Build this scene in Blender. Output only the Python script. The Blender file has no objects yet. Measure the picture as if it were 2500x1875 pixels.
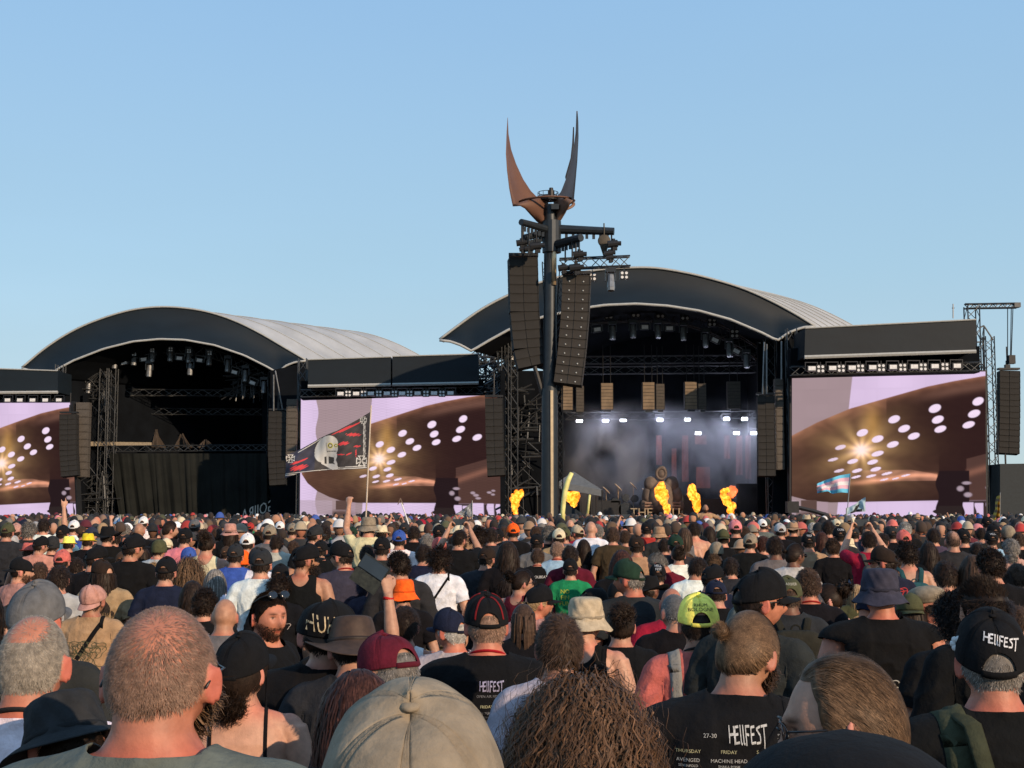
import bpy, math, random
import numpy as np
from mathutils import Vector, Matrix, Euler
from mathutils.bvhtree import BVHTree
random.seed(7); RNG = np.random.default_rng(7)
SC = bpy.context.scene
COL = SC.collection
# ------------------------------------------------------------------ camera, sky, sun, exposure
F_PX = 3333.0; HZ = 1245.0; CAMZ = 2.0          # focal length and horizon row of the 2500 x 1875 photograph
PITCH = math.atan((HZ - 937.5) / F_PX)
cam = bpy.data.cameras.new('camera'); cam.sensor_width = 36; cam.lens = 36 * F_PX / 2500
cam.clip_start = 0.1; cam.clip_end = 5000
camo = bpy.data.objects.new('camera', cam); COL.objects.link(camo)
camo.location = (0, 0, CAMZ); camo.rotation_euler = (math.pi / 2 + PITCH, 0, 0)
SC.camera = camo
SUN_EL = math.radians(19); SUN_AZ = math.radians(40)   # azimuth: degrees to the right of straight behind the camera
EXPO = 0.5
sdir = Vector((math.sin(SUN_AZ) * math.cos(SUN_EL), -math.cos(SUN_AZ) * math.cos(SUN_EL), math.sin(SUN_EL)))
W = bpy.data.worlds.new('World'); SC.world = W; W.use_nodes = True
nt = W.node_tree; nt.nodes.clear()
sky = nt.nodes.new('ShaderNodeTexSky'); sky.sky_type = 'NISHITA'; sky.sun_disc = False
sky.sun_elevation = SUN_EL; sky.sun_rotation = math.atan2(sdir.x, sdir.y)
sky.altitude = 50; sky.air_density = .9; sky.dust_density = .6; sky.ozone_density = 1.6
bg = nt.nodes.new('ShaderNodeBackground'); bg.inputs[1].default_value = 0.125
out = nt.nodes.new('ShaderNodeOutputWorld')
# pale, hazy evening air: the sky's own colour evened out by thin high haze
geo = nt.nodes.new('ShaderNodeNewGeometry'); sp = nt.nodes.new('ShaderNodeSeparateXYZ'); nt.links.new(geo.outputs['Incoming'], sp.inputs[0])
ab = nt.nodes.new('ShaderNodeMath'); ab.operation = 'ABSOLUTE'; nt.links.new(sp.outputs[2], ab.inputs[0])
cr = nt.nodes.new('ShaderNodeValToRGB'); nt.links.new(ab.outputs[0], cr.inputs[0]); k_ = 1.11 / (.125 * 2 ** EXPO)
cr.color_ramp.elements[0].position = 0; cr.color_ramp.elements[0].color = (.475 * k_ / 5, .585 * k_ / 5, .62 * k_ / 5, 1)
cr.color_ramp.elements[1].position = .42; cr.color_ramp.elements[1].color = (.265 * k_ / 5, .475 * k_ / 5, .745 * k_ / 5, 1)
ce = cr.color_ramp.elements.new(.17); ce.color = (.36 * k_ / 5, .55 * k_ / 5, .69 * k_ / 5, 1)
s5 = nt.nodes.new('ShaderNodeVectorMath'); s5.operation = 'SCALE'; s5.inputs['Scale'].default_value = 5; nt.links.new(cr.outputs[0], s5.inputs[0])
tcw = nt.nodes.new('ShaderNodeTexCoord'); mpw = nt.nodes.new('ShaderNodeMapping'); mpw.inputs['Scale'].default_value = (1, 1, 5); nzw = nt.nodes.new('ShaderNodeTexNoise'); nzw.inputs['Scale'].default_value = 2.2; nzw.inputs['Detail'].default_value = 5
nt.links.new(tcw.outputs['Generated'], mpw.inputs[0]); nt.links.new(mpw.outputs[0], nzw.inputs[0])
mx = nt.nodes.new('ShaderNodeMix'); mx.data_type = 'RGBA'; mrw = nt.nodes.new('ShaderNodeMapRange'); mrw.inputs[1].default_value = .3; mrw.inputs[2].default_value = .7; mrw.inputs[3].default_value = .80; mrw.inputs[4].default_value = .93
nt.links.new(nzw.outputs[0], mrw.inputs[0]); nt.links.new(mrw.outputs[0], mx.inputs[0]); nt.links.new(sky.outputs[0], mx.inputs[6]); nt.links.new(s5.outputs[0], mx.inputs[7])
nt.links.new(mx.outputs[2], bg.inputs[0]); nt.links.new(bg.outputs[0], out.inputs[0])
sl = bpy.data.lights.new('sun', 'SUN'); sl.energy = 3.4; sl.angle = math.radians(0.6); sl.color = (1, .74, .50)
so = bpy.data.objects.new('sun', sl); COL.objects.link(so)
so.rotation_euler = sdir.to_track_quat('Z', 'Y').to_euler(); so.location = (40, -40, 30)
SC.view_settings.view_transform = 'Standard'; SC.view_settings.look = 'None'
SC.view_settings.exposure = EXPO; SC.view_settings.gamma = 1
SC.render.engine = 'CYCLES'
SC.cycles.max_bounces = 5; SC.cycles.diffuse_bounces = 2; SC.cycles.glossy_bounces = 2
SC.cycles.volume_bounces = 1; SC.cycles.transparent_max_bounces = 12; SC.cycles.volume_step_rate = 2

_f = Vector((0, math.cos(PITCH), math.sin(PITCH))); _u = Vector((0, -math.sin(PITCH), math.cos(PITCH)))
def P(px, py, d):
    """world point seen at photograph pixel (px, py) and standing d metres down the field"""
    v = _f + Vector(((px - 1250) / F_PX, 0, 0)) + _u * ((937.5 - py) / F_PX)
    return Vector((0, 0, CAMZ)) + v * (d / v.y)

# ------------------------------------------------------------------ colours and materials
def srgb(r, g, b):
    f = lambda c: (c / 255 / 12.92) if c <= 10 else ((c / 255 + .055) / 1.055) ** 2.4
    return (f(r), f(g), f(b))
C = dict(black=(.0055, .0055, .0065), charcoal=(.021, .022, .024), grey=(.11, .11, .112), light_grey=(.36, .36, .37), white=(.68, .67, .66),
    navy=(.010, .013, .03), red=(.34, .03, .025), orange=(.85, .11, .012), coral=(.50, .12, .10), maroon=(.095, .008, .018), pink=(.60, .20, .21),
    tan=(.32, .20, .12), beige=(.40, .325, .225), khaki=(.225, .185, .135), olive=(.06, .062, .03), green=(.012, .19, .075), teal=(.03, .10, .11),
    blue=(.035, .08, .30), light_blue=(.26, .40, .56), yellow=(.66, .50, .03), lime=(.98, .84, .15), brown=(.048, .028, .018),
    dark_brown=(.019, .0115, .008), cream=(.58, .50, .34), purple=(.05, .035, .07), slate=(.034, .033, .050), rose=(.42, .22, .18),
    dark_green=(.012, .03, .018), auburn=(.042, .017, .012), chestnut=(.085, .047, .027), greige=(.27, .235, .19), ginger=(.22, .135, .095), blonde=(.26, .17, .09), grey_hair=(.16, .145, .13),
    silver=(.38, .36, .33), light_brown=(.11, .065, .036), raspberry=(.28, .012, .03))
SKIN = dict(fair=(.42, .225, .15), tan=(.33, .165, .10), red=(.42, .165, .10), brown=(.15, .072, .042), dark=(.075, .038, .025), pale=(.48, .29, .21))
MATS = {}
def newmat(name):
    m = bpy.data.materials.new(name); m.use_nodes = True; MATS[name] = m
    return m, m.node_tree, m.node_tree.nodes['Principled BSDF']
def noise_tex(nt, scale, detail=4, coord='Object', rough=.6, stretch=None):
    tc = nt.nodes.new('ShaderNodeTexCoord'); n = nt.nodes.new('ShaderNodeTexNoise')
    n.inputs['Scale'].default_value = scale; n.inputs['Detail'].default_value = detail; n.inputs['Roughness'].default_value = rough
    if stretch:
        mp = nt.nodes.new('ShaderNodeMapping'); mp.inputs['Scale'].default_value = stretch
        nt.links.new(tc.outputs[coord], mp.inputs[0]); nt.links.new(mp.outputs[0], n.inputs[0])
    else: nt.links.new(tc.outputs[coord], n.inputs[0])
    return n
def mulvar(nt, colsock, fac, lo, hi):
    mr = nt.nodes.new('ShaderNodeMapRange'); mr.inputs[1].default_value = .3; mr.inputs[2].default_value = .7
    mr.inputs[3].default_value = lo; mr.inputs[4].default_value = hi; nt.links.new(fac, mr.inputs[0])
    vm = nt.nodes.new('ShaderNodeVectorMath'); vm.operation = 'SCALE'
    nt.links.new(colsock, vm.inputs[0]); nt.links.new(mr.outputs[0], vm.inputs['Scale'])
    return vm.outputs[0]
def bump(nt, b, h, strength, dist):
    bp = nt.nodes.new('ShaderNodeBump'); bp.inputs['Strength'].default_value = strength; bp.inputs['Distance'].default_value = dist
    nt.links.new(h, bp.inputs['Height']); nt.links.new(bp.outputs[0], b.inputs['Normal'])
def simple(name, col, rough=.7, metal=0, var=.2, scale=6, bmp=0, bscale=30, stretch=None, spec=.4):
    m, nt, b = newmat(name)
    rgb = nt.nodes.new('ShaderNodeRGB'); rgb.outputs[0].default_value = (*col, 1)
    n = noise_tex(nt, scale, stretch=stretch)
    nt.links.new(mulvar(nt, rgb.outputs[0], n.outputs[0], 1 - var, 1 + var), b.inputs['Base Color'])
    b.inputs['Roughness'].default_value = rough; b.inputs['Metallic'].default_value = metal; b.inputs['Specular IOR Level'].default_value = spec
    if bmp: bump(nt, b, noise_tex(nt, bscale).outputs[0], bmp, .01)
    return m
def objcol(name, rough, var, scale, bmp=0, bscale=60, bdist=.002, sheen=0, stretch=None, attr=None, spec=.3, sss=0):
    m, nt, b = newmat(name)
    oi = nt.nodes.new('ShaderNodeObjectInfo'); src = oi.outputs['Color']
    if attr:
        a = nt.nodes.new('ShaderNodeAttribute'); a.attribute_name = attr
        mx = nt.nodes.new('ShaderNodeVectorMath'); mx.operation = 'MULTIPLY'
        nt.links.new(src, mx.inputs[0]); nt.links.new(a.outputs['Color'], mx.inputs[1]); src = mx.outputs[0]
    n = noise_tex(nt, scale, stretch=stretch)
    nt.links.new(mulvar(nt, src, n.outputs[0], 1 - var, 1 + var), b.inputs['Base Color'])
    b.inputs['Roughness'].default_value = rough; b.inputs['Specular IOR Level'].default_value = spec
    b.inputs['Sheen Weight'].default_value = sheen
    if sss:
        b.inputs['Subsurface Weight'].default_value = sss; b.inputs['Subsurface Scale'].default_value = .01
        b.inputs['Subsurface Radius'].default_value = (1, .35, .2)
    if bmp: bump(nt, b, noise_tex(nt, bscale, 6).outputs[0], bmp, bdist)
    return m
FAB = objcol('fabric', .95, .2, 14, .7, 20, .016, sheen=0, spec=.15)
CAPM = objcol('cap_cloth', .92, .26, 24, .6, 70, .005, sheen=0, spec=.18)
LEA = objcol('waxed_leather', .6, .3, 22, .4, 60, .003)
STRAW = objcol('straw', .8, .22, 90, .8, 160, .003)
SKINM = objcol('skin', .52, .17, 30, .5, 150, .0018, attr='tint', spec=.35)
HAIRM = objcol('hair', .5, .35, 60, 0, attr='tint', spec=.13)
PRINT = objcol('print', .8, .35, 120)
m, nt, b = newmat('vertex_painted')
a = nt.nodes.new('ShaderNodeAttribute'); a.attribute_name = 'tint'; nt.links.new(a.outputs['Color'], b.inputs['Base Color']); b.inputs['Roughness'].default_value = .85
VCOL = m
m, nt, b = newmat('flag_cloth')
a = nt.nodes.new('ShaderNodeAttribute'); a.attribute_name = 'tint'; nt.links.new(a.outputs['Color'], b.inputs['Base Color']); b.inputs['Roughness'].default_value = .8
b.inputs['Transmission Weight'].default_value = 0
FLAGM = m
m, nt, b = newmat('led_screen')                      # a lit LED wall: it gives off light
nt.nodes.remove(b); a = nt.nodes.new('ShaderNodeAttribute'); a.attribute_name = 'tint'
e = nt.nodes.new('ShaderNodeEmission'); e.inputs[1].default_value = 2 ** -EXPO; nt.links.new(a.outputs['Color'], e.inputs[0])
nt.links.new(e.outputs[0], nt.nodes['Material Output'].inputs[0]); LED = m
def emis(name, col, st):
    m, nt, b = newmat(name); b.inputs['Base Color'].default_value = (*col, 1)
    b.inputs['Emission Color'].default_value = (*col, 1); b.inputs['Emission Strength'].default_value = st
    return m
LAMPON = emis('lit_lamp', (.88, .92, 1), 14)
BLK = simple('black_steel', (.018, .019, .021), .5, .3)
DARKMET = simple('dark_painted_steel', (.03, .036, .042), .42, .5, .15, 3)
GALV = simple('galvanised_steel', (.22, .23, .24), .45, .7)
LATT = simple('lattice_steel', (.07, .075, .08), .5, .6)
MEMB = simple('dark_membrane', (.0042, .0092, .0145), .62, 0, .22, .5, 1, 1.1, stretch=(.5, 1, 1.6), spec=.3)
WHITEM = simple('white_membrane', (.35, .36, .365), .7, 0, .13, .5, .1, 2, stretch=(1, 1, .4))
TRIM = simple('pale_trim', (.33, .34, .33), .6, 0, .1)
VOID = simple('black_drape', (.0035, .0048, .0070), .95, 0, .4, .7, spec=.1)
CURT = simple('dark_curtain', (.013, .0145, .0135), .95, 0, .3, .5, spec=.1)
BOXM = simple('speaker_cabinet_paint', (.036, .032, .028), .75, 0, .2, 2, .2, 20, spec=.2)
BOXD = simple('speaker_cabinet_black', (.02, .019, .018), .75, 0, .2, 2, .2, 20, spec=.2)
TANB = simple('tan_grille', (.17, .125, .082), .8, 0, .3, 1.5)
WHITEP = simple('white_lamp_face', (.62, .63, .64), .5)
RUST = simple('weathered_copper_paint', (.125, .062, .040), .6, .1, .14, .7)
HORN_SHADE = simple('shade_side_horn_paint', (.20, .115, .08), .6, .1, .2, .7)  # right horns stand in shade; colour lifted to brighten them
BRASS_GLINT = simple('brass_and_glint', (.75, .55, .33), .35, .6, .1)  # cymbal brass, and the painted sun glint on the tower mast
GLASS = simple('dark_lens', (.01, .012, .016), .12, 0, .05, spec=.8)
PLAST = simple('black_plastic', (.015, .015, .017), .35, 0, .1)
REDM = simple('red_banner_cloth', (.34, .085, .055), .8, 0, .45, 1.2)
STAT = simple('statue_grey', (.12, .095, .08), .85, 0, .35, 2.5, .5, 6)
GROUND = simple('trampled_ground', (.075, .06, .04), .95, 0, .45, .8, .6, 6)

# ------------------------------------------------------------------ objects and meshes
def mesh_np(name, V, Fs, smooth=True, tint=None):
    """V (n,3) array; Fs an (m,k) array or a list of polygons"""
    me = bpy.data.meshes.new(name)
    V = np.asarray(V, dtype=np.float32)
    if isinstance(Fs, np.ndarray):
        li = Fs.reshape(-1).astype(np.int32); ln = np.full(len(Fs), Fs.shape[1], np.int32)
    else:
        ln = np.array([len(f) for f in Fs], np.int32); li = np.fromiter((i for f in Fs for i in f), np.int32, int(ln.sum()))
    st = np.zeros(len(ln), np.int32); st[1:] = np.cumsum(ln)[:-1]
    me.vertices.add(len(V)); me.vertices.foreach_set('co', V.reshape(-1))
    me.loops.add(len(li)); me.loops.foreach_set('vertex_index', li)
    me.polygons.add(len(ln)); me.polygons.foreach_set('loop_start', st); me.polygons.foreach_set('loop_total', ln)
    me.polygons.foreach_set('use_smooth', np.full(len(ln), smooth, bool))
    me.update(calc_edges=True)
    if tint is not None:
        at = me.color_attributes.new('tint', 'FLOAT_COLOR', 'POINT')
        t = np.ones((len(V), 4), np.float32); t[:, :3] = tint; at.data.foreach_set('color', t.reshape(-1))
    return me
def link(name, data, mat=None, parent=None, color=None, label=None, cat=None, group=None, kind=None):
    o = bpy.data.objects.new(name, data); COL.objects.link(o)
    if mat is not None and data is not None and not data.materials: data.materials.append(mat)
    if parent is not None: o.parent = parent
    if color is not None: o.color = (*color, 1)
    if label: o['label'] = label
    if cat: o['category'] = cat
    if group: o['group'] = group
    if kind: o['kind'] = kind
    return o
def empty(name, loc, label, cat, group=None, rz=0):
    o = link(name, None, label=label, cat=cat, group=group); o.location = loc; o.rotation_euler = (0, 0, rz); o.empty_display_size = .2
    return o
def copy_tree(o, parent=None):
    kids = [c for c in bpy.data.objects if c.parent == o]
    c = o.copy(); COL.objects.link(c); c.parent = parent
    for k in kids: copy_tree(k, c)
    return c
def kids_of(o): return [c for c in bpy.data.objects if c.parent == o]

class MB:
    """collects shapes that become ONE mesh"""
    def __init__(s): s.v = []; s.f = []
    def add(s, V, Fs, M=None):
        b0 = len(s.v)
        for p in V: s.v.append(tuple(M @ Vector(p)) if M is not None else tuple(p))
        for q in Fs: s.f.append(tuple(i + b0 for i in q))
        return s
    def box(s, c, d, M=None, bevel=0):
        x, y, z = d[0] / 2, d[1] / 2, d[2] / 2
        V = [(c[0] + i * x, c[1] + j * y, c[2] + k * z) for k in (-1, 1) for j in (-1, 1) for i in (-1, 1)]
        return s.add(V, [(0, 2, 3, 1), (4, 5, 7, 6), (0, 1, 5, 4), (2, 6, 7, 3), (0, 4, 6, 2), (1, 3, 7, 5)], M)
    def tube(s, a, b, r, n=6, r2=None):
        a, b = Vector(a), Vector(b); d = b - a
        if d.length < 1e-6: return s
        q = d.to_track_quat('Z', 'Y'); r2 = r if r2 is None else r2
        V = []
        for p, rr in ((a, r), (b, r2)):
            for k in range(n):
                t = 2 * math.pi * k / n; V.append(p + q @ Vector((math.cos(t) * rr, math.sin(t) * rr, 0)))
        Fs = [(k, (k + 1) % n, n + (k + 1) % n, n + k) for k in range(n)] + [tuple(reversed(range(n))), tuple(range(n, 2 * n))]
        return s.add(V, Fs)
    def path(s, pts, r, n=6):
        V, Fs = tube_np(np.array([tuple(p) for p in pts], float), np.full(len(pts), r) if np.isscalar(r) else np.array(r), n)
        return s.add(V, Fs)
    def grid(s, A, closed=False):
        r, c = len(A), len(A[0]); V = [p for row in A for p in row]
        Fs = [(i * c + j, i * c + (j + 1) % c, (i + 1) * c + (j + 1) % c, (i + 1) * c + j) for i in range(r - 1) for j in range(c if closed else c - 1)]
        return s.add(V, Fs)
    def slab(s, pts, th):
        """polygon of world points given thickness th down the field (+Y)"""
        n = len(pts); V = [Vector(p) for p in pts] + [Vector(p) + Vector((0, th, 0)) for p in pts]
        return s.add(V, [tuple(range(n)), tuple(reversed(range(n, 2 * n)))] + [(i, n + i, n + (i + 1) % n, (i + 1) % n) for i in range(n)])
    def truss(s, a, b, w=.5, h=.5, bay=.6, r=.03, up=(0, 0, 1), n=4, tri=False):
        a, b = Vector(a), Vector(b); d = (b - a); L = d.length; d.normalize()
        side = d.cross(Vector(up)); 
        if side.length < 1e-3: side = Vector((1, 0, 0))
        side.normalize(); u = side.cross(d).normalized()
        cs = [side * w / 2 * i + u * h / 2 * j for i, j in ((-1, -1), (1, -1), (1, 1), (-1, 1))]
        for c in cs: s.tube(a + c, b + c, r, n)
        k = max(1, round(L / bay))
        for i in range(k):
            p, q = a + d * L * i / k, a + d * L * (i + 1) / k
            for j in range(4):
                c0, c1 = cs[j], cs[(j + 1) % 4]
                if i % 2: c0, c1 = c1, c0
                s.tube(p + c0, q + c1, r * .6, 3)
        return s
    def build(s, name, mat, parent=None, smooth=False, **kw):
        return link(name, mesh_np(name, np.array(s.v, float).reshape(-1, 3), s.f, smooth), mat, parent, **kw)

def tube_np(path, rad, n=12, flat=None, caps=True, side=None):
    """closed tube round a path; rad (k,) or (k,2) for elliptic sections (side, other)"""
    path = np.asarray(path, float); k = len(path); rad = np.asarray(rad, float)
    if rad.ndim == 1: rad = np.stack([rad, rad], 1)
    T = np.gradient(path, axis=0); T /= np.linalg.norm(T, axis=1)[:, None] + 1e-12
    ref = np.array(side if side is not None else ((1., 0, 0) if abs(T[0, 0]) < .8 else (0, 1., 0)), float)
    V = []
    for i in range(k):
        s1 = ref - T[i] * (ref @ T[i]); s1 /= np.linalg.norm(s1) + 1e-12; s2 = np.cross(T[i], s1); ref = s1
        for j in range(n):
            t = 2 * math.pi * j / n; V.append(path[i] + s1 * math.cos(t) * rad[i, 0] + s2 * math.sin(t) * rad[i, 1])
    Fs = [(i * n + j, i * n + (j + 1) % n, (i + 1) * n + (j + 1) % n, (i + 1) * n + j) for i in range(k - 1) for j in range(n)]
    if caps: Fs += [tuple(reversed(range(n))), tuple(range((k - 1) * n, k * n))]
    return np.array(V), Fs
def join_np(parts):
    Vs, Fs, b0 = [], [], 0
    for V, F_ in parts:
        Vs.append(np.asarray(V)); Fs += [tuple(int(i) + b0 for i in f) for f in F_]; b0 += len(V)
    return np.concatenate(Vs), Fs
def normals_np(V, Fs):
    me = mesh_np('tmp', V, Fs); N = np.zeros(len(V) * 3, np.float32)
    me.vertices.foreach_get('normal', N) if False else None
    nr = np.array([tuple(x.vector) for x in me.vertex_normals], float) if hasattr(me, 'vertex_normals') else np.array([tuple(v.normal) for v in me.vertices])
    bpy.data.meshes.remove(me); return nr
def thicken(V, Fs, t):
    """shell of thickness t grown inward, with a closed rim"""
    N = normals_np(V, Fs); n = len(V); V2 = np.concatenate([V, V - N * t]); Fs = [tuple(int(i) for i in f) for f in Fs]
    cnt = {}
    for f in Fs:
        for i in range(len(f)):
            a, b = f[i], f[(i + 1) % len(f)]; cnt[(a, b)] = 1
    rim = [(b, a, a + n, b + n) for (a, b) in cnt if (b, a) not in cnt]
    return V2, Fs + [tuple(i + n for i in reversed(f)) for f in Fs] + rim
def clip(V, Fs, f, *attrs):
    """keep the part of a mesh where the vertex field f >= 0, cut exactly at f = 0"""
    V = np.asarray(V, float); f = np.asarray(f, float); ins = f >= 0
    newV = []; newA = [[] for _ in attrs]; keep = []; ed = {}; n0 = len(V)
    for q in Fs:
        s = [ins[i] for i in q]
        if all(s): keep.append(tuple(int(i) for i in q)); continue
        if not any(s): continue
        r = []
        for k in range(len(q)):
            a, b = int(q[k]), int(q[(k + 1) % len(q)])
            if ins[a]: r.append(a)
            if ins[a] != ins[b]:
                key = (min(a, b), max(a, b))
                if key not in ed:
                    t = f[a] / (f[a] - f[b]); ed[key] = n0 + len(newV); newV.append(V[a] * (1 - t) + V[b] * t)
                    for na, at in zip(newA, attrs): na.append(at[a] * (1 - t) + at[b] * t)
                r.append(ed[key])
        if len(r) > 2: keep.append(tuple(r))
    VV = np.concatenate([V, np.array(newV).reshape(-1, 3)]) if newV else V
    AA = [np.concatenate([at, np.array(na).reshape(-1, *at.shape[1:])]) if na else at for at, na in zip(attrs, newA)]
    used = np.zeros(len(VV), bool)
    for q in keep: used[list(q)] = True
    mp = np.cumsum(used) - 1
    return (VV[used], [tuple(int(mp[i]) for i in q) for q in keep], *[a[used] for a in AA])
def wav(V, seed, scale, n=7):
    """smooth wandering field from crossed sines"""
    r = np.random.default_rng(seed); o = np.zeros(len(V))
    for i in range(n):
        k = r.normal(size=3) * scale; w = np.sin(V @ (r.normal(size=3) * scale * .5) + r.uniform(0, 6)) * 1.2
        o += np.sin(V @ k + r.uniform(0, 6) + w)
    return o / n
def smoothstep(a, b, x): t = np.clip((x - a) / (b - a), 0, 1); return t * t * (3 - 2 * t)
# ================================================================== people: templates
TOPZ = 1.728
HC = np.array([0, .020, 1.610])                     # head centre, 1.728 m body
PIV = np.array([0, -.012, 1.500])
def headpos(S, k=1.0):
    """surface of the head for unit directions S (face towards +Y)"""
    S = np.asarray(S, float); x, y, z = S[:, 0], S[:, 1], S[:, 2]
    jaw = smoothstep(0, 1, -z)
    X = .0775 * x * (1 - .36 * jaw ** 1.2) * (1 + .05 * np.clip(z, 0, 1) * (1 - abs(x)))
    Y = .099 * y; Y = np.where(y < 0, Y * (1 - .46 * jaw), Y * (1 - .08 * jaw))
    Z = .119 * z
    fr = smoothstep(0, .35, y)
    g = lambda x0, z0, sx, sz: np.exp(-((x - x0) / sx) ** 2 - ((z - z0) / sz) ** 2) * fr
    Y = Y + .024 * g(0, -.22, .13, .15) + .011 * g(0, 0, .09, .25) - .011 * (g(.36, .06, .17, .12) + g(-.36, .06, .17, .12)) \
        + .006 * g(0, .24, .5, .09) + .006 * g(0, -.53, .26, .07) + .003 * g(0, -.40, .2, .03) + .010 * g(0, -.85, .25, .16) + .004 * (g(.5, -.2, .2, .2) + g(-.5, -.2, .2, .2))
    return np.stack([X, Y, Z], 1) * k
def sphere_dirs(na, ne, e0=-1.0, e1=1.0):
    """grid of directions: azimuth 0 = face, elevations from e0*90 to e1*90 degrees"""
    A = np.linspace(0, 2 * np.pi, na, endpoint=False); E = np.linspace(e0, e1, ne) * np.pi / 2
    e, a = np.meshgrid(E, A, indexing='ij')
    D = np.stack([np.sin(a) * np.cos(e), np.cos(a) * np.cos(e), np.sin(e)], -1).reshape(-1, 3)
    Fs = [(i * na + j, (i + 1) * na + j, (i + 1) * na + (j + 1) % na, i * na + (j + 1) % na) for i in range(ne - 1) for j in range(na)]
    return D, Fs
def ellipsoid(c, r, n=16, R=None):
    D, Fs = sphere_dirs(n, n // 2 + 1); V = D * np.array(r)
    if R is not None: V = V @ np.array(R).T
    return V + np.array(c), Fs
def ear(sx):
    D, Fs = sphere_dirs(20, 14)
    V = D * np.array([.0075, .019, .034])
    V[:, 2] += 0; V[:, 1] -= .10 * V[:, 2]*-1
    out = D[:, 0] * sx > .2
    V[:, 0] -= sx * np.where(out, .007 * np.exp(-((D[:, 1]) / .55) ** 2 - ((D[:, 2] - .1) / .6) ** 2), 0)
    a = sx * math.radians(-32); c, s = math.cos(a), math.sin(a)          # the back edge stands out from the skull
    R = np.array([[c, -s, 0], [s, c, 0], [0, 0, 1]]); V = V @ R.T
    V[:, 0] += sx * .086; V[:, 1] += -.012; V[:, 2] += -.008
    return V + HC, Fs
SH = np.array([.185, -.008, 1.42])
POSES = {   # right arm (+x), left arm (-x): elbow, wrist, hand kind
    'down':   (((.275, -.04, 1.13), (.275, .05, .89), 'relax'), ((-.275, -.04, 1.13), (-.275, .05, .89), 'relax')),
    'front':  (((.265, -.01, 1.14), (.12, .25, 1.20), 'grip'), ((-.265, -.01, 1.14), (-.12, .25, 1.18), 'grip')),
    'phone':  (((.25, .22, 1.48), (.13, .33, 1.74), 'grip'), ((-.25, .22, 1.48), (-.13, .33, 1.74), 'grip')),
    'rup':    (((.30, .14, 1.55), (.27, .17, 1.83), 'grip'), ((-.275, -.04, 1.13), (-.275, .05, .89), 'relax')),
    'lup':    (((.275, -.04, 1.13), (.275, .05, .89), 'relax'), ((-.28, .12, 1.60), (-.25, .12, 1.88), 'grip')),
    'horns':  (((.28, .10, 1.60), (.26, .10, 1.90), 'horns'), ((-.275, -.04, 1.13), (-.275, .05, .89), 'relax')),
    'spread': (((.42, .05, 1.36), (.64, .12, 1.42), 'open'), ((-.42, .05, 1.30), (-.64, .14, 1.26), 'open')),
}
TORSO = [(.80, .135, .10, -.01), (.90, .172, .122, -.018), (1.0, .166, .115, -.012), (1.10, .150, .102, 0), (1.20, .160, .108, 0), (1.30, .178, .118, .002),
         (1.38, .188, .112, 0), (1.43, .168, .090, -.006), (1.462, .118, .074, -.010), (1.49, .080, .064, -.012), (1.53, .060, .058, -.012)]
def arm_line(side, pose):
    e, w, k = POSES[pose][0 if side > 0 else 1]
    return np.array([SH * [side, 1, 1], e, w], float), k
def hand(w, f, nrm, kind, side):
    """palm, four fingers and a thumb; f finger direction, nrm palm normal"""
    f = np.array(f, float); f /= np.linalg.norm(f); nrm = np.array(nrm, float); nrm -= f * (nrm @ f); nrm /= np.linalg.norm(nrm)
    sd = np.cross(f, nrm) * side                    # towards the thumb
    parts = [tube_np([w - f * .02, w + f * .03, w + f * .06, w + f * .092], [(.026, .020), (.036, .016), (.041, .014), (.036, .012)], 12, side=sd)]
    curl = {'relax': (20, 30, 25), 'grip': (55, 70, 45), 'open': (5, 8, 6), 'horns': (80, 95, 60)}[kind]
    for i, (o, L) in enumerate(((.031, .070), (.011, .078), (-.010, .074), (-.030, .058))):
        cu = curl
        if kind == 'horns' and i in (0, 3): cu = (4, 5, 4)
        p = w + f * .088 + sd * o; pts = [p]; ang = 0
        for sgl, c in zip((.45, .32, .23), cu):
            ang += math.radians(c); p = p + (f * math.cos(ang) + nrm * math.sin(ang)) * L * sgl; pts.append(p)
        parts.append(tube_np(pts, [.0095, .009, .008, .0065], 8, side=sd))
    t0 = w + f * .03 + sd * .026
    parts.append(tube_np([t0, t0 + sd * .022 + f * .022 + nrm * .008, t0 + sd * .03 + f * .05 + nrm * .018, t0 + sd * .024 + f * .07 + nrm * (.03 if kind == 'grip' else .02)], [.013, .012, .010, .0075], 8))
    return parts
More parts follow.
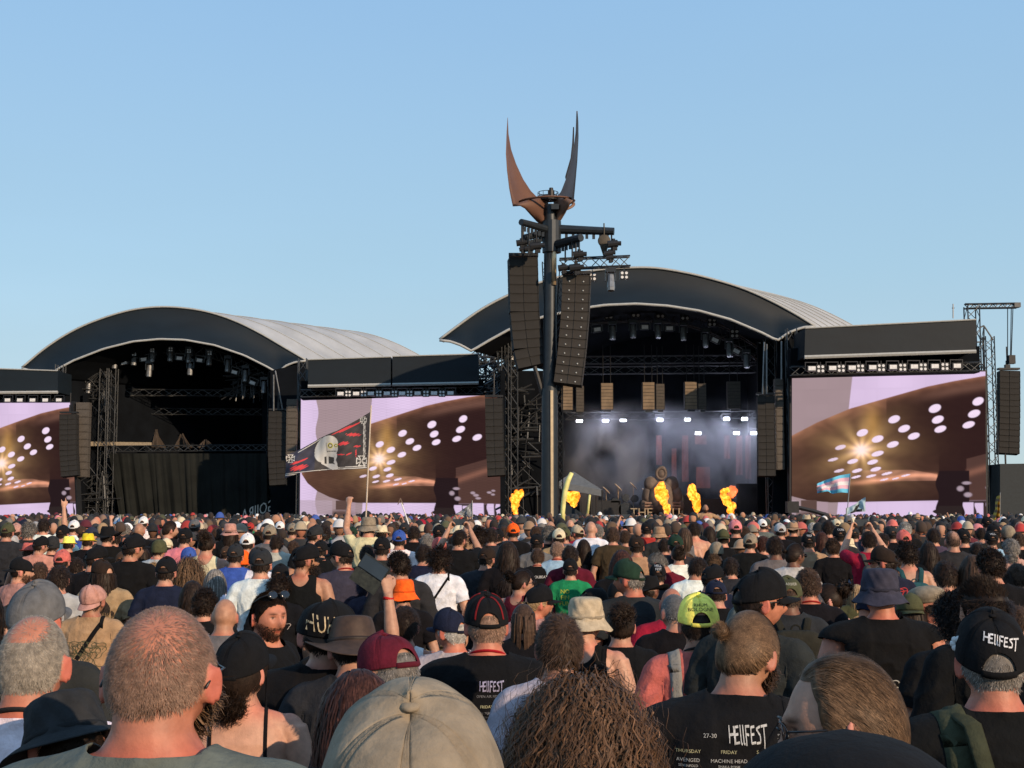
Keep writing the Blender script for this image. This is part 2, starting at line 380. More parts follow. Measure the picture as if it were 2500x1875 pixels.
def body_raw(pose):
    ps = []
    n = 40; V = []
    for z, a, b, yo in TORSO:
        for j in range(n):
            t = 2 * math.pi * j / n; c, s = math.cos(t), math.sin(t)
            V.append((a * math.copysign(abs(c) ** .85, c), yo + b * math.copysign(abs(s) ** .9, s), z))
    k = len(TORSO); Fs = [(i * n + j, i * n + (j + 1) % n, (i + 1) * n + (j + 1) % n, (i + 1) * n + j) for i in range(k - 1) for j in range(n)]
    ps.append((np.array(V), Fs + [tuple(reversed(range(n))), tuple(range((k - 1) * n, k * n))]))
    ps.append(tube_np([(0, -.022, 1.44), (0, -.016, 1.52), (0, .0, 1.60)], [(.066, .062), (.060, .060), (.058, .058)], 20))
    D, Fs = sphere_dirs(72, 49); ps.append((headpos(D) + HC, Fs)); ps.append(ear(1)); ps.append(ear(-1))
    for sgn in (1, -1):
        ps.append(tube_np([(0, -.022, 1.478), (sgn * .08, -.022, 1.452), (sgn * .165, -.012, 1.418)], [.046, .044, .048], 14))     # trapezius
        (s, e, w), kind = arm_line(sgn, pose)
        ps.append(ellipsoid(s + np.array([-sgn * .012, 0, -.006]), (.056, .056, .058)))
        up = (e - s); fo = (w - e)
        ps.append(tube_np([s, s + up * .35, s + up * .75, e, e + fo * .25, e + fo * .6, w], [.055, .053, .045, .042, .045, .036, .027], 14))
        fdir = fo / np.linalg.norm(fo)
        if kind == 'relax': nrm = (-sgn, .2, 0)
        elif pose == 'phone': nrm = (-sgn * .8, -.3, 0)
        else: nrm = (-sgn * .35, .9, .1) if kind != 'open' else (0, -.3, 1)
        ps += hand(w, fdir, nrm, kind, -sgn if kind != 'relax' else sgn)
        ps.append(tube_np([(sgn * .088, -.01, .93), (sgn * .095, .0, .70), (sgn * .10, .01, .49), (sgn * .102, -.015, .32), (sgn * .105, -.02, .09)], [.092, .080, .056, .057, .038], 16))
        ps.append(tube_np([(sgn * .105, -.06, .045), (sgn * .11, .02, .05), (sgn * .12, .13, .03), (sgn * .125, .19, .022)], [(.034, .036), (.038, .045), (.045, .026), (.03, .016)], 12))
    return join_np(ps)
def quads_of(me):
    n = len(me.polygons); q = np.zeros(n * 4, np.int32)
    lt = np.zeros(n, np.int32); me.polygons.foreach_get('loop_total', lt)
    if (lt == 4).all():
        li = np.zeros(n * 4, np.int32); me.loops.foreach_get('vertex_index', li); return li.reshape(-1, 4)
    return [tuple(p.vertices) for p in me.polygons]
def lap(V, Q, it, lam=.5, mask=None, pure=False):
    E = np.unique(np.sort(np.concatenate([Q[:, [0, 1]], Q[:, [1, 2]], Q[:, [2, 3]], Q[:, [3, 0]]]), 1), axis=0)
    deg = np.bincount(E.reshape(-1), minlength=len(V))[:, None]
    for i in range(it):
        S = np.zeros_like(V)
        for d in range(3):
            S[:, d] = np.bincount(E[:, 0], V[E[:, 1], d], len(V)) + np.bincount(E[:, 1], V[E[:, 0], d], len(V))
        dl = (S / np.maximum(deg, 1) - V) * (lam if i % 2 == 0 or pure else -lam * .85)
        V = V + (dl if mask is None else dl * mask)
    return V
_T = {}
def template(pose, lod):
    """the one continuous body surface: every part fused by a voxel remesh, then smoothed"""
    if (pose, lod) in _T: return _T[(pose, lod)]
    V, Fs = body_raw(pose)
    o = link('tmp', mesh_np('tmp', V, Fs)); md = o.modifiers.new('r', 'REMESH'); md.mode = 'VOXEL'; md.voxel_size = {0: .0065, 1: .0125}[lod]
    dg = bpy.context.evaluated_depsgraph_get(); me = bpy.data.meshes.new_from_object(o.evaluated_get(dg))
    V = np.zeros(len(me.vertices) * 3, np.float32); me.vertices.foreach_get('co', V); V = V.reshape(-1, 3).astype(float); Q = quads_of(me)
    bpy.data.objects.remove(o); bpy.data.meshes.remove(me)
    m = (V[:, 2] < 1.50).astype(float)[:, None]
    V = lap(V, Q, 8 if lod == 0 else 4, .5, np.maximum(m, .35))
    me = mesh_np('tmp', V, Q); N = np.array([tuple(v.vector) for v in me.vertex_normals]); bpy.data.meshes.remove(me)
    # which part is each vertex on
    dmin = np.full(len(V), 9.); tt = np.zeros(len(V))
    for sgn in (1, -1):
        L, _ = arm_line(sgn, pose); acc = 0
        for a, b in ((L[0], L[1]), (L[1], L[2]), (L[2], L[2] + (L[2] - L[1]) / np.linalg.norm(L[2] - L[1]) * .2)):
            ab = b - a; l = np.linalg.norm(ab); t = np.clip(((V - a) @ ab) / l ** 2, 0, 1); d = np.linalg.norm(V - a - t[:, None] * ab, axis=1)
            up = d < dmin; dmin = np.where(up, d, dmin); tt = np.where(up, acc + t * l, tt); acc += l
    z = V[:, 2]; tz = np.array([t[0] for t in TORSO]); hw = np.interp(z, tz, [t[1] for t in TORSO]); hd = np.interp(z, tz, [t[2] for t in TORSO])
    ell = np.sqrt((V[:, 0] / hw) ** 2 + (V[:, 1] / hd) ** 2)
    arm = (dmin < .085) & (tt > .03) & ((ell > 1.06) | (z > 1.47) & (abs(V[:, 0]) > .12)) 
    S = (V - HC) / np.array([.0775, .099, .119]); 
    T = np.ones((len(V), 3)); x, y, zz = S[:, 0], S[:, 1], S[:, 2]; face = (y > .35) & (abs(zz) < 1.1) & (abs(x) < 1)
    def blob(x0, z0, sx, sz): return np.where(face, np.exp(-(((x - x0) / sx) ** 4 + ((zz - z0) / sz) ** 4)), 0)[:, None]
    for e in (.37, -.37):
        T = T * (1 - blob(e, .22, .22, .045) * .75)                       # brows
        w = blob(e, .055, .13, .04); T = T * (1 - w) + w * np.array([1.0, 1.5, 1.8])
        w = blob(e + .01, .055, .07, .05); T = T * (1 - w) + w * np.array([.1, .1, .12])
        T = T * (1 - blob(e, .11, .17, .02) * .6)
    w = blob(0, -.50, .22, .055); T = T * (1 - w * np.array([.15, .5, .45])); T = T * (1 - blob(0, -.49, .2, .012) * .6)
    w = np.exp(-((z - 1.49) / .035) ** 2)[:, None] * (V[:, 1] < .03)[:, None]; T = T * (1 - w * np.array([-.05, .28, .3]))    # sunburnt nape
    ea = ((abs(V[:, 0]) > .079) & (abs(V[:, 0]) < .12) & (z > 1.55) & ~arm)[:, None]; T = T * (1 - ea * np.array([-.1, .22, .15]))
    _T[(pose, lod)] = dict(V=V, Q=Q, N=N, arm=arm, tt=tt, T=T, S=S)
    return _T[(pose, lod)]
_G = {}
def garment(pose, lod, style):
    key = (pose, lod, style)
    if key in _G: return _G[key]
    t = template(pose, lod); V, Q, N, arm, tt = t['V'], t['Q'], t['N'], t['arm'], t['tt']; x, y, z = V.T
    BIG = 9.0
    low = smoothstep(1.42, 1.0, z)
    sm = lambda a: lap(np.stack([a] * 3, 1), Q, 12 if lod == 0 else 5, .6)[:, 0]
    if style == 'trousers':
        off = .012 + .012 * smoothstep(.9, .3, z); f = np.minimum(.985 - z, z - .07); f = np.where(arm, -1, f)
    elif style == 'shoes':
        off = np.full(len(V), .008); f = .095 - z
    else:
        sleeve = {'tee': .20, 'jacket': .52, 'tank': -1, 'top': -1, 'vest': .03}[style]
        rad = np.hypot(x, (y + .014) * 1.05)
        neck = np.minimum(np.maximum(1.482 - .25 * np.clip(y, -.09, .09) - z, rad - (.079 if style != 'jacket' else .070) + np.maximum(0, y) * -.35), 1.522 - z)
        off = .013 + .018 * low
        off = np.where(arm, .012 + .012 * smoothstep(0, .2, tt), off)
        if style == 'jacket' or style == 'vest': off = off + .008
        off = sm(off); f = np.minimum(neck, z - .90)
        if sleeve > 0: f = np.where(arm, np.minimum(np.minimum(sleeve - tt, BIG), neck), f)
        elif style == 'tank':
            yb = np.where(y < 0, .09, .14)
            scoop = np.sqrt((x / .072) ** 2 + ((z - 1.50) / yb) ** 2) - 1
            f = np.minimum(np.minimum(f, scoop * .08), .125 - abs(x) + np.maximum(0, 1.36 - z) * 1.2); f = np.where(arm & (tt > .04), -1, f)
            off = off * .5
        else:
            f = np.minimum(1.325 + .02 * np.cos(x * 20) - z, z - .9); f = np.where(arm, -1, f); off = np.full(len(V), .006)
    V2 = V + N * off[:, None]
    msk = (~arm | (tt < .16)) & (z < 1.46)
    V2 = lap(V2, Q, 10 if lod == 0 else 4, .6, sm(msk * 1.0)[:, None])
    if style in ('tee', 'jacket', 'vest'):
        ms = smoothstep(1.12, 1.30, z) * (z < 1.5) * (abs(x) > .07); V2 = lap(V2, Q, 46 if lod == 0 else 14, .6, sm(ms)[:, None], True) + N * (.006 * sm(ms))[:, None]
    if style not in ('shoes', 'top'):
        Z2 = V2 * np.array([1.0, 1.0, .8]); w = wav(Z2, 3, 22) * .9 + wav(Z2, 5, 48) * .5
        fold = (1 - np.abs(w)) ** 3
        amp = .0085 * smoothstep(1.46, 1.30, z) + .0032
        V2 = V2 + N * (amp * (fold - .4))[:, None]
    keep = f > -.03
    kq = keep[Q].any(1); V3, F3 = clip(V2, Q[kq], f)
    V3, F3 = thicken(V3, F3, .004)
    _G[key] = (V3, F3); return _G[key]
def rotm(yaw, pitch, roll):
    return np.array(Euler((math.radians(pitch), math.radians(roll), math.radians(-yaw)), 'YXZ').to_matrix())
def deform(V, yaw, pitch, roll, stout, N=None):
    """turn the head about the neck and widen the trunk"""
    V = V.copy(); z = V[:, 2].copy()
    hmask = smoothstep(1.465, 1.555, z) * (np.hypot(V[:, 0], V[:, 1]) < .18)
    wb = 1 - smoothstep(1.44, 1.53, z)
    k = 1 + (stout - 1) * wb
    V[:, 0] *= k; V[:, 1] *= 1 + (k - 1) * 1.2
    if yaw or pitch or roll:
        q = Matrix(rotm(yaw, pitch, roll).tolist()).to_quaternion(); k3, th = np.array(q.axis), q.angle
        th = (th * hmask)[:, None]; A = V - PIV
        V = A * np.cos(th) + np.cross(k3, A) * np.sin(th) + k3 * (A @ k3)[:, None] * (1 - np.cos(th)) + PIV
    return V
def head_matrix(yaw, pitch, roll):
    R = Matrix(rotm(yaw, pitch, roll).tolist()).to_4x4()
    return Matrix.Translation(PIV.tolist()) @ R @ Matrix.Translation((HC - PIV).tolist())

# ------------------------------------------------------------------ hair (head frame: origin at the head centre)
def adirs(n, rng):
    d = rng.normal(size=(n, 3)); return d / np.linalg.norm(d, axis=1)[:, None]
def hairline(D, kind='full'):
    """>0 where hair grows"""
    az = np.arctan2(D[:, 0], D[:, 1]); a = np.abs(az)                       # 0 face, pi nape
    el = np.arcsin(np.clip(D[:, 2], -1, 1))
    lo = np.interp(a, [0, .7, 1.15, 1.35, 1.55, 1.8, 2.2, np.pi], [.62, .50, .12, -.22, .22, -.15, -.46, -.56] if kind != 'buzz' else [.62, .5, .12, -.1, .22, -.08, -.32, -.42]) + .018 * np.sin(az * 23) + .012 * np.sin(az * 61)
    f = el - lo
    if kind == 'bald': f = np.minimum(f, .50 - el + np.clip(a - 1.6, 0, 1) * .05)
    if kind == 'receding': f = np.minimum(f, el - np.interp(a, [0, .8, 1.1, 1.3, np.pi], [.90, .86, .45, -1, -1]))
    if kind == 'cap': f = np.minimum(f, np.interp(a, [0, 2.45, 2.7, np.pi], [.10, .10, .45, .45]) - el)
    return f
def strands(P0, D0, L, w, seg, rng, grav=0., curl=0., jit=.15, turns=0., keepout=1.03, bv=.32, hug=None):
    """ribbons grown from P0 along D0: returns V, F, brightness per vertex"""
    n = len(P0); p = P0.copy(); d = D0 / np.linalg.norm(D0, axis=1)[:, None]; L = np.broadcast_to(L, (n,)).astype(float)
    A = np.array([.0775, .099, .119]) * keepout
    sd = np.cross(d, P0 / A); sd /= np.linalg.norm(sd, axis=1)[:, None] + 1e-9
    ph = rng.uniform(0, 6.28, n); rows = []
    for i in range(seg + 1):
        t = i / seg; ww = w * (1 - t ** 2 * .8)
        q = p.copy()
        if curl:
            a = ph + turns * 6.28 * t * (L / L.mean()); up = np.cross(d, sd)
            q = q + (np.cos(a)[:, None] * sd + np.sin(a)[:, None] * up) * curl * min(1, t * 4)
        rows.append((q - sd * ww / 2, q + sd * ww / 2))
        d = d + np.array([0, 0, -1]) * grav + rng.normal(size=(n, 3)) * jit
        d /= np.linalg.norm(d, axis=1)[:, None]
        p = p + d * (L / seg)[:, None]
        r = np.linalg.norm(p / A, axis=1); m = (r < 1) & (p[:, 2] > -.10)
        p[m] = p[m] / r[m][:, None]
        if hug: r = np.linalg.norm(p / A, axis=1) * keepout; m = (r > hug) & (p[:, 2] > -.07); p[m] = p[m] * (hug / r[m])[:, None]
        if grav > .05:                                                     # hang clear of neck and shoulders
            low = p[:, 2] < -.06; rr = np.hypot(p[:, 0], p[:, 1]); mn = .085 + np.clip(-p[:, 2] - .10, 0, .25) * .45
            fix = low & (rr < mn); s = np.where(fix, mn / np.maximum(rr, 1e-6), 1); p[:, 0] *= s; p[:, 1] *= s
    V = np.zeros((n, seg + 1, 2, 3))
    for i, (a, b) in enumerate(rows): V[:, i, 0] = a; V[:, i, 1] = b
    base = (np.arange(n) * (seg + 1) * 2)[:, None]; Fs = []
    for i in range(seg):
        k = base + i * 2; Fs.append(np.concatenate([k, k + 1, k + 3, k + 2], 1))
    br = np.repeat(np.exp(rng.normal(size=n) * bv), (seg + 1) * 2)
    return V.reshape(-1, 3), np.concatenate(Fs), np.stack([br] * 3, 1)
def shell(kind, th, na=64, ne=34, drop=0, fuzz=.0):
    D, Fs = sphere_dirs(na, ne, -.75, 1.0); f = hairline(D, kind); P_ = headpos(D)
    el = np.arcsin(np.clip(D[:, 2], -1, 1)); thf = th * smoothstep(0, .25, f) + .001
    V = P_ + D * thf[:, None] + D * (wav(D, 9, 9)[:, None] * fuzz)
    V, F2 = clip(V, Fs, f); return V, F2, np.ones((len(V), 3)) * .85
def packh(parts):
    Vs, Fs, Ts, b0 = [], [], [], 0
    for V, F_, T in parts:
        Vs.append(V); Ts.append(T); Fs += (np.asarray(F_) + b0).tolist() if isinstance(F_, np.ndarray) else [tuple(i + b0 for i in f) for f in F_]; b0 += len(V)
    return mesh_np('hair', np.concatenate(Vs), Fs, True, np.concatenate(Ts))
_H = {}
def hair_mesh(kind, lod, seed=0):
    key = (kind, lod, seed)
    if key in _H: return _H[key]
    rng = np.random.default_rng(11 + seed * 7 + len(kind)); m = 1.0 if lod == 0 else .22; wk = 1.0 if lod == 0 else 2.2
    def roots(n, hk='full'):
        D = adirs(int(n * m) * 3, rng); hf = hairline(D, hk); D = D[rng.uniform(size=len(D)) < np.clip(hf / (.22 if kind in ('buzz', 'balding', 'crewcut', 'combed', 'undercap') else .08), 0, 1) * (hf > 0)]; D = D[:int(n * m)]
        return D, headpos(D)
    def tang(D, v): v = np.broadcast_to(np.array(v, float), D.shape); t = v - D * (D * v).sum(1)[:, None]; return t / (np.linalg.norm(t, axis=1)[:, None] + 1e-9)
    whorl = np.array([.12, -.62, .78]); whorl /= np.linalg.norm(whorl)
    parts = []
    if kind in ('buzz', 'balding', 'short', 'undercap', 'spiky', 'crewcut', 'stubble', 'combed'):
        th = {'buzz': .0015, 'balding': .0012, 'short': .011, 'undercap': .007, 'spiky': .012, 'crewcut': .006, 'stubble': .001, 'combed': .008}[kind]
        L = {'combed': .055, 'buzz': .0078, 'balding': .0085, 'short': .026, 'undercap': .013, 'spiky': .030, 'crewcut': .016, 'stubble': .004}[kind]
        hk = {'undercap': 'cap', 'balding': 'bald', 'combed': 'receding'}.get(kind, 'full')
        if kind not in ('buzz',): parts.append(shell(hk, th, fuzz=th * (.35 if lod == 0 else .8) if kind in ('short', 'spiky', 'undercap') else 0))
        n = {'combed': 15000, 'buzz': 46000, 'balding': 34000, 'short': 10000, 'undercap': 9000, 'spiky': 7000, 'crewcut': 12000, 'stubble': 6000}[kind]
        D, P0 = roots(n, 'full' if kind == 'balding' else 'buzz' if kind == 'buzz' else hk)
        if kind in ('buzz', 'balding'):                                    # thin out towards the sunburnt crown
            c = np.array([.15, -.50, .85]) if kind == 'buzz' else np.array([-.05, -.42, .90]); c = c / np.linalg.norm(c); dd = np.arccos(np.clip(D @ c, -1, 1))
            keep = rng.uniform(size=len(D)) < smoothstep(.22 if kind == 'buzz' else .50, 1.45 if kind == 'buzz' else .86, dd) * .88 + (.09 if kind == 'buzz' else .03)
            D, P0 = D[keep], P0[keep]
        away = D - whorl * (D @ whorl)[:, None]; away /= np.linalg.norm(away, axis=1)[:, None] + 1e-9; away = tang(D, away)
        lift = {'combed': .16, 'short': .22, 'spiky': 1.3, 'buzz': .2, 'balding': .22, 'undercap': .12, 'crewcut': .8, 'stubble': 1}[kind]
        if lod: lift = max(lift, .38); L *= 1.25
        cl = np.stack([wav(D, 31 + i, 16) for i in range(3)], 1) * (.9 if kind in ('short', 'spiky') else .3 if kind == 'combed' else .12)      # hair lies in locks
        away = tang(D, (0, -1, -.55)) if kind == 'combed' else away; d0 = D * lift + away * 1.0 + cl * .6 + rng.normal(size=D.shape) * (.09 if kind == 'combed' else .12 if kind == 'buzz' else .2)
        if kind == 'spiky': up = D[:, 2] > .45; d0[up] = D[up] * .4 + np.array([0, .25, 1]) + rng.normal(size=D[up].shape) * .2
        parts.append(strands(P0 + D * th * .7, d0, L * rng.uniform(.6, 1.2, len(D)), (.0007 if kind == 'buzz' else .0009 if kind in ('balding', 'combed') else .0018) * wk, 5 if kind == 'combed' else 3 if kind == 'short' else 2, rng, grav=.1, jit=.05 if kind == 'combed' else .12, bv=.16 if kind in ('buzz', 'balding') else .4, hug=1.17 if kind == 'combed' else None))
    elif kind in ('long', 'straight', 'ponytail', 'bun', 'manbun', 'dreads', 'updo', 'lowbun'):
        if kind in ('long', 'straight'):
            parts.append(shell('full', .014))
            D, P0 = roots(3800); back = D[:, 1] < .45
            d0 = tang(D, (0, -.25, -1)) + D * .35
            Ln = np.where(D[:, 2] > .3, .42, .32) * rng.uniform(.7, 1.1, len(D))
            fr = (D[:, 1] > .2); Ln = np.where(fr, Ln * .8, Ln)
            parts.append(strands(P0 + D * .012, d0, Ln, .0052 * wk, 16, rng, grav=.55, jit=.06, keepout=1.17, curl=.004 if kind == 'long' else 0, turns=3))
            # opaque core of the hanging hair
            V = []; na, k = 36, 10
            for i in range(k):
                z = -.02 - .24 * i / (k - 1)
                for j in range(na):
                    a = 1.25 + (2 * np.pi - 2.5) * j / (na - 1); r = (.086 + .03 * i / k, .088 + .012 * i / k)
                    V.append((math.sin(a) * r[0], math.cos(a) * r[1] - .012, z))
            V = np.array(V); V += wav(V, 4, 30)[:, None] * np.array([.006, .006, 0])
            parts.append((V, [(i * na + j, i * na + j + 1, (i + 1) * na + j + 1, (i + 1) * na + j) for i in range(k - 1) for j in range(na - 1)], np.ones((len(V), 3)) * .8))
        else:
            parts.append(shell('full', .010, fuzz=.002)); D, P0 = roots(8000)
            knot = {'lowbun': np.array([0, -.085, -.075]), 'ponytail': np.array([0, -.118, .02]), 'bun': np.array([0, -.115, .06]), 'manbun': np.array([-.025, -.112, .052]), 'dreads': np.array([0, -.10, .05]), 'updo': np.array([0, -.10, .07])}[kind]
            to = knot - P0; dist = np.linalg.norm(to, axis=1); d0 = tang(D, to) + D * .12 + rng.normal(size=D.shape) * .05
            parts.append(strands(P0 + D * .009, d0, np.minimum(dist * rng.uniform(.7, 1.05, len(D)), .13), .0026 * wk, 8, rng, jit=.04, keepout=1.10, hug=1.15))
            if kind in ('bun', 'updo', 'manbun', 'lowbun'):
                r = {'lowbun': .046, 'bun': .042, 'updo': .055, 'manbun': .023}[kind]; nb = int(1500 * m); E = adirs(nb, rng); K = knot + knot / np.linalg.norm(knot) * r * .5
                V, F_ = ellipsoid(K, (r * 1.1, r, r)); parts.append((V, F_, np.ones((len(V), 3)) * .8))
                parts.append(strands(K + E * r * .9, np.cross(E, [0, 1, .3]) + E * (-.25 if kind == 'manbun' else .1), .022 if kind == 'manbun' else .06, (.0016 if kind == 'manbun' else .004) * wk, 6, rng, curl=.001 if kind == 'manbun' else .006, turns=1.5, jit=.25, keepout=.1))
            if kind == 'ponytail':
                nb = int(1200 * m); P1 = knot + rng.normal(size=(nb, 3)) * .008
                parts.append(strands(P1, np.array([0, -1, .1]) + rng.normal(size=(nb, 3)) * .25, .30, .004 * wk, 12, rng, grav=.5, jit=.05, keepout=1.05))
            if kind == 'dreads':
                for i in range(34):
                    a = rng.uniform(-1.3, 1.3); s = np.array([math.sin(a) * .075, -math.cos(a) * .095, rng.uniform(-.02, .08)])
                    pts = [s, s + [0, -.02, .0], s + np.array([s[0] * .15, -.03, -.08]), s + np.array([s[0] * .25, -.025, -.17]), s + np.array([s[0] * .3, -.01, -.26 - rng.uniform(0, .06)])]
                    V, F_ = tube_np(pts, [.009, .010, .009, .008, .004], 7); V += wav(V, i, 90)[:, None] * .004; parts.append((V, F_, np.ones((len(V), 3)) * rng.uniform(.6, 1.7)))
    elif kind in ('afro', 'curly', 'curlylong', 'messy'):
        r = {'afro': .045, 'curly': .03, 'curlylong': .045, 'messy': .018}[kind]
        parts.append(shell('full', r * .6, fuzz=.008)); n = {'afro': 3600, 'curly': 3000, 'curlylong': 6000 if lod == 0 else 3600, 'messy': 4200}[kind]; D, P0 = roots(n)
        if kind in ('afro', 'curly', 'messy'):
            parts.append(strands(P0 + D * r * .5, D + tang(D, (0, -.3, -1)) * .5 + rng.normal(size=D.shape) * .35, rng.uniform(.6, 1.3, len(D)) * r * 1.5, .003 * wk, 6, rng, curl=.007, turns=2.0, jit=.18, grav=.06))
        else:
            Ln = np.where(D[:, 2] > .2, .44, .32) * rng.uniform(.55, 1.15, len(D))
            parts.append(strands(P0 + D * r * .35, D * .8 + tang(D, (0, -.3, -1)) + rng.normal(size=D.shape) * .3, Ln, .0030 * wk, 34 if lod == 0 else 14, rng, curl=.007, turns=8 if lod == 0 else 3, jit=.09, grav=.30, keepout=1.36))
            D, P0 = roots(420); parts.append(strands(P0, D * 1.2 + tang(D, (0, -.3, -1)), .34 * rng.uniform(.5, 1.1, len(D)), .0010 * wk, 20, rng, curl=.013, turns=4, jit=.12, grav=.26, keepout=1.5))
            V = []; na, k = 40, 12
            for i in range(k):
                z = .03 - .27 * i / (k - 1); w = .095 + .065 * math.sin(min(1, i / 6) * 1.5)
                for j in range(na):
                    a = 1.15 + (2 * np.pi - 2.3) * j / (na - 1); V.append((math.sin(a) * w, math.cos(a) * w * .85 - .02, z))
            V = np.array(V); V += wav(V, 4, 40)[:, None] * np.array([.012, .012, 0])
            parts.append((V, [(i * na + j, i * na + j + 1, (i + 1) * na + j + 1, (i + 1) * na + j) for i in range(k - 1) for j in range(na - 1)], np.ones((len(V), 3)) * .6))
    _H[key] = packh(parts); return _H[key]
def capped(kind, lod):
    key = (kind, lod, 'capped')
    if key not in _H:
        me = hair_mesh(kind, lod); n = len(me.vertices); V = np.zeros(n * 3, np.float32); me.vertices.foreach_get('co', V); V = V.reshape(-1, 3)
        T = np.zeros(n * 4, np.float32); me.color_attributes['tint'].data.foreach_get('color', T)
        ok = V[:, 2] < .022; _H[key] = mesh_np('hair', V, [tuple(p.vertices) for p in me.polygons if ok[list(p.vertices)].all()], True, T.reshape(-1, 4)[:, :3])
    return _H[key]
def beard_mesh(lod, length=.05):
    key = ('beard', lod, length)
    if key in _H: return _H[key]
    rng = np.random.default_rng(5); D = adirs(9000 if lod == 0 else 2500, rng)
    az = np.abs(np.arctan2(D[:, 0], D[:, 1])); el = np.arcsin(D[:, 2])
    ok = (az < 1.5) & (el < -.32 - .0 * az + np.clip(az - .6, 0, 1) * .35) & (el > -1.35) & ~((az < .28) & (el > -.62) & (el < -.45)) & ((az > .3) | (el < -.28)); D = D[ok]; P0 = headpos(D)
    _H[key] = packh([strands(P0, D + np.array([0, .2, -.7]) + rng.normal(size=D.shape) * .25, length * rng.uniform(.5, 1.1, len(D)), .003 if length > .01 else .0012, 4, rng, jit=.15, curl=.003, turns=1.5, grav=.05)])
    return _H[key]

# ------------------------------------------------------------------ hats (head frame)
def crown_cap(lod, tall=1.0, groove=1.0, hole=True):
    na, ne = (168, 44) if lod == 0 else (48, 14)
    A = np.linspace(0, 2 * np.pi, na, endpoint=False); E = np.linspace(0, 1, ne)
    V = []
    for e in E:
        for a in A:
            th = e * math.pi / 2; rr = math.cos(th) ** .80 if th < 1.5707 else 0
            g = min(abs((a - k * math.pi / 3 - .0) % (2 * math.pi) if (a - k * math.pi / 3) % (2 * math.pi) < math.pi else (a - k * math.pi / 3) % (2 * math.pi) - 2 * math.pi) for k in range(6))
            gr = min(1, (1 - e) * 7) * groove * (.0028 * math.exp(-((g - .055 - .03 * e) / .012) ** 2) + .0016 * math.exp(-(g / .016) ** 2) + (-.0020) * math.exp(-((g - .028) / .016) ** 2)) * (1 - .3 * e) if lod == 0 else 0
            bulge = 1 + .035 * math.cos(a) * math.sin(2 * th)
            x = .090 * math.sin(a) * rr * bulge; y = .109 * math.cos(a) * rr * bulge
            z = .020 + .014 * math.cos(a) + .112 * tall * math.sin(th) ** .93
            n = Vector((math.sin(a) * math.cos(th), math.cos(a) * math.cos(th), math.sin(th))) * (gr + (.0014 * math.sin(a * 5 + e * 9) * math.sin(a * 3 + 2 - e * 7) * math.cos(th) if lod == 0 else 0))
            V.append((x - n.x, y - n.y, z - n.z))
    Fs = [(i * na + j, i * na + (j + 1) % na, (i + 1) * na + (j + 1) % na, (i + 1) * na + j) for i in range(ne - 1) for j in range(na)]
    aa, ee = np.meshgrid(A, E); aa, ee = aa.reshape(-1), ee.reshape(-1)
    f = np.sqrt(((aa - np.pi) / .48) ** 2 + (ee / .33) ** 2) - 1 if hole else np.ones(len(aa))
    V = np.array(V)
    V2, F2 = clip(V, Fs, f); V2, F2 = thicken(V2, F2, .003)
    return mesh_np('cap', V2, F2)
def visor_mesh(lod, L=.070, flat=0.):
    na, k = (40, 10) if lod == 0 else (18, 5); V = []
    for i in range(k):
        s = i / (k - 1)
        for j in range(na):
            a = math.radians(-64 + 128 * j / (na - 1)); c = math.cos(a * 90 / 64)
            x = .091 * math.sin(a) * (1 + .06 * s * c); y = .110 * math.cos(a) + s * L * max(0, c) ** .55
            z = .020 + .014 * math.cos(a) - .002 - s * .012 * c - (1 - flat) * .035 * (x / .09) ** 2 * (s * .8 + .0)
            V.append((x, y, z))
    Fs = [(i * na + j, i * na + j + 1, (i + 1) * na + j + 1, (i + 1) * na + j) for i in range(k - 1) for j in range(na - 1)]
    V, Fs = thicken(np.array(V), Fs, .003); return mesh_np('visor', V, Fs)
def lathe(prof, na, fx=1., fy=1.15, fn=None):
    V = []
    for i, (r, z) in enumerate(prof):
        for j in range(na):
            a = 2 * math.pi * j / na; x, y, zz = math.sin(a) * r * fx, math.cos(a) * r * fy, z
            if fn: x, y, zz = fn(x, y, zz, a, r, i / (len(prof) - 1))
            V.append((x, y, zz))
    k = len(prof); Fs = [(i * na + j, (i + 1) * na + j, (i + 1) * na + (j + 1) % na, i * na + (j + 1) % na) for i in range(k - 1) for j in range(na)]
    return np.array(V), Fs
def smooth_prof(P_, n):
    P_ = np.array(P_, float)
    for _ in range(2): Q_ = np.empty((2 * len(P_), 2)); Q_[0] = P_[0]; Q_[-1] = P_[-1]; Q_[1:-1:2] = P_[:-1] * .75 + P_[1:] * .25; Q_[2:-1:2] = P_[:-1] * .25 + P_[1:] * .75; P_ = Q_
    d = np.r_[0, np.cumsum(np.hypot(*np.diff(P_, axis=0).T))]; t = np.linspace(0, d[-1], n)
    return list(zip(np.interp(t, d, P_[:, 0]), np.interp(t, d, P_[:, 1])))
_HT = {}
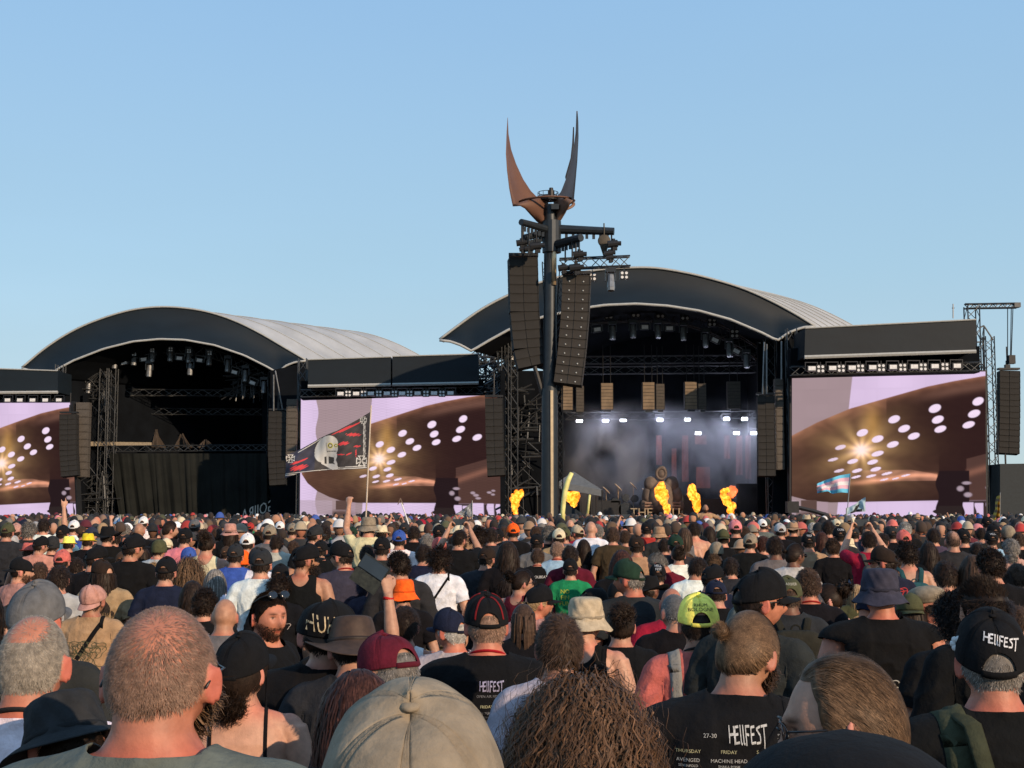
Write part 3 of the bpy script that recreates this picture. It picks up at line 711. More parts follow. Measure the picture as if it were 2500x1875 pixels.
def hat_meshes(kind, lod):
    """list of (name, mesh); the first is the hat, the rest its parts"""
    key = (kind, lod)
    if key in _HT: return _HT[key]
    na = 72 if lod == 0 else 28; k = 40 if lod == 0 else 16
    if kind in ('cap', 'flatbrim', 'wash', 'fitted'):
        b = MB(); b.path([(.091 * math.sin(a) , .111 * math.cos(a), .023 + .014 * math.cos(a)) for a in np.linspace(math.pi - .5, math.pi + .5, 14)], [(.0035, .010)] * 14, 6)
        bt = MB(); V, F_ = ellipsoid((0, 0, .133), (.010, .010, .005), 14); bt.add(V, F_)
        r = [('cap', crown_cap(lod, 1.05 if kind == 'flatbrim' else 1.0, 2.4 if kind == 'wash' else 1, kind != 'fitted')), ('visor', visor_mesh(lod, .074 if kind == 'flatbrim' else .068, 1 if kind == 'flatbrim' else 0)),
             ('adjuster_strap', mesh_np('adjuster_strap', np.array(b.v), b.f)), ('button', mesh_np('button', np.array(bt.v), bt.f))]
    elif kind == 'newsboy':
        def fn(x, y, z, a, r, t): return x, y + .012, z + .02 * math.cos(a) * -1 * min(1, r / .1) * .6
        V, F_ = lathe(smooth_prof([(.001, .135), (.06, .130), (.105, .105), (.118, .075), (.112, .050), (.092, .034), (.089, .02)], k), na, 1, 1.12, fn)
        V = V + wav(V, 2, 40)[:, None] * .0035
        V, F_ = thicken(V, F_, .003); r = [('flat_cap', mesh_np('flat_cap', V, F_)), ('visor', visor_mesh(lod, .045, 0))]
    elif kind == 'beanie':
        V, F_ = lathe(smooth_prof([(.001, .150), (.045, .142), (.078, .11), (.092, .06), (.093, .01), (.092, -.02)], k), na, 1, 1.16); V = V + wav(V, 2, 50)[:, None] * .002
        V, F_ = thicken(V, F_, .004); r = [('beanie', mesh_np('beanie', V, F_))]
    else:
        q = dict(bucket=([(.001, .132), (.055, .133), (.078, .125), (.086, .08), (.091, .025), (.105, .005), (.138, -.035)], 1.12),
                 boonie=([(.001, .128), (.060, .128), (.080, .118), (.088, .06), (.093, .022), (.12, .012), (.150, -.01)], 1.12),
                 fedora=([(.001, .118), (.03, .122), (.062, .138), (.076, .118), (.088, .05), (.092, .022), (.108, .020), (.134, .018)], 1.16),
                 panama=([(.001, .112), (.03, .118), (.062, .136), (.078, .112), (.090, .04), (.093, .022), (.12, .02), (.165, .010)], 1.14),
                 cowboy=([(.001, .112), (.03, .118), (.060, .150), (.076, .125), (.088, .05), (.092, .022), (.125, .018), (.175, .012)], 1.12),
                 leather=([(.001, .100), (.045, .103), (.064, .122), (.074, .112), (.088, .05), (.092, .022), (.12, .010), (.178, -.012)], 1.12))[kind]
        def fn(x, y, z, a, r, t):
            if r > .097:
                s = (r - .097) / .08
                if kind == 'cowboy': z += .075 * s * abs(math.sin(a)) ** 2 - .012 * s
                elif kind in ('fedora',): z += -.012 * s * math.cos(a) * 2 + .02 * s * (1 if math.cos(a) < 0 else 0)
                elif kind == 'leather': z += .045 * s * math.sin(a) ** 2 - .03 * s * abs(math.cos(a))
                elif kind == 'boonie': z += .05 * s * max(0, math.sin(a)) ** 2 + .008 * s * math.sin(3 * a)
                else: z += .012 * s * math.sin(3 * a + 1) + .006 * s * math.sin(7 * a)
            elif kind in ('cowboy', 'fedora', 'panama') and z > .09:
                z -= .018 * math.exp(-(x / .022) ** 2); x *= 1 - .16 * max(0, math.cos(a)) * min(1, (z - .05) / .08)
            elif kind in ('bucket', 'boonie') and lod == 0:
                q2 = .002 * math.sin(a * 5 + z * 60) + .0015 * math.sin(a * 11 - z * 90); x *= 1 + q2 / .08; y *= 1 + q2 / .08
            return x, y, z
        V, F_ = lathe(smooth_prof(q[0], k), na, 1, q[1], fn); V = V[::1]; V, F_ = thicken(V, F_, .003)
        nm = dict(bucket='bucket_hat', boonie='sun_hat', fedora='fedora', panama='straw_hat', cowboy='cowboy_hat', leather='leather_hat')[kind]
        r = [(nm, mesh_np(nm, V, F_))]
        b = MB(); b.path([(.0935 * math.sin(a), .0935 * q[1] * math.cos(a), .032) for a in np.linspace(0, 2 * math.pi, 40)], [(.004, .010)] * 40, 6)
        r.append(('hat_band', mesh_np('hat_band', np.array(b.v), b.f)))
    _HT[key] = r; return r
def glasses_mesh(sun=False):
    b = MB(); 
    for s in (1, -1):
        b.path([(s * (.033 + .024 * math.cos(a)), .112 - .012 * abs(math.cos(a)), .008 + .019 * math.sin(a)) for a in np.linspace(0, 2 * math.pi, 20)], .0018, 5)
        b.path([(s * .057, .100, .012), (s * .078, .06, .012), (s * .082, -.01, .010), (s * .080, -.035, -.008)], .0022, 5)
    b.path([(-.010, .113, .010), (0, .116, .013), (.010, .113, .010)], .0018, 5)
    me = mesh_np('glasses', np.array(b.v), b.f); lens = None
    c = MB()
    for s in (1, -1):
        V, F_ = ellipsoid((s * .033, .108, .008), (.024, .003, .019), 16); c.add(V, F_)
    return me, mesh_np('lens', np.array(c.v), c.f)

# ------------------------------------------------------------------ a person
HAT_H = dict(fitted=.020, cap=.020, flatbrim=.024, wash=.02, newsboy=.024, beanie=.034, bucket=.018, boonie=.015, fedora=.024, panama=.022, cowboy=.032, leather=.010)
HAIR_H = dict(buzz=.003, balding=0, short=.018, undercap=0, spiky=.035, crewcut=.01, stubble=.001, long=.016, straight=.016, ponytail=.014, bun=.014, manbun=.018, combed=.012, dreads=.014, updo=.014, afro=.06, curly=.035, curlylong=.045, messy=.026, bald=0)
HAT_NAMES = dict(fitted='closed cap', cap='cap', flatbrim='flat-brimmed cap', wash='cap', newsboy='flat cap', beanie='beanie', bucket='bucket hat', boonie='sun hat', fedora='fedora', panama='straw hat', cowboy='cowboy hat', leather='waxed leather brimmed hat')
HAT_W = dict(fitted=.182, cap=.182, flatbrim=.186, wash=.182, newsboy=.225, beanie=.186, bucket=.235, boonie=.26, fedora=.255, panama=.31, cowboy=.33, leather=.345)
HAIR_W = dict(combed=.175, bald=.158, buzz=.164, balding=.162, short=.18, undercap=.165, spiky=.18, crewcut=.17, stubble=.158, long=.215, straight=.21, ponytail=.18, bun=.18, manbun=.18, dreads=.21, updo=.185, afro=.24, curly=.21, curlylong=.30, messy=.20)
_BM = {}; PEOPLE = []
GLM = glasses_mesh()
def body_mesh(pose, lod, df):
    key = (pose, lod, df)
    if key not in _BM:
        t = template(pose, lod); _BM[key] = mesh_np('person', deform(t['V'], *df), t['Q'], True, t['T'])
    return _BM[key]
def garm_mesh(pose, lod, style, df):
    key = (pose, lod, style, df)
    if key not in _BM:
        V, Fs = garment(pose, lod, style); _BM[key] = mesh_np(style, deform(V, *df), Fs)
    return _BM[key]
SHIRTN = dict(tee='t-shirt', tank='tank top', jacket='jacket', top='strap top', vest='sleeveless jacket')
GOBJ = dict(tee='t_shirt', tank='tank_top', jacket='jacket', top='strap_top', vest='sleeveless_jacket')
def person(px, py, head, shirt, w=None, d=None, yaw=0, turn=0, pitch=0, roll=0, stout=1.0, skin='fair', hair=None, pose='down', lod=None, label=None, key=None,
           backwards=False, hatyaw=0, hattilt=0, beard=None, glasses=0, trousers=None, group='people in the festival crowd', widen=1.0, z0=None):
    """px, py: photograph pixel of the top of the head or hat; w: its width there; yaw: body turn, turn: head turn to the right"""
    hk, _, hc = head.partition(':'); hat = hk in HAT_H
    Wt = HAT_W[hk] if hat else HAIR_W[hk]; top = (HAT_H[hk] if hat else HAIR_H[hk])
    if d is None: d = F_PX * Wt / w
    zt = P(px, py, d).z
    if z0 is None and not 1.50 < zt < 1.95:
        zt2 = min(max(zt, 1.50), 1.95)
        k = (CAMZ - P(px, py, 1).z)                       # z falls linearly with d
        if abs(k) > 1e-3 and (CAMZ - zt2) / k > 0: d = min(max((CAMZ - zt2) / k, d * .75), d * 1.35); zt = P(px, py, d).z
    s = zt / (TOPZ + top * .98); s = min(max(s, .82), 1.12)
    if lod is None: lod = 0 if d < 7.5 else 1
    if lod == 1: turn = round(turn / 20) * 20; pitch = round(pitch / 12) * 12; roll = 0; stout = round(stout * 8) / 8
    df = (turn, pitch, roll, stout)
    hc = hc or 'black'; bc = SKIN[skin]; rv = 1 + random.uniform(-.12, .12)
    me = body_mesh(pose, lod, df)
    o = link('person', me, SKINM, color=tuple(c * rv for c in bc), cat='person', group=group)
    p = P(px, py, d); o.location = (p.x, p.y, zt - s * (TOPZ + top * .98)); o.scale = (s * widen, s * widen, s); o.rotation_euler = (0, 0, -math.radians(yaw))
    if abs(o.location.z) < .03: o.location.z = 0
    HM = head_matrix(turn, pitch, roll)
    def child(name, mesh, mat, col, par=o, M=None):
        c = link(name, mesh, mat, par, color=col)
        if M is not None: c.matrix_local = M
        return c
    st, _, sc = shirt.partition(':'); scol = C.get(sc, C['black'])
    tt = tuple(c * random.uniform(.9, 1.1) for c in scol)
    parts = {}
    if st != 'bare': parts['shirt'] = child(GOBJ[st], garm_mesh(pose, lod, st, df), FAB, tt)
    parts['trousers'] = child('trousers', garm_mesh(pose, lod, 'trousers', df), FAB, C[trousers or random.choice(['black', 'charcoal', 'navy', 'khaki', 'slate'])])
    child('shoe' if False else 'shoes', garm_mesh(pose, lod, 'shoes', df), FAB, C[random.choice(['black', 'dark_brown', 'charcoal'])])
    if hat:
        Hm = HM @ Matrix.Rotation(-math.radians(hatyaw + (180 if backwards else 0)), 4, 'Z') @ Matrix.Rotation(math.radians(hattilt), 4, 'X')
        ms = hat_meshes(hk, lod); mt = {'leather': LEA, 'panama': STRAW}.get(hk, CAPM)
        h0 = child(ms[0][0], ms[0][1], mt, C[hc], M=Hm); parts['hat'] = h0
        for nm, me2 in ms[1:]:
            col = C[hc]
            if nm == 'hat_band': col = C['dark_brown'] if hk in ('panama', 'leather') else tuple(x * .6 for x in C[hc])
            if nm == 'adjuster_strap': col = tuple(x * .8 for x in col)
            parts[nm] = child(nm, me2, mt, col, par=h0)
        hk2, _, hcc = (hair or 'undercap:dark_brown').partition(':')
    else: hk2, hcc = hk, hc if hc != 'black' or ':' in head else 'dark_brown'
    if hk2 not in ('bald', 'none'):
        parts['hair'] = child('hair', capped(hk2, lod) if hat and hk2 != 'undercap' else hair_mesh(hk2, lod, 0), HAIRM, C[hcc or 'dark_brown'], M=HM)
    if beard: parts['beard'] = child('beard', beard_mesh(lod, .09 if beard.endswith('long') else .005 if beard.endswith('stubble') else .03), HAIRM, C[beard.split('/')[0]], M=HM)
    if glasses:
        g = child('glasses', GLM[0], PLAST, None, M=HM); g2 = child('lens', GLM[1], GLASS, None, par=g)
        if glasses == 2: g.matrix_local = HM @ Matrix.Translation((0, -.004, .070)) @ Matrix.Rotation(math.radians(22), 4, 'X')
    if label: o['label'] = label
    PEOPLE.append(dict(o=o, px=px, py=py, d=d, w=F_PX * Wt * s / d, hat=hk if hat else None, hk=hk, hc=hc, hcc=hcc, st=st, sc=sc, label=label, key=key, s=s, HM=HM, parts=parts, turn=turn + yaw, lod=lod, df=df, pose=pose))
    return PEOPLE[-1]
# ------------------------------------------------------------------ things fixed on cloth
def bvh_of(o):
    me = o.data; M = o.matrix_basis
    return BVHTree.FromPolygons([v.co[:] for v in me.vertices], [tuple(p.vertices) for p in me.polygons])
def project(tree, P3, dirv, off=.0015):
    out = []
    for p in P3:
        h = tree.ray_cast(Vector(p), Vector(dirv))
        out.append(None if h[0] is None else tuple(h[0] - Vector(dirv) * off))
    return out
def text_pts(txt, size, squeeze=1.0, space=1.0):
    cu = bpy.data.curves.new('t', 'FONT'); cu.body = txt; cu.size = size; cu.align_x = 'CENTER'; cu.align_y = 'CENTER'; cu.space_line = space; cu.resolution_u = 2
    ob = bpy.data.objects.new('t', cu); COL.objects.link(ob); dg = bpy.context.evaluated_depsgraph_get()
    me = bpy.data.meshes.new_from_object(ob.evaluated_get(dg)); V = np.array([v.co[:] for v in me.vertices]).reshape(-1, 3); Fs = [tuple(p.vertices) for p in me.polygons]
    bpy.data.objects.remove(ob); bpy.data.meshes.remove(me); V[:, 0] *= squeeze
    return V, Fs
STROKE = dict(H=[[(0, 0), (.05, 1.05)], [(.85, -.1), (.8, 1)], [(0, .5), (.85, .55)]], E=[[(.7, 1.0), (.1, .95), (.05, 0), (.75, .05)], [(.05, .5), (.6, .55)]],
    L=[[(.1, 1.1), (.12, 0), (.3, -.05)]], F=[[(.1, -.15), (.1, 1)], [(.05, 1), (.75, 1.02)], [(.1, .55), (.6, .5)]], S=[[(.75, 1), (.1, .85), (.7, .45), (.65, .05), (0, .0)]],
    T=[[(.45, -.35), (.5, 1)], [(0, 1.0), (1.05, 1.08)]])
def stroke_text(txt, size, lw, adv=.9):
    b = MB(); x = 0
    for ch in txt:
        for ln in STROKE[ch]:
            for (a0, a1), (b0, b1) in zip(ln[:-1], ln[1:]):
                n = 4
                for k in range(n):
                    p = Vector(((x + a0 + (b0 - a0) * k / n), a1 + (b1 - a1) * k / n)) * size; q = Vector(((x + a0 + (b0 - a0) * (k + 1.1) / n), a1 + (b1 - a1) * (k + 1.1) / n)) * size
                    t = (q - p).normalized(); s = Vector((-t.y, t.x)) * lw / 2
                    b.add([(p.x - s.x, p.y - s.y, 0), (q.x - s.x, q.y - s.y, 0), (q.x + s.x, q.y + s.y, 0), (p.x + s.x, p.y + s.y, 0)], [(0, 1, 2, 3)])
        x += .45 if ch == 'L' else adv
    V = np.array(b.v); V[:, 0] -= x * size / 2; V[:, 1] -= size / 2
    return V, b.f
def decal(owner, VF, c, dirv, up=(0, 0, 1), col=(.6, .6, .6), name='print', off=.0032, mat=None):
    """lay flat lettering VF on the surface of owner, looking along dirv from c (owner's frame)"""
    V, Fs = VF; dirv = Vector(dirv).normalized(); right = dirv.cross(Vector(up)).normalized(); u = right.cross(dirv).normalized()
    tree = bvh_of(owner); pts = [Vector(c) + right * float(v[0]) + u * float(v[1]) for v in V]
    pr = project(tree, pts, dirv, off); ok = [p is not None for p in pr]
    F2 = [f for f in Fs if all(ok[i] for i in f)]
    if not F2: return None
    idx = sorted({i for f in F2 for i in f}); mp = {i: k for k, i in enumerate(idx)}
    me = mesh_np(name, np.array([pr[i] for i in idx]), [tuple(mp[i] for i in f) for f in F2], False)
    return link(name, me, mat or PRINT, owner, color=col)
def ribbon_on(owner, pts, dirs, wid, name, col, side, off=.004, th=.004, mat=None):
    """a strap laid over cloth: every point is dropped on the surface along its own direction"""
    tree = bvh_of(owner); rows = []
    for p, dv, sd in zip(pts, dirs, side):
        row = []
        for k in (-.5, -.17, .17, .5):
            q = Vector(p) + Vector(sd) * wid * k; dd = Vector(dv).normalized(); h = tree.ray_cast(q, dd)
            row.append(None if h[0] is None else h[0] - dd * off)
        if all(r is not None for r in row): rows.append([tuple(r) for r in row])
    if len(rows) < 2: return None
    b = MB(); b.grid(rows); V = np.array(b.v)
    V, Fs = thicken(V, b.f, -th if False else th)
    V = V.copy(); return link(name, mesh_np(name, V, Fs), mat or FAB, owner, color=col)
# ================================================================== ground and stages
g = MB(); n = 60; xs = np.linspace(-1, 1, n); A = []
for i in range(n):
    A.append([(float(np.sign(x)) * abs(x) ** 3 * 3000, float(np.sign(xs[i])) * abs(xs[i]) ** 3 * 3000, 0) for x in xs])
g.grid(A); g.build('ground', GROUND, kind='structure')

def interp_poly(pts, x): p = sorted(pts); return float(np.interp(x, [q[0] for q in p], [q[1] for q in p]))
def smoothed(pts, n):
    p = np.array(sorted(pts), float); xs = np.linspace(p[0, 0], p[-1, 0], n)
    # monotone cubic through the points (Catmull-Rom tangents)
    m = np.gradient(p[:, 1], p[:, 0]); out = []
    for x in xs:
        i = min(max(np.searchsorted(p[:, 0], x) - 1, 0), len(p) - 2); h = p[i + 1, 0] - p[i, 0]; t = (x - p[i, 0]) / h
        out.append((x, (2 * t ** 3 - 3 * t ** 2 + 1) * p[i, 1] + (t ** 3 - 2 * t ** 2 + t) * h * m[i] + (-2 * t ** 3 + 3 * t ** 2) * p[i + 1, 1] + (t ** 3 - t ** 2) * h * m[i + 1]))
    return out
def px_rect(x0, y0, x1, y1, d, th=.3):
    return [P(x0, y0, d), P(x1, y0, d), P(x1, y1, d), P(x0, y1, d)], th
def slab_obj(name, pts, d, th, mat, parent=None, **kw):
    b = MB(); b.slab([P(x, y, d) for x, y in pts], th); return b.build(name, mat, parent, **kw)

def stage(name, label, top, bot, D, shift, back_tip):
    N_ = 72; root = empty(name, P((top[0][0] + top[-1][0]) / 2, HZ, D), label, 'stage'); root.location.z = 0
    R0 = root.location.copy()
    mk = lambda b, nm, mat, sm=False: _local(b, nm, mat, root, sm)
    xs = np.linspace(top[0][0], top[-1][0], N_); tp = smoothed(top, N_); bp = [(x, interp_poly(bot, x)) for x in xs]
    T = [P(x, y, D) for x, y in tp]; B = [P(x, y, D - 1.3) for x, y in bp]
    b = MB(); rows = []
    for k in range(7):
        s = k / 6; rows.append([tuple(t.lerp(q, s) + Vector((0, .35 * math.sin(math.pi * s), 0))) for t, q in zip(T, B)])
    b.grid(rows); mk(b, 'fascia', MEMB, True)
    b = MB(); b.path([t + Vector((0, -.08, .05)) for t in T], .08, 6); b.path([q + Vector((0, -.06, 0)) for q in B], .09, 6); mk(b, 'edge_trim', TRIM, True)
    # roof skin: the front arch carried backwards, sagging between its ribs
    b = MB(); rows = []; S = Vector(shift)
    for k in range(25):
        s = k / 24; sag = .14 * math.sin(math.pi * ((s * 6) % 1)); rows.append([tuple(T[max(j, int(16 * s))] + S * s + Vector((0, .05, -sag))) for j in range(len(T))])
    b.grid(rows); mk(b, 'roof', WHITEM, True)
    b = MB()
    for k in range(4, 25, 4): b.path([Vector(p) + Vector((0, 0, .02)) for p in rows[k]], .035, 4)
    mk(b, 'roof_seam', TRIM)
    b = MB(); rows = []
    for k in range(2): rows.append([tuple(q + Vector((S.x * k * 16 / 14, (0, 16)[k], 0)) + Vector((0, .06, .02))) for q in B[5:-5]])
    rows.append([(x_, y_ + .05, z_ - 3) for x_, y_, z_ in rows[-1]]); b.grid(rows); mk(b, 'ceiling', VOID)
    return root, T, B
def _local(b, nm, mat, root, sm=False, **kw):
    o0 = root.location; b.v = [(v[0] - o0.x, v[1] - o0.y, v[2] - o0.z) for v in b.v]
    return b.build(nm, mat, root, sm, **kw)

DL, DR, DT = 106.0, 86.0, 57.0
TOPL = [(54, 899), (108, 854), (181, 808), (253, 778), (325, 758), (390, 751), (452, 754), (506, 763), (578, 787), (633, 814), (700, 853), (748, 881)]
BOTL = [(54, 899), (72, 904), (90, 913), (105, 925), (145, 899), (181, 880), (253, 852), (325, 834), (390, 828), (452, 830), (524, 843), (597, 868), (651, 895), (677, 910), (700, 892), (722, 884), (748, 881)]
sl_root, TL, BL = stage('concert_stage', 'domed concert stage with a pale curved roof and its black curtain drawn', TOPL, BOTL, DL, (11.2, 13, 0), None)
TOPR = [(1073, 831), (1117, 798), (1174, 758), (1242, 722), (1330, 688), (1440, 664), (1535, 656), (1592, 656), (1668, 667), (1744, 685), (1820, 709), (1900, 746), (1950, 774), (1990, 799)]
BOTR = [(1073, 831), (1100, 834), (1125, 843), (1151, 857), (1193, 832), (1242, 805), (1330, 772), (1441, 750), (1478, 745), (1554, 742), (1630, 747), (1706, 759), (1782, 780), (1858, 812), (1897, 832), (1927, 811), (1961, 799), (1990, 798)]
sr_root, TR, BR = stage('concert_stage', 'domed concert stage open to a smoky band set with flames', TOPR, BOTR, DR, (5.7, 6.6, 0), None)

def inner(root, x0, x1, arc, D, deep, shf, sides):
    """black box of the stage: back wall, side walls, deck"""
    b = MB()
    A_, B_ = P(x0, 1262, D), P(x1, 1262, D)
    b.slab([Vector((q.x + shf[0], D + deep, q.z + .15)) for q in arc] + [(arc[-1].x + shf[0], D + deep, 0), (arc[0].x + shf[0], D + deep, 0)], .3)
    za, zb = P(0, sides[0], D).z, P(0, sides[1], D).z
    b.box((A_.x - .2, D + deep / 2, za / 2), (.3, deep, za)); b.box((B_.x + .2, D + deep / 2, zb / 2), (.3, deep, zb))
    for q in ([arc[0], arc[-1]] if root is sl_root else [arc[-1]]): b.add([(q.x, q.y + .1, 0), (q.x, q.y + .1, q.z), (q.x + shf[0], D + deep, q.z + .6), (q.x + shf[0], D + deep, 0)], [(0, 1, 2, 3)])
    _local(b, 'black_box', VOID, root)
    b = MB(); b.box(((A_.x + B_.x) / 2, D + deep / 2, .75), (B_.x - A_.x, deep, 1.5)); _local(b, 'deck', BLK, root)
inner(sl_root, 205, 700, BL[5:-5], DL + 1, 13, (12.19, 13, 0), (960, 925)); inner(sr_root, 1235, 1905, BR[5:-5], DR + 1, 11.5, (5.6, 11, 0), (905, 850))
# black side wings beside the openings
def wing(root, pts, d, th, mat=VOID, nm='side_wing'):
    b = MB(); b.slab([P(x, y, d) for x, y in pts], th); _local(b, nm, mat, root)
wing(sl_root, [(183, 960), (268, 1010), (268, 1270), (150, 1270), (150, 960)], DL + 2.5, .3)
wing(sl_root, [(640, 925), (677, 912), (760, 885), (760, 1270), (640, 1270)], DL + 3.5, .3)
wing(sr_root, [(1150, 950), (1245, 900), (1245, 1270), (1150, 1270)], 99.6, .3); wing(sr_root, [(1238, 905), (1375, 905), (1375, 1270), (1238, 1270)], DR + 4, .3)
wing(sr_root, [(1850, 838), (1900, 840), (1905, 800), (2000, 800), (2000, 1270), (1850, 1270)], DR + 2.2, .3)
# masts that carry the arches
def mast(root, x, y0, y1, d, w=.7, mat=LATT, nm='mast'):
    a, c = P(x, y0, d), P(x, y1, d); b = MB(); b.truss((a.x, a.y, a.z), (a.x, a.y, c.z), w, w, .9, .04, up=(0, 1, 0)); _local(b, nm, mat, root)
for x in (258, 275): mast(sl_root, x, 900, 1265, DL + 1.6)
for x in (1176, 1196): mast(sr_root, x, 842, 1265, 99.1, .6)
for x in (1236, 1252): mast(sr_root, x, 820, 1265, DR + 1.5, .6)
mast(sl_root, 668, 905, 1265, DL + 2); mast(sr_root, 1880, 828, 1265, DR + 1)
def clutter(root, x0, y0, x1, y1, d, n, seed, mat=LATT, nm='rigging'):
    r = random.Random(seed); b = MB()
    for i in range(n):
        x, y = r.uniform(x0, x1), r.uniform(y0, y1); a = r.choice([0, 0, 90, 90, 45, -45, 30]) + r.uniform(-6, 6); L = r.uniform(.5, 2.6); p = P(x, y, d + r.uniform(-.6, .6))
        dv = Vector((math.cos(math.radians(a)), r.uniform(-.3, .3), math.sin(math.radians(a)))) * L / 2; b.tube(p - dv, p + dv, r.uniform(.025, .07), 4)
    _local(b, nm, mat, root)
clutter(sl_root, 143, 898, 262, 985, DL + 2, 130, 3); clutter(sr_root, 1168, 850, 1245, 962, 99.2, 110, 4); clutter(sr_root, 1215, 830, 1260, 960, DR + 2, 60, 14)
clutter(sl_root, 195, 1160, 265, 1262, DL + 1.5, 60, 5, LATT); clutter(sr_root, 1240, 960, 1330, 1250, DR + 3, 60, 6, LATT); clutter(sl_root, 560, 905, 660, 960, DL + 3, 50, 8)
# the arched lighting trusses inside
def arch_truss(root, pts, d, w=.7):
    b = MB(); q = smoothed(pts, 15); q = [P(x, y, d) for x, y in q]
    for a, c in zip(q[:-1], q[1:]): b.truss(a, c, w, w, .7, .045, up=(0, 1, 0))
    _local(b, 'lighting_truss', LATT, root)
arch_truss(sl_root, [(170, 930), (215, 898), (270, 874), (330, 860), (390, 852), (450, 853), (510, 861), (565, 880), (615, 905), (655, 930)], DL + 3)
arch_truss(sr_root, [(1240, 800), (1330, 788), (1440, 778), (1530, 772), (1620, 774), (1690, 784), (1750, 805), (1810, 838), (1855, 868)], DR + 4)
for y, d in ((958, 5), (1004, 7)): b = MB(); b.truss(P(280, y, DL + d), P(640, y + 2, DL + d), .5, .5, .8, .03); _local(b, 'lighting_truss', LATT, sl_root)
for y, d in ((880, 6), (905, 7), (1016, 9)): b = MB(); b.truss(P(1380, y, DR + d), P(1845, y - 4, DR + d), .5, .5, .8, .03); _local(b, 'lighting_truss', LATT, sr_root)
b = MB(); b.truss(P(266, 1096, DL + 2), P(652, 1093, DL + 2), .45, .45, .6, .035); _local(b, 'curtain_truss', LATT, sl_root)
b = MB(); b.slab([P(213, 1078, DL + 1.8), P(369, 1080, DL + 1.8), P(369, 1088, DL + 1.8), P(213, 1089, DL + 1.8)], .2); _local(b, 'pale_beam', simple('tan_paint', (.27, .22, .15)), sl_root)
# curtain: hung cloth with folds
def curtain(root, pl, pr, ybot_l, ybot_r, d, mat, nm='curtain', amp=.25, n=130):
    rows = []
    for k in range(14):
        s = k / 13; row = []
        for j in range(n):
            t = j / (n - 1); x0 = pl[0] + (pr[0] - pl[0]) * t; y0 = pl[1] + (pr[1] - pl[1]) * t; x1 = ybot_l[0] + (ybot_r[0] - ybot_l[0]) * t
            a = P(x0, y0, d); c = P(x1, 1268, d); p = a.lerp(c, s)
            row.append((p.x + .1 * math.sin(t * 31 + s), p.y + amp * (math.sin(t * 60) * .5 + math.sin(t * 137 + 1 + s) * .3 + .2 * math.sin(t * 301)) * (.4 + .6 * s), p.z))
        rows.append(row)
    b = MB(); b.grid(rows); _local(b, nm, mat, root, True)
curtain(sl_root, (266, 1107), (652, 1107), (290, 0), (652, 0), DL + 1.2, CURT)
# heap of dark shapes behind the curtain rail
b = MB()
for cx, h, w in ((386, 44, 40), (448, 34, 46), (505, 20, 42)):
    pr = P(cx, 1092, DL + 4)
    for k in range(9):
        a = random.uniform(-1, 1); b.tube(P(cx + a * w / 2, 1093, DL + 4 + random.uniform(-1, 1)), P(cx - 4 + a * 4, 1092 - h * random.uniform(.75, 1), DL + 4), .16, 5, .04)
    b.add([P(cx - w / 2, 1093, DL + 4.3), P(cx + w / 2, 1093, DL + 4.3), P(cx - 6, 1092 - h * .9, DL + 4.3)], [(0, 1, 2)])
_local(b, 'set_piece', simple('weathered_set_cloth', (.045, .033, .024), .9), sl_root)

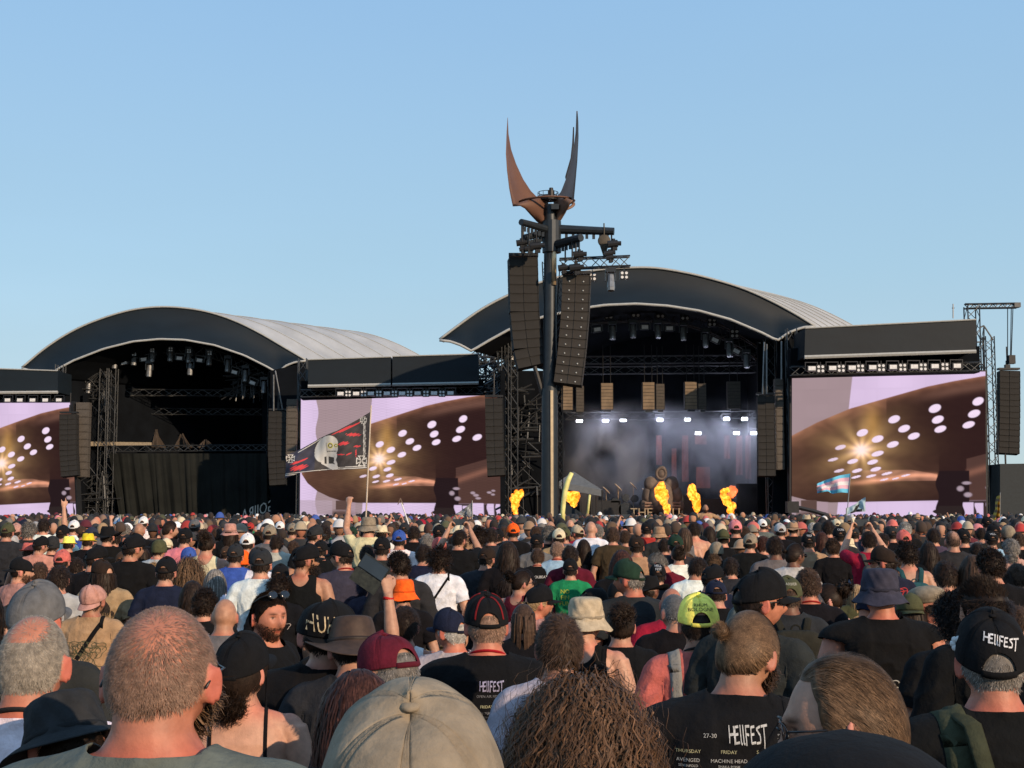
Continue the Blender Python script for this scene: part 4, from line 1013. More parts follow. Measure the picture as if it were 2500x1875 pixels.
# ------------------------------------------------------------------ video screens
def screen_rgb(X, Y):
    """picture on the LED walls: a cymbal with round holes seen from below, a lamp flaring through it"""
    X, Y = np.asarray(X, float), np.asarray(Y, float); n = X.shape
    lav = np.array([.77, .59, .83]); out = np.ones((*n, 3)) * lav * (1 - .04 * np.sin(X / 90)[..., None])
    def mix(m, c): nonlocal out; m = np.clip(m, 0, 1)[..., None]; out = out * (1 - m) + np.array(c) * m
    e = lambda d, s=3.: smoothstep(-s, s, d)
    mauve = e(X - (92 + 14 * np.sin(Y / 50))) * e((655 - (Y - 575) * .11) - X) * e(1600 - Y)
    g = .30 + .10 * (Y - 560) / 400; mix(mauve, (.40, .29, .31)); 
    top = np.interp(X, [-80, -60, 0, 120, 218, 400, 640, 900, 1200, 1400, 1620, 1912], [1330, 1230, 1140, 1060, 1000, 905, 806, 735, 655, 618, 586, 556])
    bot = np.interp(X, [-80, -60, 0, 100, 220, 330, 500, 900, 1280, 1912], [1200, 1250, 1330, 1400, 1450, 1480, 1498, 1494, 1490, 1490])
    body = e(Y - top) * e(bot - Y)
    dx, dy = X - 720, Y - 1115; r = np.hypot(dx, dy * 1.15); ang = np.arctan2(dy, dx)
    nz = .5 + .5 * np.sin(X / 37 + np.sin(Y / 23) * 2) * np.sin(Y / 31 + np.sin(X / 51) * 2)
    base = np.zeros((*n, 3)); dk = np.array([.028, .012, .013]); br = np.array([.145, .07, .046])
    t = np.clip(.05 + np.exp(-(r / 340) ** 2) * .72 + .25 * np.exp(-((Y - 1330) / 130) ** 2) * (X < 1280), 0, 1) * (.8 + .4 * nz); t = np.clip(t + smoothstep(450, 150, X) * .35, 0, 1)
    base = dk * (1 - t[..., None]) + br * t[..., None]
    rim = np.exp(-np.clip(Y - top, 0, 999) / (26 + 30 * (X < 900))) ; base += np.array([.30, .13, .075]) * (rim * (.75 + .4 * nz))[..., None]
    rim2 = np.exp(-((Y - top - 70) / 35) ** 2) * smoothstep(1000, 1400, X); base += np.array([.10, .05, .035]) * rim2[..., None]
    band = np.exp(-((Y - (1352 - (X - 760) * .05 - 30 * np.exp(-((X - 1100) / 200) ** 2))) / 17) ** 2) * smoothstep(560, 800, X) * smoothstep(1285, 1262, X); base += np.array([.62, .26, .15]) * (band * .9)[..., None]
    tri = e(Y - (1265 + np.maximum(0, X - 1080) * .18)) * e(1345 - Y) * smoothstep(700, 800, X) * e(1268 - X); base += np.array([.42, .19, .13]) * (tri * (.4 + .4 * nz))[..., None]
    rays = .5 + .5 * np.cos(ang * 9 + .6); gl = np.exp(-r / 120) * (.5 + .8 * rays) ; base += np.array([1.0, .62, .24]) * gl[..., None] * .9
    base += np.array([.9, .45, .2]) * (np.exp(-(r / 60) ** 2))[..., None]
    gd = np.exp(-((X - 800) / 55) ** 2 - ((Y - 930) / 130) ** 2); base += np.array([.28, .15, .03]) * gd[..., None]
    out = out * (1 - body[..., None]) + base * body[..., None]
    # stand of the cymbal and what shows under it
    mix(e(X - 285) * e(400 - X) * e(Y - 1480) * e(1560 - Y), (.12, .07, .06)); mix(np.exp(-(((X - 345) / 150) ** 2 + ((Y - 1605) / 45) ** 2) ** 2), (.12, .07, .06))
    mix(e(X - 400) * e(480 - X) * e(Y - 1495) * .5, (.5, .35, .42)); mix(e(250 - X) * e(Y - 1480) * .6, (.5, .38, .45))
    low = e(Y - (1190 - (X - 1480) * .25)) * e(X - 1480) * e(1500 - Y); mix(low * .8, (.11, .055, .045)); mix(np.exp(-((Y - (1300 - (X - 1480) * .3)) / 26) ** 2) * e(X - 1470) * .75, (.30, .13, .09))
    col = e(X - 1268 + 12 * np.sin(Y / 30)) * e(1500 - X) * e(Y - 1275); mix(col, (.022, .012, .014))
    mix(e(X - (1255 + 20 * np.sin(Y / 9.))) * e(1450 - X) * e(Y - 1530), (.03, .02, .02))
    mix(e(X - 1500) * e(Y - 1495) * e(1912 - X), (.05, .03, .03))
    for x0, x1, y0, y1 in ((1460, 1530, 1505, 1640), (1545, 1600, 1510, 1640), (1627, 1742, 1486, 1625), (1778, 1840, 1490, 1640), (1862, 1900, 1492, 1640)): mix(e(X - x0 - 8 * np.sin(Y / 19)) * e(x1 - X) * e(Y - y0) * e(y1 - Y), lav)
    for cx, cy, rx, ry in ((1435, 1405, 26, 20), (1480, 1365, 34, 12), (1490, 1450, 30, 18), (1640, 1400, 24, 12), (1670, 1420, 28, 12), (1690, 1445, 28, 10), (1800, 1395, 24, 10), (1840, 1380, 20, 9), (1835, 1412, 20, 9)): mix(np.exp(-(((X - cx) / rx) ** 2 + ((Y - cy) / ry) ** 2) ** 3) * .8, (.55, .42, .5))
    for cx, cy, rx, ry in ((1253, 818, 48, 33), (1274, 900, 46, 30), (1292, 970, 46, 26), (1566, 772, 44, 32), (1537, 862, 48, 30), (1497, 942, 48, 26), (1700, 930, 50, 28), (958, 892, 46, 30), (1030, 962, 46, 28), (1100, 1018, 46, 26), (948, 1077, 46, 24), (728, 987, 44, 28),
                           (838, 1035, 46, 27), (838, 1143, 48, 20), (570, 1092, 42, 18), (516, 1182, 40, 12), (658, 1197, 42, 18), (802, 1204, 42, 18), (825, 1257, 42, 16), (690, 1266, 40, 14), (560, 1265, 40, 12), (683, 1312, 38, 9), (792, 1306, 40, 10), (905, 1290, 42, 10), (885, 1334, 34, 7), (967, 1327, 28, 6), (1040, 1305, 36, 7)):
        xx, yy = X - cx, Y - cy + (X - cx) * .22; m = smoothstep(1.02, .80, np.sqrt((xx / rx) ** 2 + (yy / ry) ** 2)); mix(m * (.98 if cx > 620 else .8), (1.0, .80, 1.0))
    mix(np.exp(-(r / 46) ** 2) , (1.15, .95, 1.0)); mix(np.exp(-(np.hypot(dx * .35, dy + dx * .2) / 26) ** 2) * .5, (1.1, .8, .7))
    return np.clip(out * (.94 + .06 * np.sin(X * 1.1) * np.sin(Y * 1.1))[..., None], 0, 1.3)
def video_screen(corners, d0, d1, X0, X1, Y0, Y1, label, nx=330, ny=230):
    """corners: photo pixels TL, TR, BR, BL; d0, d1 distance of its left and right side"""
    tl, tr, br, bl = [P(x, y, d) for (x, y), d in zip(corners, (d0, d1, d1, d0))]
    root = empty('video_screen', ((bl + br) / 2), label, 'video screen', 'large video screens beside the stages'); o0 = root.location.copy()
    u, v = np.meshgrid(np.linspace(0, 1, nx), np.linspace(0, 1, ny)); V = np.zeros((ny, nx, 3))
    for k in range(3): V[..., k] = (tl[k] * (1 - u) + tr[k] * u) * (1 - v) + (bl[k] * (1 - u) + br[k] * u) * v - o0[k]
    i, j = np.meshgrid(np.arange(ny - 1), np.arange(nx - 1), indexing='ij'); a = (i * nx + j).reshape(-1); Q = np.stack([a, a + nx, a + nx + 1, a + 1], 1)
    T = screen_rgb(X0 + (X1 - X0) * u, Y0 + (Y1 - Y0) * v).reshape(-1, 3)
    sm_ = ((u * 16) % 1 < .055) | ((v * 10) % 1 < .05); T = T * (1 - .035 * sm_.reshape(-1, 1)) * (1 + .018 * np.sin(np.floor(u * 16) * 7.3 + np.floor(v * 10) * 3.1)).reshape(-1, 1)      # cabinet seams of the LED wall
    link('panel', mesh_np('panel', V.reshape(-1, 3), Q, False, T), LED, root)
    b = MB(); nrm = (tr - tl).cross(bl - tl).normalized(); nrm = -nrm if nrm.y < 0 else nrm
    q = [tl, tr, br, bl]; c = (tl + tr + br + bl) / 4; f = [p + (p - c).normalized() * .15 + nrm * .04 for p in q]
    n4 = len(f); b.add(f + [p + nrm * .5 for p in f], [(0, 1, 2, 3), (7, 6, 5, 4), (0, 4, 5, 1), (1, 5, 6, 2), (2, 6, 7, 3), (3, 7, 4, 0)]); _local(b, 'housing', BLK, root)
    return root
video_screen([(-97, 984), (173, 983), (186, 1264), (-97, 1275)], 104, 100, 218, 1560, 555, 1640, 'video screen cut by the left edge of the photo')
video_screen([(734.7, 973), (1214, 965), (1225, 1269), (732, 1260)], 99, 97, -75, 1912, 575, 1622, 'wide video screen between the two stages, a skull flag waving before it')
video_screen([(1933.6, 918.5), (2405.8, 907), (2407.5, 1260), (1932.6, 1263)], 84, 84, 218, 1620, 555, 1605, 'video screen right of the smoky stage, striped flag before it')
# canopy bands over the screens, with supports, and the black hanging space between band and screen
def canopy(pts_list, under, d, label, gap=None):
    root = empty('screen_canopy', P(sum(p[0] for p in under) / len(under), HZ, d), label, 'canopy', 'dark canopies over the video screens'); root.location.z = 0
    for pts in pts_list:
        b = MB(); b.slab([P(x, y, d) for x, y in pts], 3.2); _local(b, 'canopy_cloth', MEMB, root)
        b = MB(); tlx, trx, brx, blx = pts; b.tube(P(blx[0], blx[1], d - .05), P(brx[0], brx[1], d - .05), .12, 6); b.tube(P(tlx[0], tlx[1], d - .05), P(trx[0], trx[1], d - .05), .05, 6); _local(b, 'edge_trim', TRIM, root)
    b = MB(); b.slab([P(x, y, d + 2.0) for x, y in under], 1.0); _local(b, 'black_backing', VOID, root)
    b = MB(); (x0, y0), (x1, y1) = under[0], under[1]; 
    b.truss(P(under[3][0], under[3][1] - 14, d + 1.2), P(under[2][0], under[2][1] - 14, d + 1.2), .5, .5, .6, .03); _local(b, 'lighting_bar', LATT, root)
    for x in (under[0][0] + 3, under[1][0] - 3):
        a = P(x, under[3][1], d + 3.5); b = MB(); b.truss((a.x, a.y, 0), (a.x, a.y, a.z + 3), .6, .6, .9, .04, up=(0, 1, 0)); _local(b, 'tower', LATT, root)
canopy([[(-60, 897), (60, 899), (141, 925), (141, 957), (-60, 959)][0:0] or [(-60, 898), (141, 905), (141, 957.5), (-60, 959)]], [(-60, 950), (148, 950), (148, 983), (-60, 985)], 101, 'dark canopy over the screen at the left edge')
canopy([[(752, 878), (954, 871), (954, 939), (752, 943)], [(958, 870), (1167, 864), (1168, 935), (958, 939)]], [(735, 930), (1180, 925), (1180, 967), (735, 975)], 96, 'dark two-panel canopy over the wide middle screen')
canopy([[(1966, 801), (2383, 780), (2382.5, 858), (1964, 872)]], [(1930, 850), (2392, 845), (2392, 909), (1930, 920)], 81, 'long dark canopy over the screen right of the smoky stage')
# dark wall between roof and canopies
slab_obj('black_wall', [(1000, 900), (1240, 870), (1240, 905), (1215, 1265), (1165, 1265), (1165, 960), (1000, 960)], DR + 17, .3, VOID, label='black drape wall between the middle screen and the smoky stage', cat='wall') if False else None
slab_obj('drape_wall', [(660, 905), (750, 884), (750, 960), (736, 965), (736, 1266), (660, 1266)], 103.5, .3, VOID, label='black drape wall between the curtained stage and the wide middle screen', cat='wall')
slab_obj('drape_wall', [(1900, 836), (1990, 800), (1975, 870), (1936, 905), (1932, 1266), (1885, 1266)], 85.8, .3, VOID, label='black drape wall between the smoky stage and the right video screen', cat='wall')

# ------------------------------------------------------------------ stage lamps
def lens_mb(c, r, y): 
    b = MB(); b.tube((c[0], y, c[1]), (c[0], y - .02, c[1]), r, 10); return b
def strobe():
    o = empty('strobe_lamp', (0, 0, 0), 'x', 'stage lamp'); b = MB(); b.box((0, 0, 0), (.55, .3, .34)); b.box((-.36, 0, .12), (.05, .08, .5)); b.box((.36, 0, .12), (.05, .08, .5)); b.box((0, 0, .37), (.77, .08, .05)); b.build('body', PLAST, o)
    b = MB(); b.box((0, -.16, 0), (.42, .02, .24)); b.build('lamp_face', WHITEP, o); return o
def blinder():
    o = empty('blinder_lamp', (0, 0, 0), 'x', 'stage lamp'); b = MB(); b.box((0, 0, 0), (.66, .2, .66)); b.box((0, 0, .4), (.06, .1, .3)); b.build('body', PLAST, o)
    for i in (-.16, .16):
        for j in (-.16, .16): lens_mb((i, j), .11, -.10).build('lens', WHITEP, o)
    return o
def mover():
    o = empty('moving_lamp', (0, 0, 0), 'x', 'stage lamp'); b = MB(); b.box((0, 0, .45), (.5, .4, .2)); b.box((-.24, 0, .15), (.06, .2, .5)); b.box((.24, 0, .15), (.06, .2, .5)); b.build('yoke', DARKMET, o)
    b = MB(); b.tube((0, 0, .2), (0, -.15, -.45), .17, 10, .20); b.tube((0, -.15, -.45), (0, -.18, -.6), .20, 10, .17); b.build('lamp_head', GALV, o); return o
STR, BLI, MOV = strobe(), blinder(), mover(); used_l = set()
def lamp(src, x, y, d, label, group, k=1.0, rx=0, ry=0, lit=False):
    o = src if id(src) not in used_l else copy_tree(src); used_l.add(id(src))
    o.location = P(x, y, d); o.scale = (k, k, k); o.rotation_euler = (math.radians(rx), math.radians(ry), 0); o['label'] = label; o['group'] = group
    if lit:
        for c in kids_of(o):
            if c.name.startswith('lamp_face'): c.data = LITFACE
    return o
b = MB(); b.box((0, -.17, 0), (.46, .03, .24)); LITFACE = mesh_np('lamp_face', np.array(b.v), b.f, False); LITFACE.materials.append(LAMPON)
for x, y in ((304, 886), (352, 878), (439, 875), (488, 880), (573, 909), (617, 935)): lamp(STR, x, y, DL + 2, 'small white-faced strobe on the arched truss of the curtained stage', 'strobes on the left stage arch', 1, 0, (x - 400) * .1)
for x, y in ((281, 880), (328, 872), (373, 864), (417, 862), (462, 866), (512, 872), (557, 888), (600, 912), (645, 940), (365, 900), (465, 896), (217, 940)): lamp(MOV, x, y, DL + 2, 'grey moving lamp hanging under the arched truss of the curtained stage', 'moving lamps on the left stage arch', 1.15)
for x, y in ((280, 872), (328, 864), (372, 855), (417, 853), (462, 857), (512, 862)): lamp(BLI, x, y, DL + 1.2, 'four-lens lamp on the arched truss of the curtained stage', 'four-lens lamps on the left stage arch', .55)
for x, y, a in ((1458, 805, -8), (1574, 799, 0), (1634, 802, 0), (1745, 831, 25), (1797, 858, 28), (1251, 875, -45)): lamp(STR, x, y, DR + 3, 'white-faced strobe on the arched truss of the smoky stage', 'strobes on the right stage arch', 1.0, 0, a)
for x, y in ((1486, 769), (1552, 765), (1612, 767), (1672, 772), (1738, 787), (1793, 815), (1860, 845)): lamp(BLI, x, y, DR + 3, 'four-lens lamp on the arched truss of the smoky stage', 'four-lens lamps on the right stage arch', .9)
for x, y in ((1495, 806), (1545, 802), (1606, 803), (1668, 808), (1722, 825), (1780, 848), (1822, 875)): lamp(MOV, x, y, DR + 3, 'dim moving lamp hanging under the arched truss of the smoky stage', 'moving lamps on the right stage arch', 1.05)
for x in (20, 50, 81, 112, 145): lamp(STR, x, 977, 101, 'small strobe in the row over the screen at the left edge', 'strobes over the left screen', .95)
for x in (832, 870, 906, 945, 982, 1020, 1060, 1100): lamp(STR, x, 961.5 - (x - 832) * .006, 95.5, 'white-faced strobe in the row over the wide middle screen', 'strobes over the middle screen', 1.0)
for x in (850, 888, 925, 963, 1000, 1040, 1079): lamp(BLI, x, 961, 95.5, 'dark four-lens lamp in the row over the wide middle screen', 'four-lens lamps over the middle screen', .7)
for x in (1981, 2031.5, 2079, 2129, 2179, 2230.6, 2281, 2335): lamp(STR, x, 900 - (x - 1981) * .018, 80.5, 'white-faced strobe in the row over the screen right of the smoky stage', 'strobes over the right screen', 1.0)
for x in (2003, 2053, 2100, 2151, 2203, 2253, 2306): lamp(BLI, x, 901 - (x - 1981) * .018, 80.5, 'four-lens lamp in the row over the screen right of the smoky stage', 'four-lens lamps over the right screen', .75)
for x, y in ((1414, 1026), (1478.5, 1025), (1521, 1024), (1611, 1023), (1678, 1022.5), (1773, 1021), (1817, 1021), (1703.5, 1056), (1797, 1056), (1840, 1056)):
    lamp(STR, x, y, DR + 9, 'lit white lamp shining out of the smoky stage', 'lit lamps over the smoky stage', .85, 20, lit=True)
# two of these lamps throw their light into the smoke
for x, y, e in ((1773, 1021, 250), (1832, 1052, 150), (1611, 1023, 230), (1478, 1025, 230)):
    l = bpy.data.lights.new('stage_light', 'POINT'); l.energy = e * .75; l.color = (.74, .77, 1.0); l.shadow_soft_size = .5
    o = bpy.data.objects.new('stage_light', l); COL.objects.link(o); o.location = P(x, y + 3, DR + 8.5); o.rotation_euler = (math.radians(12), 0, 0); o['kind'] = 'structure'

# hanging tan speaker boxes over the stage
def hang_box(x0, y0, x1, y1, d, mat, label):
    a, c = P(x0, y0, d), P(x1, y1, d); o = empty('hanging_speaker', ((a + c) / 2), label, 'speaker', 'speakers hung over the smoky stage'); w, h = c.x - a.x, a.z - c.z
    b = MB(); b.box((0, .25, 0), (w, .5, h)); b.build('cabinet', BOXM, o); b = MB()
    for i in range(8): b.box((0, -.02, h * (i - 3.5) / 8), (w * .92, .04, h / 8 * .86))
    b.build('grille', mat, o); b = MB(); b.box((0, 0, -h / 2 - .1), (w * .6, .3, .12)); b.tube((-w * .3, .2, h / 2), (-w * .3, .2, h / 2 + 2.5), .03, 4); b.tube((w * .3, .2, h / 2), (w * .3, .2, h / 2 + 2.5), .03, 4); b.build('hanger', BLK, o)
DIMB = simple('dim_grille', (.06, .05, .04))
for r, mt, lb in (((1370, 937, 1399, 1001), TANB, 'tan speaker hung beside the tower, leftmost over the smoky stage'), ((1406, 942, 1426, 1006), DIMB, 'narrow dim speaker, first from the tower over the smoky stage'), ((1466.5, 935, 1497.4, 1000), TANB, 'tan speaker hung second from the tower over the smoky stage'),
               ((1568, 933, 1599, 1000), TANB, 'tan speaker hung in the middle over the hooded statue'), ((1601, 937, 1623, 1000), DIMB, 'narrow dim speaker hung right of the middle tan one'), ((1671, 932, 1702.5, 999), TANB, 'tan speaker hung right of the statue, fourth from the tower'),
               ((1704, 936, 1725, 1000), DIMB, 'narrow dim speaker right of the fourth tan one'), ((1776, 931, 1809, 998), DIMB, 'dim speaker hung rightmost over the smoky stage')): hang_box(*r, DR + 3.6, mt, lb)
# ------------------------------------------------------------------ line arrays
def cabinet_mesh(w, h, dp, dots):
    b = MB(); b.box((0, dp / 2, 0), (w, dp, h * .95)); b.box((0, -.012, 0), (.05, .03, h * .95)); b.box((-w / 2 + .015, -.01, 0), (.03, .03, h * .95)); b.box((w / 2 - .015, -.01, 0), (.03, .03, h * .95)); b.box((0, -.006, h * .475), (w, .02, .03))
    me = mesh_np('cabinet', np.array(b.v), b.f, False); me.materials.append(BOXM if dots else BOXD)
    return me
def line_array(edge, wpx, d, n, label, dots=False, grp='line array speakers', arm=True, yaw=0, cat='line array'):
    """edge: photo pixels of the centre line from top to bottom"""
    pts = [P(x, y, d) for x, y in edge]; L = [0]
    for a, c in zip(pts[:-1], pts[1:]): L.append(L[-1] + (c - a).length)
    w = wpx * d / F_PX; root = empty('line_array', pts[0], label, cat, grp); o0 = pts[0]; h = L[-1] / n; me = cabinet_mesh(w, h, w * .45, dots)
    def at(s): s = s * L[-1]; return Vector((np.interp(s, L, [p.x for p in pts]), d, np.interp(s, L, [p.z for p in pts])))
    lens = MB()
    for i in range(n):
        p, q = at(i / n), at((i + 1) / n); t = (q - p).normalized(); tilt = math.radians(10 + 8 * i / n)
        o = link('cabinet', me, None, root); o.location = (p + q) / 2 - o0; o.rotation_euler = (-tilt * .5, -math.atan2(-t.x, -t.z) if False else math.atan2(-t.x, -t.z), math.radians(yaw))
        if dots:
            b = MB()
            for s in (-.25, .25): V, F_ = ellipsoid((w * s, -.02, -h * .2), (.035, .02, .035), 8); b.add(V, F_)
            b.build('badge', TRIM, o)
    b = MB(); b.box((0, .3, .14), (w * 1.02, .5, .12)); b.box((0, .5, .45), (.14, .14, .5)); b.tube((0, .5, .5), (0, .5, 1.6), .04, 5); b.build('rigging_frame', BLK, root)
    return root
line_array([(1278, 628), (1281, 760), (1290, 850), (1300, 893)], 72, DT, 12, 'long black line array hung left of the horned tower mast', arm=True, yaw=8)
line_array([(1408, 672), (1404, 770), (1396, 860), (1386, 937)], 69, DT - .6, 12, 'long brown line array hung right of the horned tower mast', True, yaw=-6)
line_array([(166, 1011), (166, 1100), (170, 1162)], 42, 99, 12, 'line array hung beside the left-edge screen')
line_array([(676, 1004), (674, 1100), (678, 1184)], 40, 99, 13, 'line array hung left of the wide middle screen')
line_array([(1206, 972), (1208, 1080), (1212, 1161)], 44, 84.5, 11, 'line array hung right of the wide middle screen')
line_array([(1870, 966), (1872, 1080), (1873, 1162)], 42, 84, 12, 'line array hung left of the screen with the striped flag')
line_array([(2466, 905), (2466, 1010), (2464, 1107)], 50, 86.5, 14, 'line array hung from the gantry at the right edge')
def sub_column(x0, y0, x1, y1, d, n, label):
    a, c = P(x0, y0, d), P(x1, y1, d); w, h = c.x - a.x, (a.z - c.z) / n; root = empty('speaker_column', ((a.x + c.x) / 2, d, a.z), label, 'speaker column', 'slim speaker columns beside the line arrays'); b = MB(); b.box((0, .3, 0), (w, .6, h * .96)); b.box((0, -.01, 0), (w * .8, .03, h * .8)); me = mesh_np('cabinet', np.array(b.v), b.f, False); me.materials.append(simple('column_paint', (.07, .06, .05)) if 'column_paint' not in MATS else MATS['column_paint'])
    for i in range(n): o = link('cabinet', me, None, root); o.location = (0, 0, -h * (i + .5))
    return root
sub_column(186, 982, 213, 1165, 100, 10, 'brown speaker column right of the left-edge screen'); sub_column(700, 974, 723, 1117, 98.5, 9, 'brown speaker column left of the wide middle screen')
sub_column(1892, 924, 1916, 1147, 84.5, 12, 'brown speaker column left of the screen with the striped flag')
# cables dropping to the arrays
for nm_, pts in (('left stage', [(668, 915, 668, 1003), (672, 905, 690, 1000)]), ('right stage', [(1866, 835, 1862, 962), (1872, 840, 1872, 962), (1908, 833, 1908, 926)])):
    b = MB()
    for x0, y0, x1, y1 in pts: b.tube(P(x0, y0, 84 if 'right' in nm_ else 99), P(x1, y1, 84 if 'right' in nm_ else 99), .05, 4)
    b.build('hoist_cable', GALV, label=f'hoist cables above the line array on the right side of the {"smoky" if "right" in nm_ else "curtained"} stage', cat='cable')

# ------------------------------------------------------------------ horned tower
tw = empty('horned_tower', P(1345, 1265, DT), 'tall dark mast topped by curved copper horns, the right ones in shade', 'tower'); tw.location.z = 0
def tl(b, nm, mat, sm=False): return _local(b, nm, mat, tw, sm)
b = MB(); a = P(1341, 1262, DT); tp = P(1344, 500, DT); m_ = P(1342, 948, DT)
b.tube((a.x, a.y, 0), (m_.x, m_.y, m_.z), .35, 40, .33); b.tube(m_, (tp.x, tp.y, tp.z), .29, 40, .26); tl(b, 'mast', DARKMET)
b = MB(); b.box((P(1347, 1100, DT).x, DT - .36, (P(0, 955, DT).z + 0) / 2), (.11, .06, P(0, 955, DT).z)); tl(b, 'mast_glint', BRASS_GLINT)  # sun highlight on the lower mast, built as a pale strip
b = MB(); z0, z1 = P(0, 698, DT).z, P(0, 560, DT).z; b.tube((P(1350, 0, DT).x, DT - .25, z0), (P(1350, 0, DT).x, DT - .25, z1), .10, 14); tl(b, 'mast_glint_tube', BRASS_GLINT, True)  # sun highlight on the upper mast, built as a thin pale tube
b = MB(); b.truss(P(1367, 940, DT + .2), (P(1367, 940, DT).x, DT + .2, 0), .22, .3, .35, .02, up=(0, 1, 0)); b.truss(P(1330, 640, DT + .4), P(1342, 892, DT + .4), .22, .3, .35, .02, up=(0, 1, 0)); b.truss(P(1372, 660, DT + .4), P(1353, 930, DT + .4), .2, .3, .35, .02, up=(0, 1, 0)); tl(b, 'cable_ladder', BLK)
b = MB(); b.tube(P(1305, 895, DT), P(1325, 965, DT), .10, 6); b.tube(P(1375, 935, DT), P(1352, 975, DT), .08, 6); tl(b, 'brace', BLK)
def boom(p0, p1, d0, d1, r=.17):
    A_, B_ = P(*p0, d0), P(*p1, d1); b = MB(); b.tube(A_, B_, r * .8, 10, r); n = 8
    for i in range(1, n): q = A_.lerp(B_, i / n); b.box((q.x, q.y, q.z - .26), (.12, .05, .2))
    tl(b, 'boom', DARKMET)
boom((1272, 542), (1343, 562), DT - 1.5, DT); boom((1277.6, 580.5), (1332, 568), DT - .8, DT); boom((1499.5, 565), (1366, 560), DT - .4, DT, .2); boom((1418.6, 580), (1348, 600), DT - 1.5, DT, .2)
b = MB()
for z in (560, 597): q = P(1347, z, DT); b.tube((q.x, q.y, q.z - .35), (q.x, q.y, q.z + .35), .40, 16)
tl(b, 'collar', DARKMET)
b = MB(); b.truss(P(1366, 645, DT), P(1538, 638, DT), .4, .42, .42, .035); tl(b, 'truss_arm', LATT)
b = MB()
for x0, y0, x1, y1, dd in ((1274, 545, 1274, 590, -1.4), (1292, 552, 1290, 625, -1), (1309, 556, 1309, 600, -.6), (1380, 600, 1380, 640, -.8), (1397, 592, 1397, 636, -1.2), (1414, 588, 1414, 616, -1.4), (1493, 570, 1493, 625, -.4)): b.tube(P(x0, y0, DT + dd), P(x1, y1, DT + dd), .035, 5)
tl(b, 'chain', BLK)
for x, y, s_ in ((1273, 594, .6), (1276, 610, .4), (1310, 602, .75), (1293, 608, .6), (1414, 623, .7), (1498, 597, .7), (1488, 620, .55), (1375, 655, .6), (1406, 655, .75), (1490, 630, .5)):
    q = P(x, y, DT - .9); o = link('hoist_motor', None) if False else None
    b = MB(); b.tube((-.35 * s_, 0, 0), (.25 * s_, 0, .05), .22 * s_, 10); b.tube((.25 * s_, 0, .05), (.45 * s_, 0, .05), .14 * s_, 8); b.tube((0, 0, -.4 * s_), (0, 0, .35 * s_), .07, 6); b.box((.05, .05, -.2 * s_), (.3 * s_, .25 * s_, .25 * s_))
    o = b.build('hoist_motor', BLK, cat='hoist', label='black chain hoist motor hanging under the booms of the horned tower', group='hoists on the horned tower'); o.location = q
o = lamp(MOV, 1491, 682, DT - .4, 'large moving lamp hung under the truss arm of the horned tower', 'lamps on the horned tower', .85)
lamp(BLI, 1524, 672, DT - .4, 'four-lens lamp at the end of the truss arm of the horned tower', 'lamps on the horned tower', .55); lamp(BLI, 1446, 676, DT - .1, 'four-lens lamp behind the brown line array on the horned tower', 'lamps on the horned tower', .55)
b = MB(); V, F_ = ellipsoid((0, 0, 0), (.27, .07, .27), 20); b.add(V, F_); b.tube((0, 0, -.15), (0, 0, -.75), .2, 10, .01); b.tube((0, 0, .25), (0, 0, .75), .03, 5); o = b.build('hanging_marker', simple('dull_brass', (.06, .05, .035)), label='small brass teardrop marker hanging from the right boom', cat='ornament'); o.location = P(1475, 588, DT - .5)
# horns: thick curved shells, open towards each other
def horn(outer, inner_, d_out, d_in, th, mat, nm, n=40):
    def res(p): 
        q = np.array(p, float); s = np.r_[0, np.cumsum(np.hypot(*np.diff(q, axis=0).T))]; t = np.linspace(0, s[-1], n); return np.stack([np.interp(t, s, q[:, 0]), np.interp(t, s, q[:, 1])], 1)
    o_, i_ = res(outer), res(inner_); m = 7; b = MB(); front, back = [], []
    for k in range(n):
        t = k / (n - 1); A_ = P(*o_[k], DT + d_out * t); B_ = P(*i_[k], DT + d_in * t); row, row2 = [], []
        for j in range(m):
            s = j / (m - 1); p = A_.lerp(B_, s) + Vector((0, .35 * math.sin(math.pi * s) * t, 0)); nn = (B_ - A_).cross(Vector((0, 0, 1))).normalized() if (B_ - A_).length > 1e-4 else Vector((0, -1, 0))
            row.append(tuple(p)); row2.append(tuple(p + Vector((0, th * (.25 + .75 * t), 0))))
        front.append(row); back.append(row2)
    V = [p for r in front for p in r] + [p for r in back for p in r]; N_ = n * m; Fs = []
    for i in range(n - 1):
        for j in range(m - 1): a_ = i * m + j; Fs += [(a_, a_ + m, a_ + m + 1, a_ + 1), (N_ + a_, N_ + a_ + 1, N_ + a_ + m + 1, N_ + a_ + m)]
        Fs += [(i * m, N_ + i * m, N_ + (i + 1) * m, (i + 1) * m), (i * m + m - 1, (i + 1) * m + m - 1, N_ + (i + 1) * m + m - 1, N_ + i * m + m - 1)]
    Fs += [tuple((n - 1) * m + j for j in range(m)) + tuple(N_ + (n - 1) * m + j for j in reversed(range(m)))]
    b.add(V, Fs); tl(b, nm, mat, True)
horn([(1239, 287), (1236.6, 327), (1235, 375), (1237.6, 414), (1243, 458), (1248, 484), (1252, 502)], [(1239.8, 287), (1241.5, 327), (1248, 365), (1260, 400), (1277, 437), (1296, 466), (1316, 486)], -1.3, .9, .16, RUST, 'horn')
horn([(1410, 271), (1412, 298), (1412.5, 336), (1409.5, 394), (1405.4, 442), (1401, 491)], [(1407.4, 271), (1405.4, 323), (1400.6, 365), (1391, 404), (1381, 438.6), (1369.7, 467.6), (1358, 482)], -1.1, 1.2, .22, HORN_SHADE, 'horn')
horn([(1401.5, 310), (1402, 348), (1401, 400), (1392, 450)], [(1399, 310), (1397, 348), (1393, 385), (1380, 430)], 1.8, 2.6, .2, HORN_SHADE, 'horn')
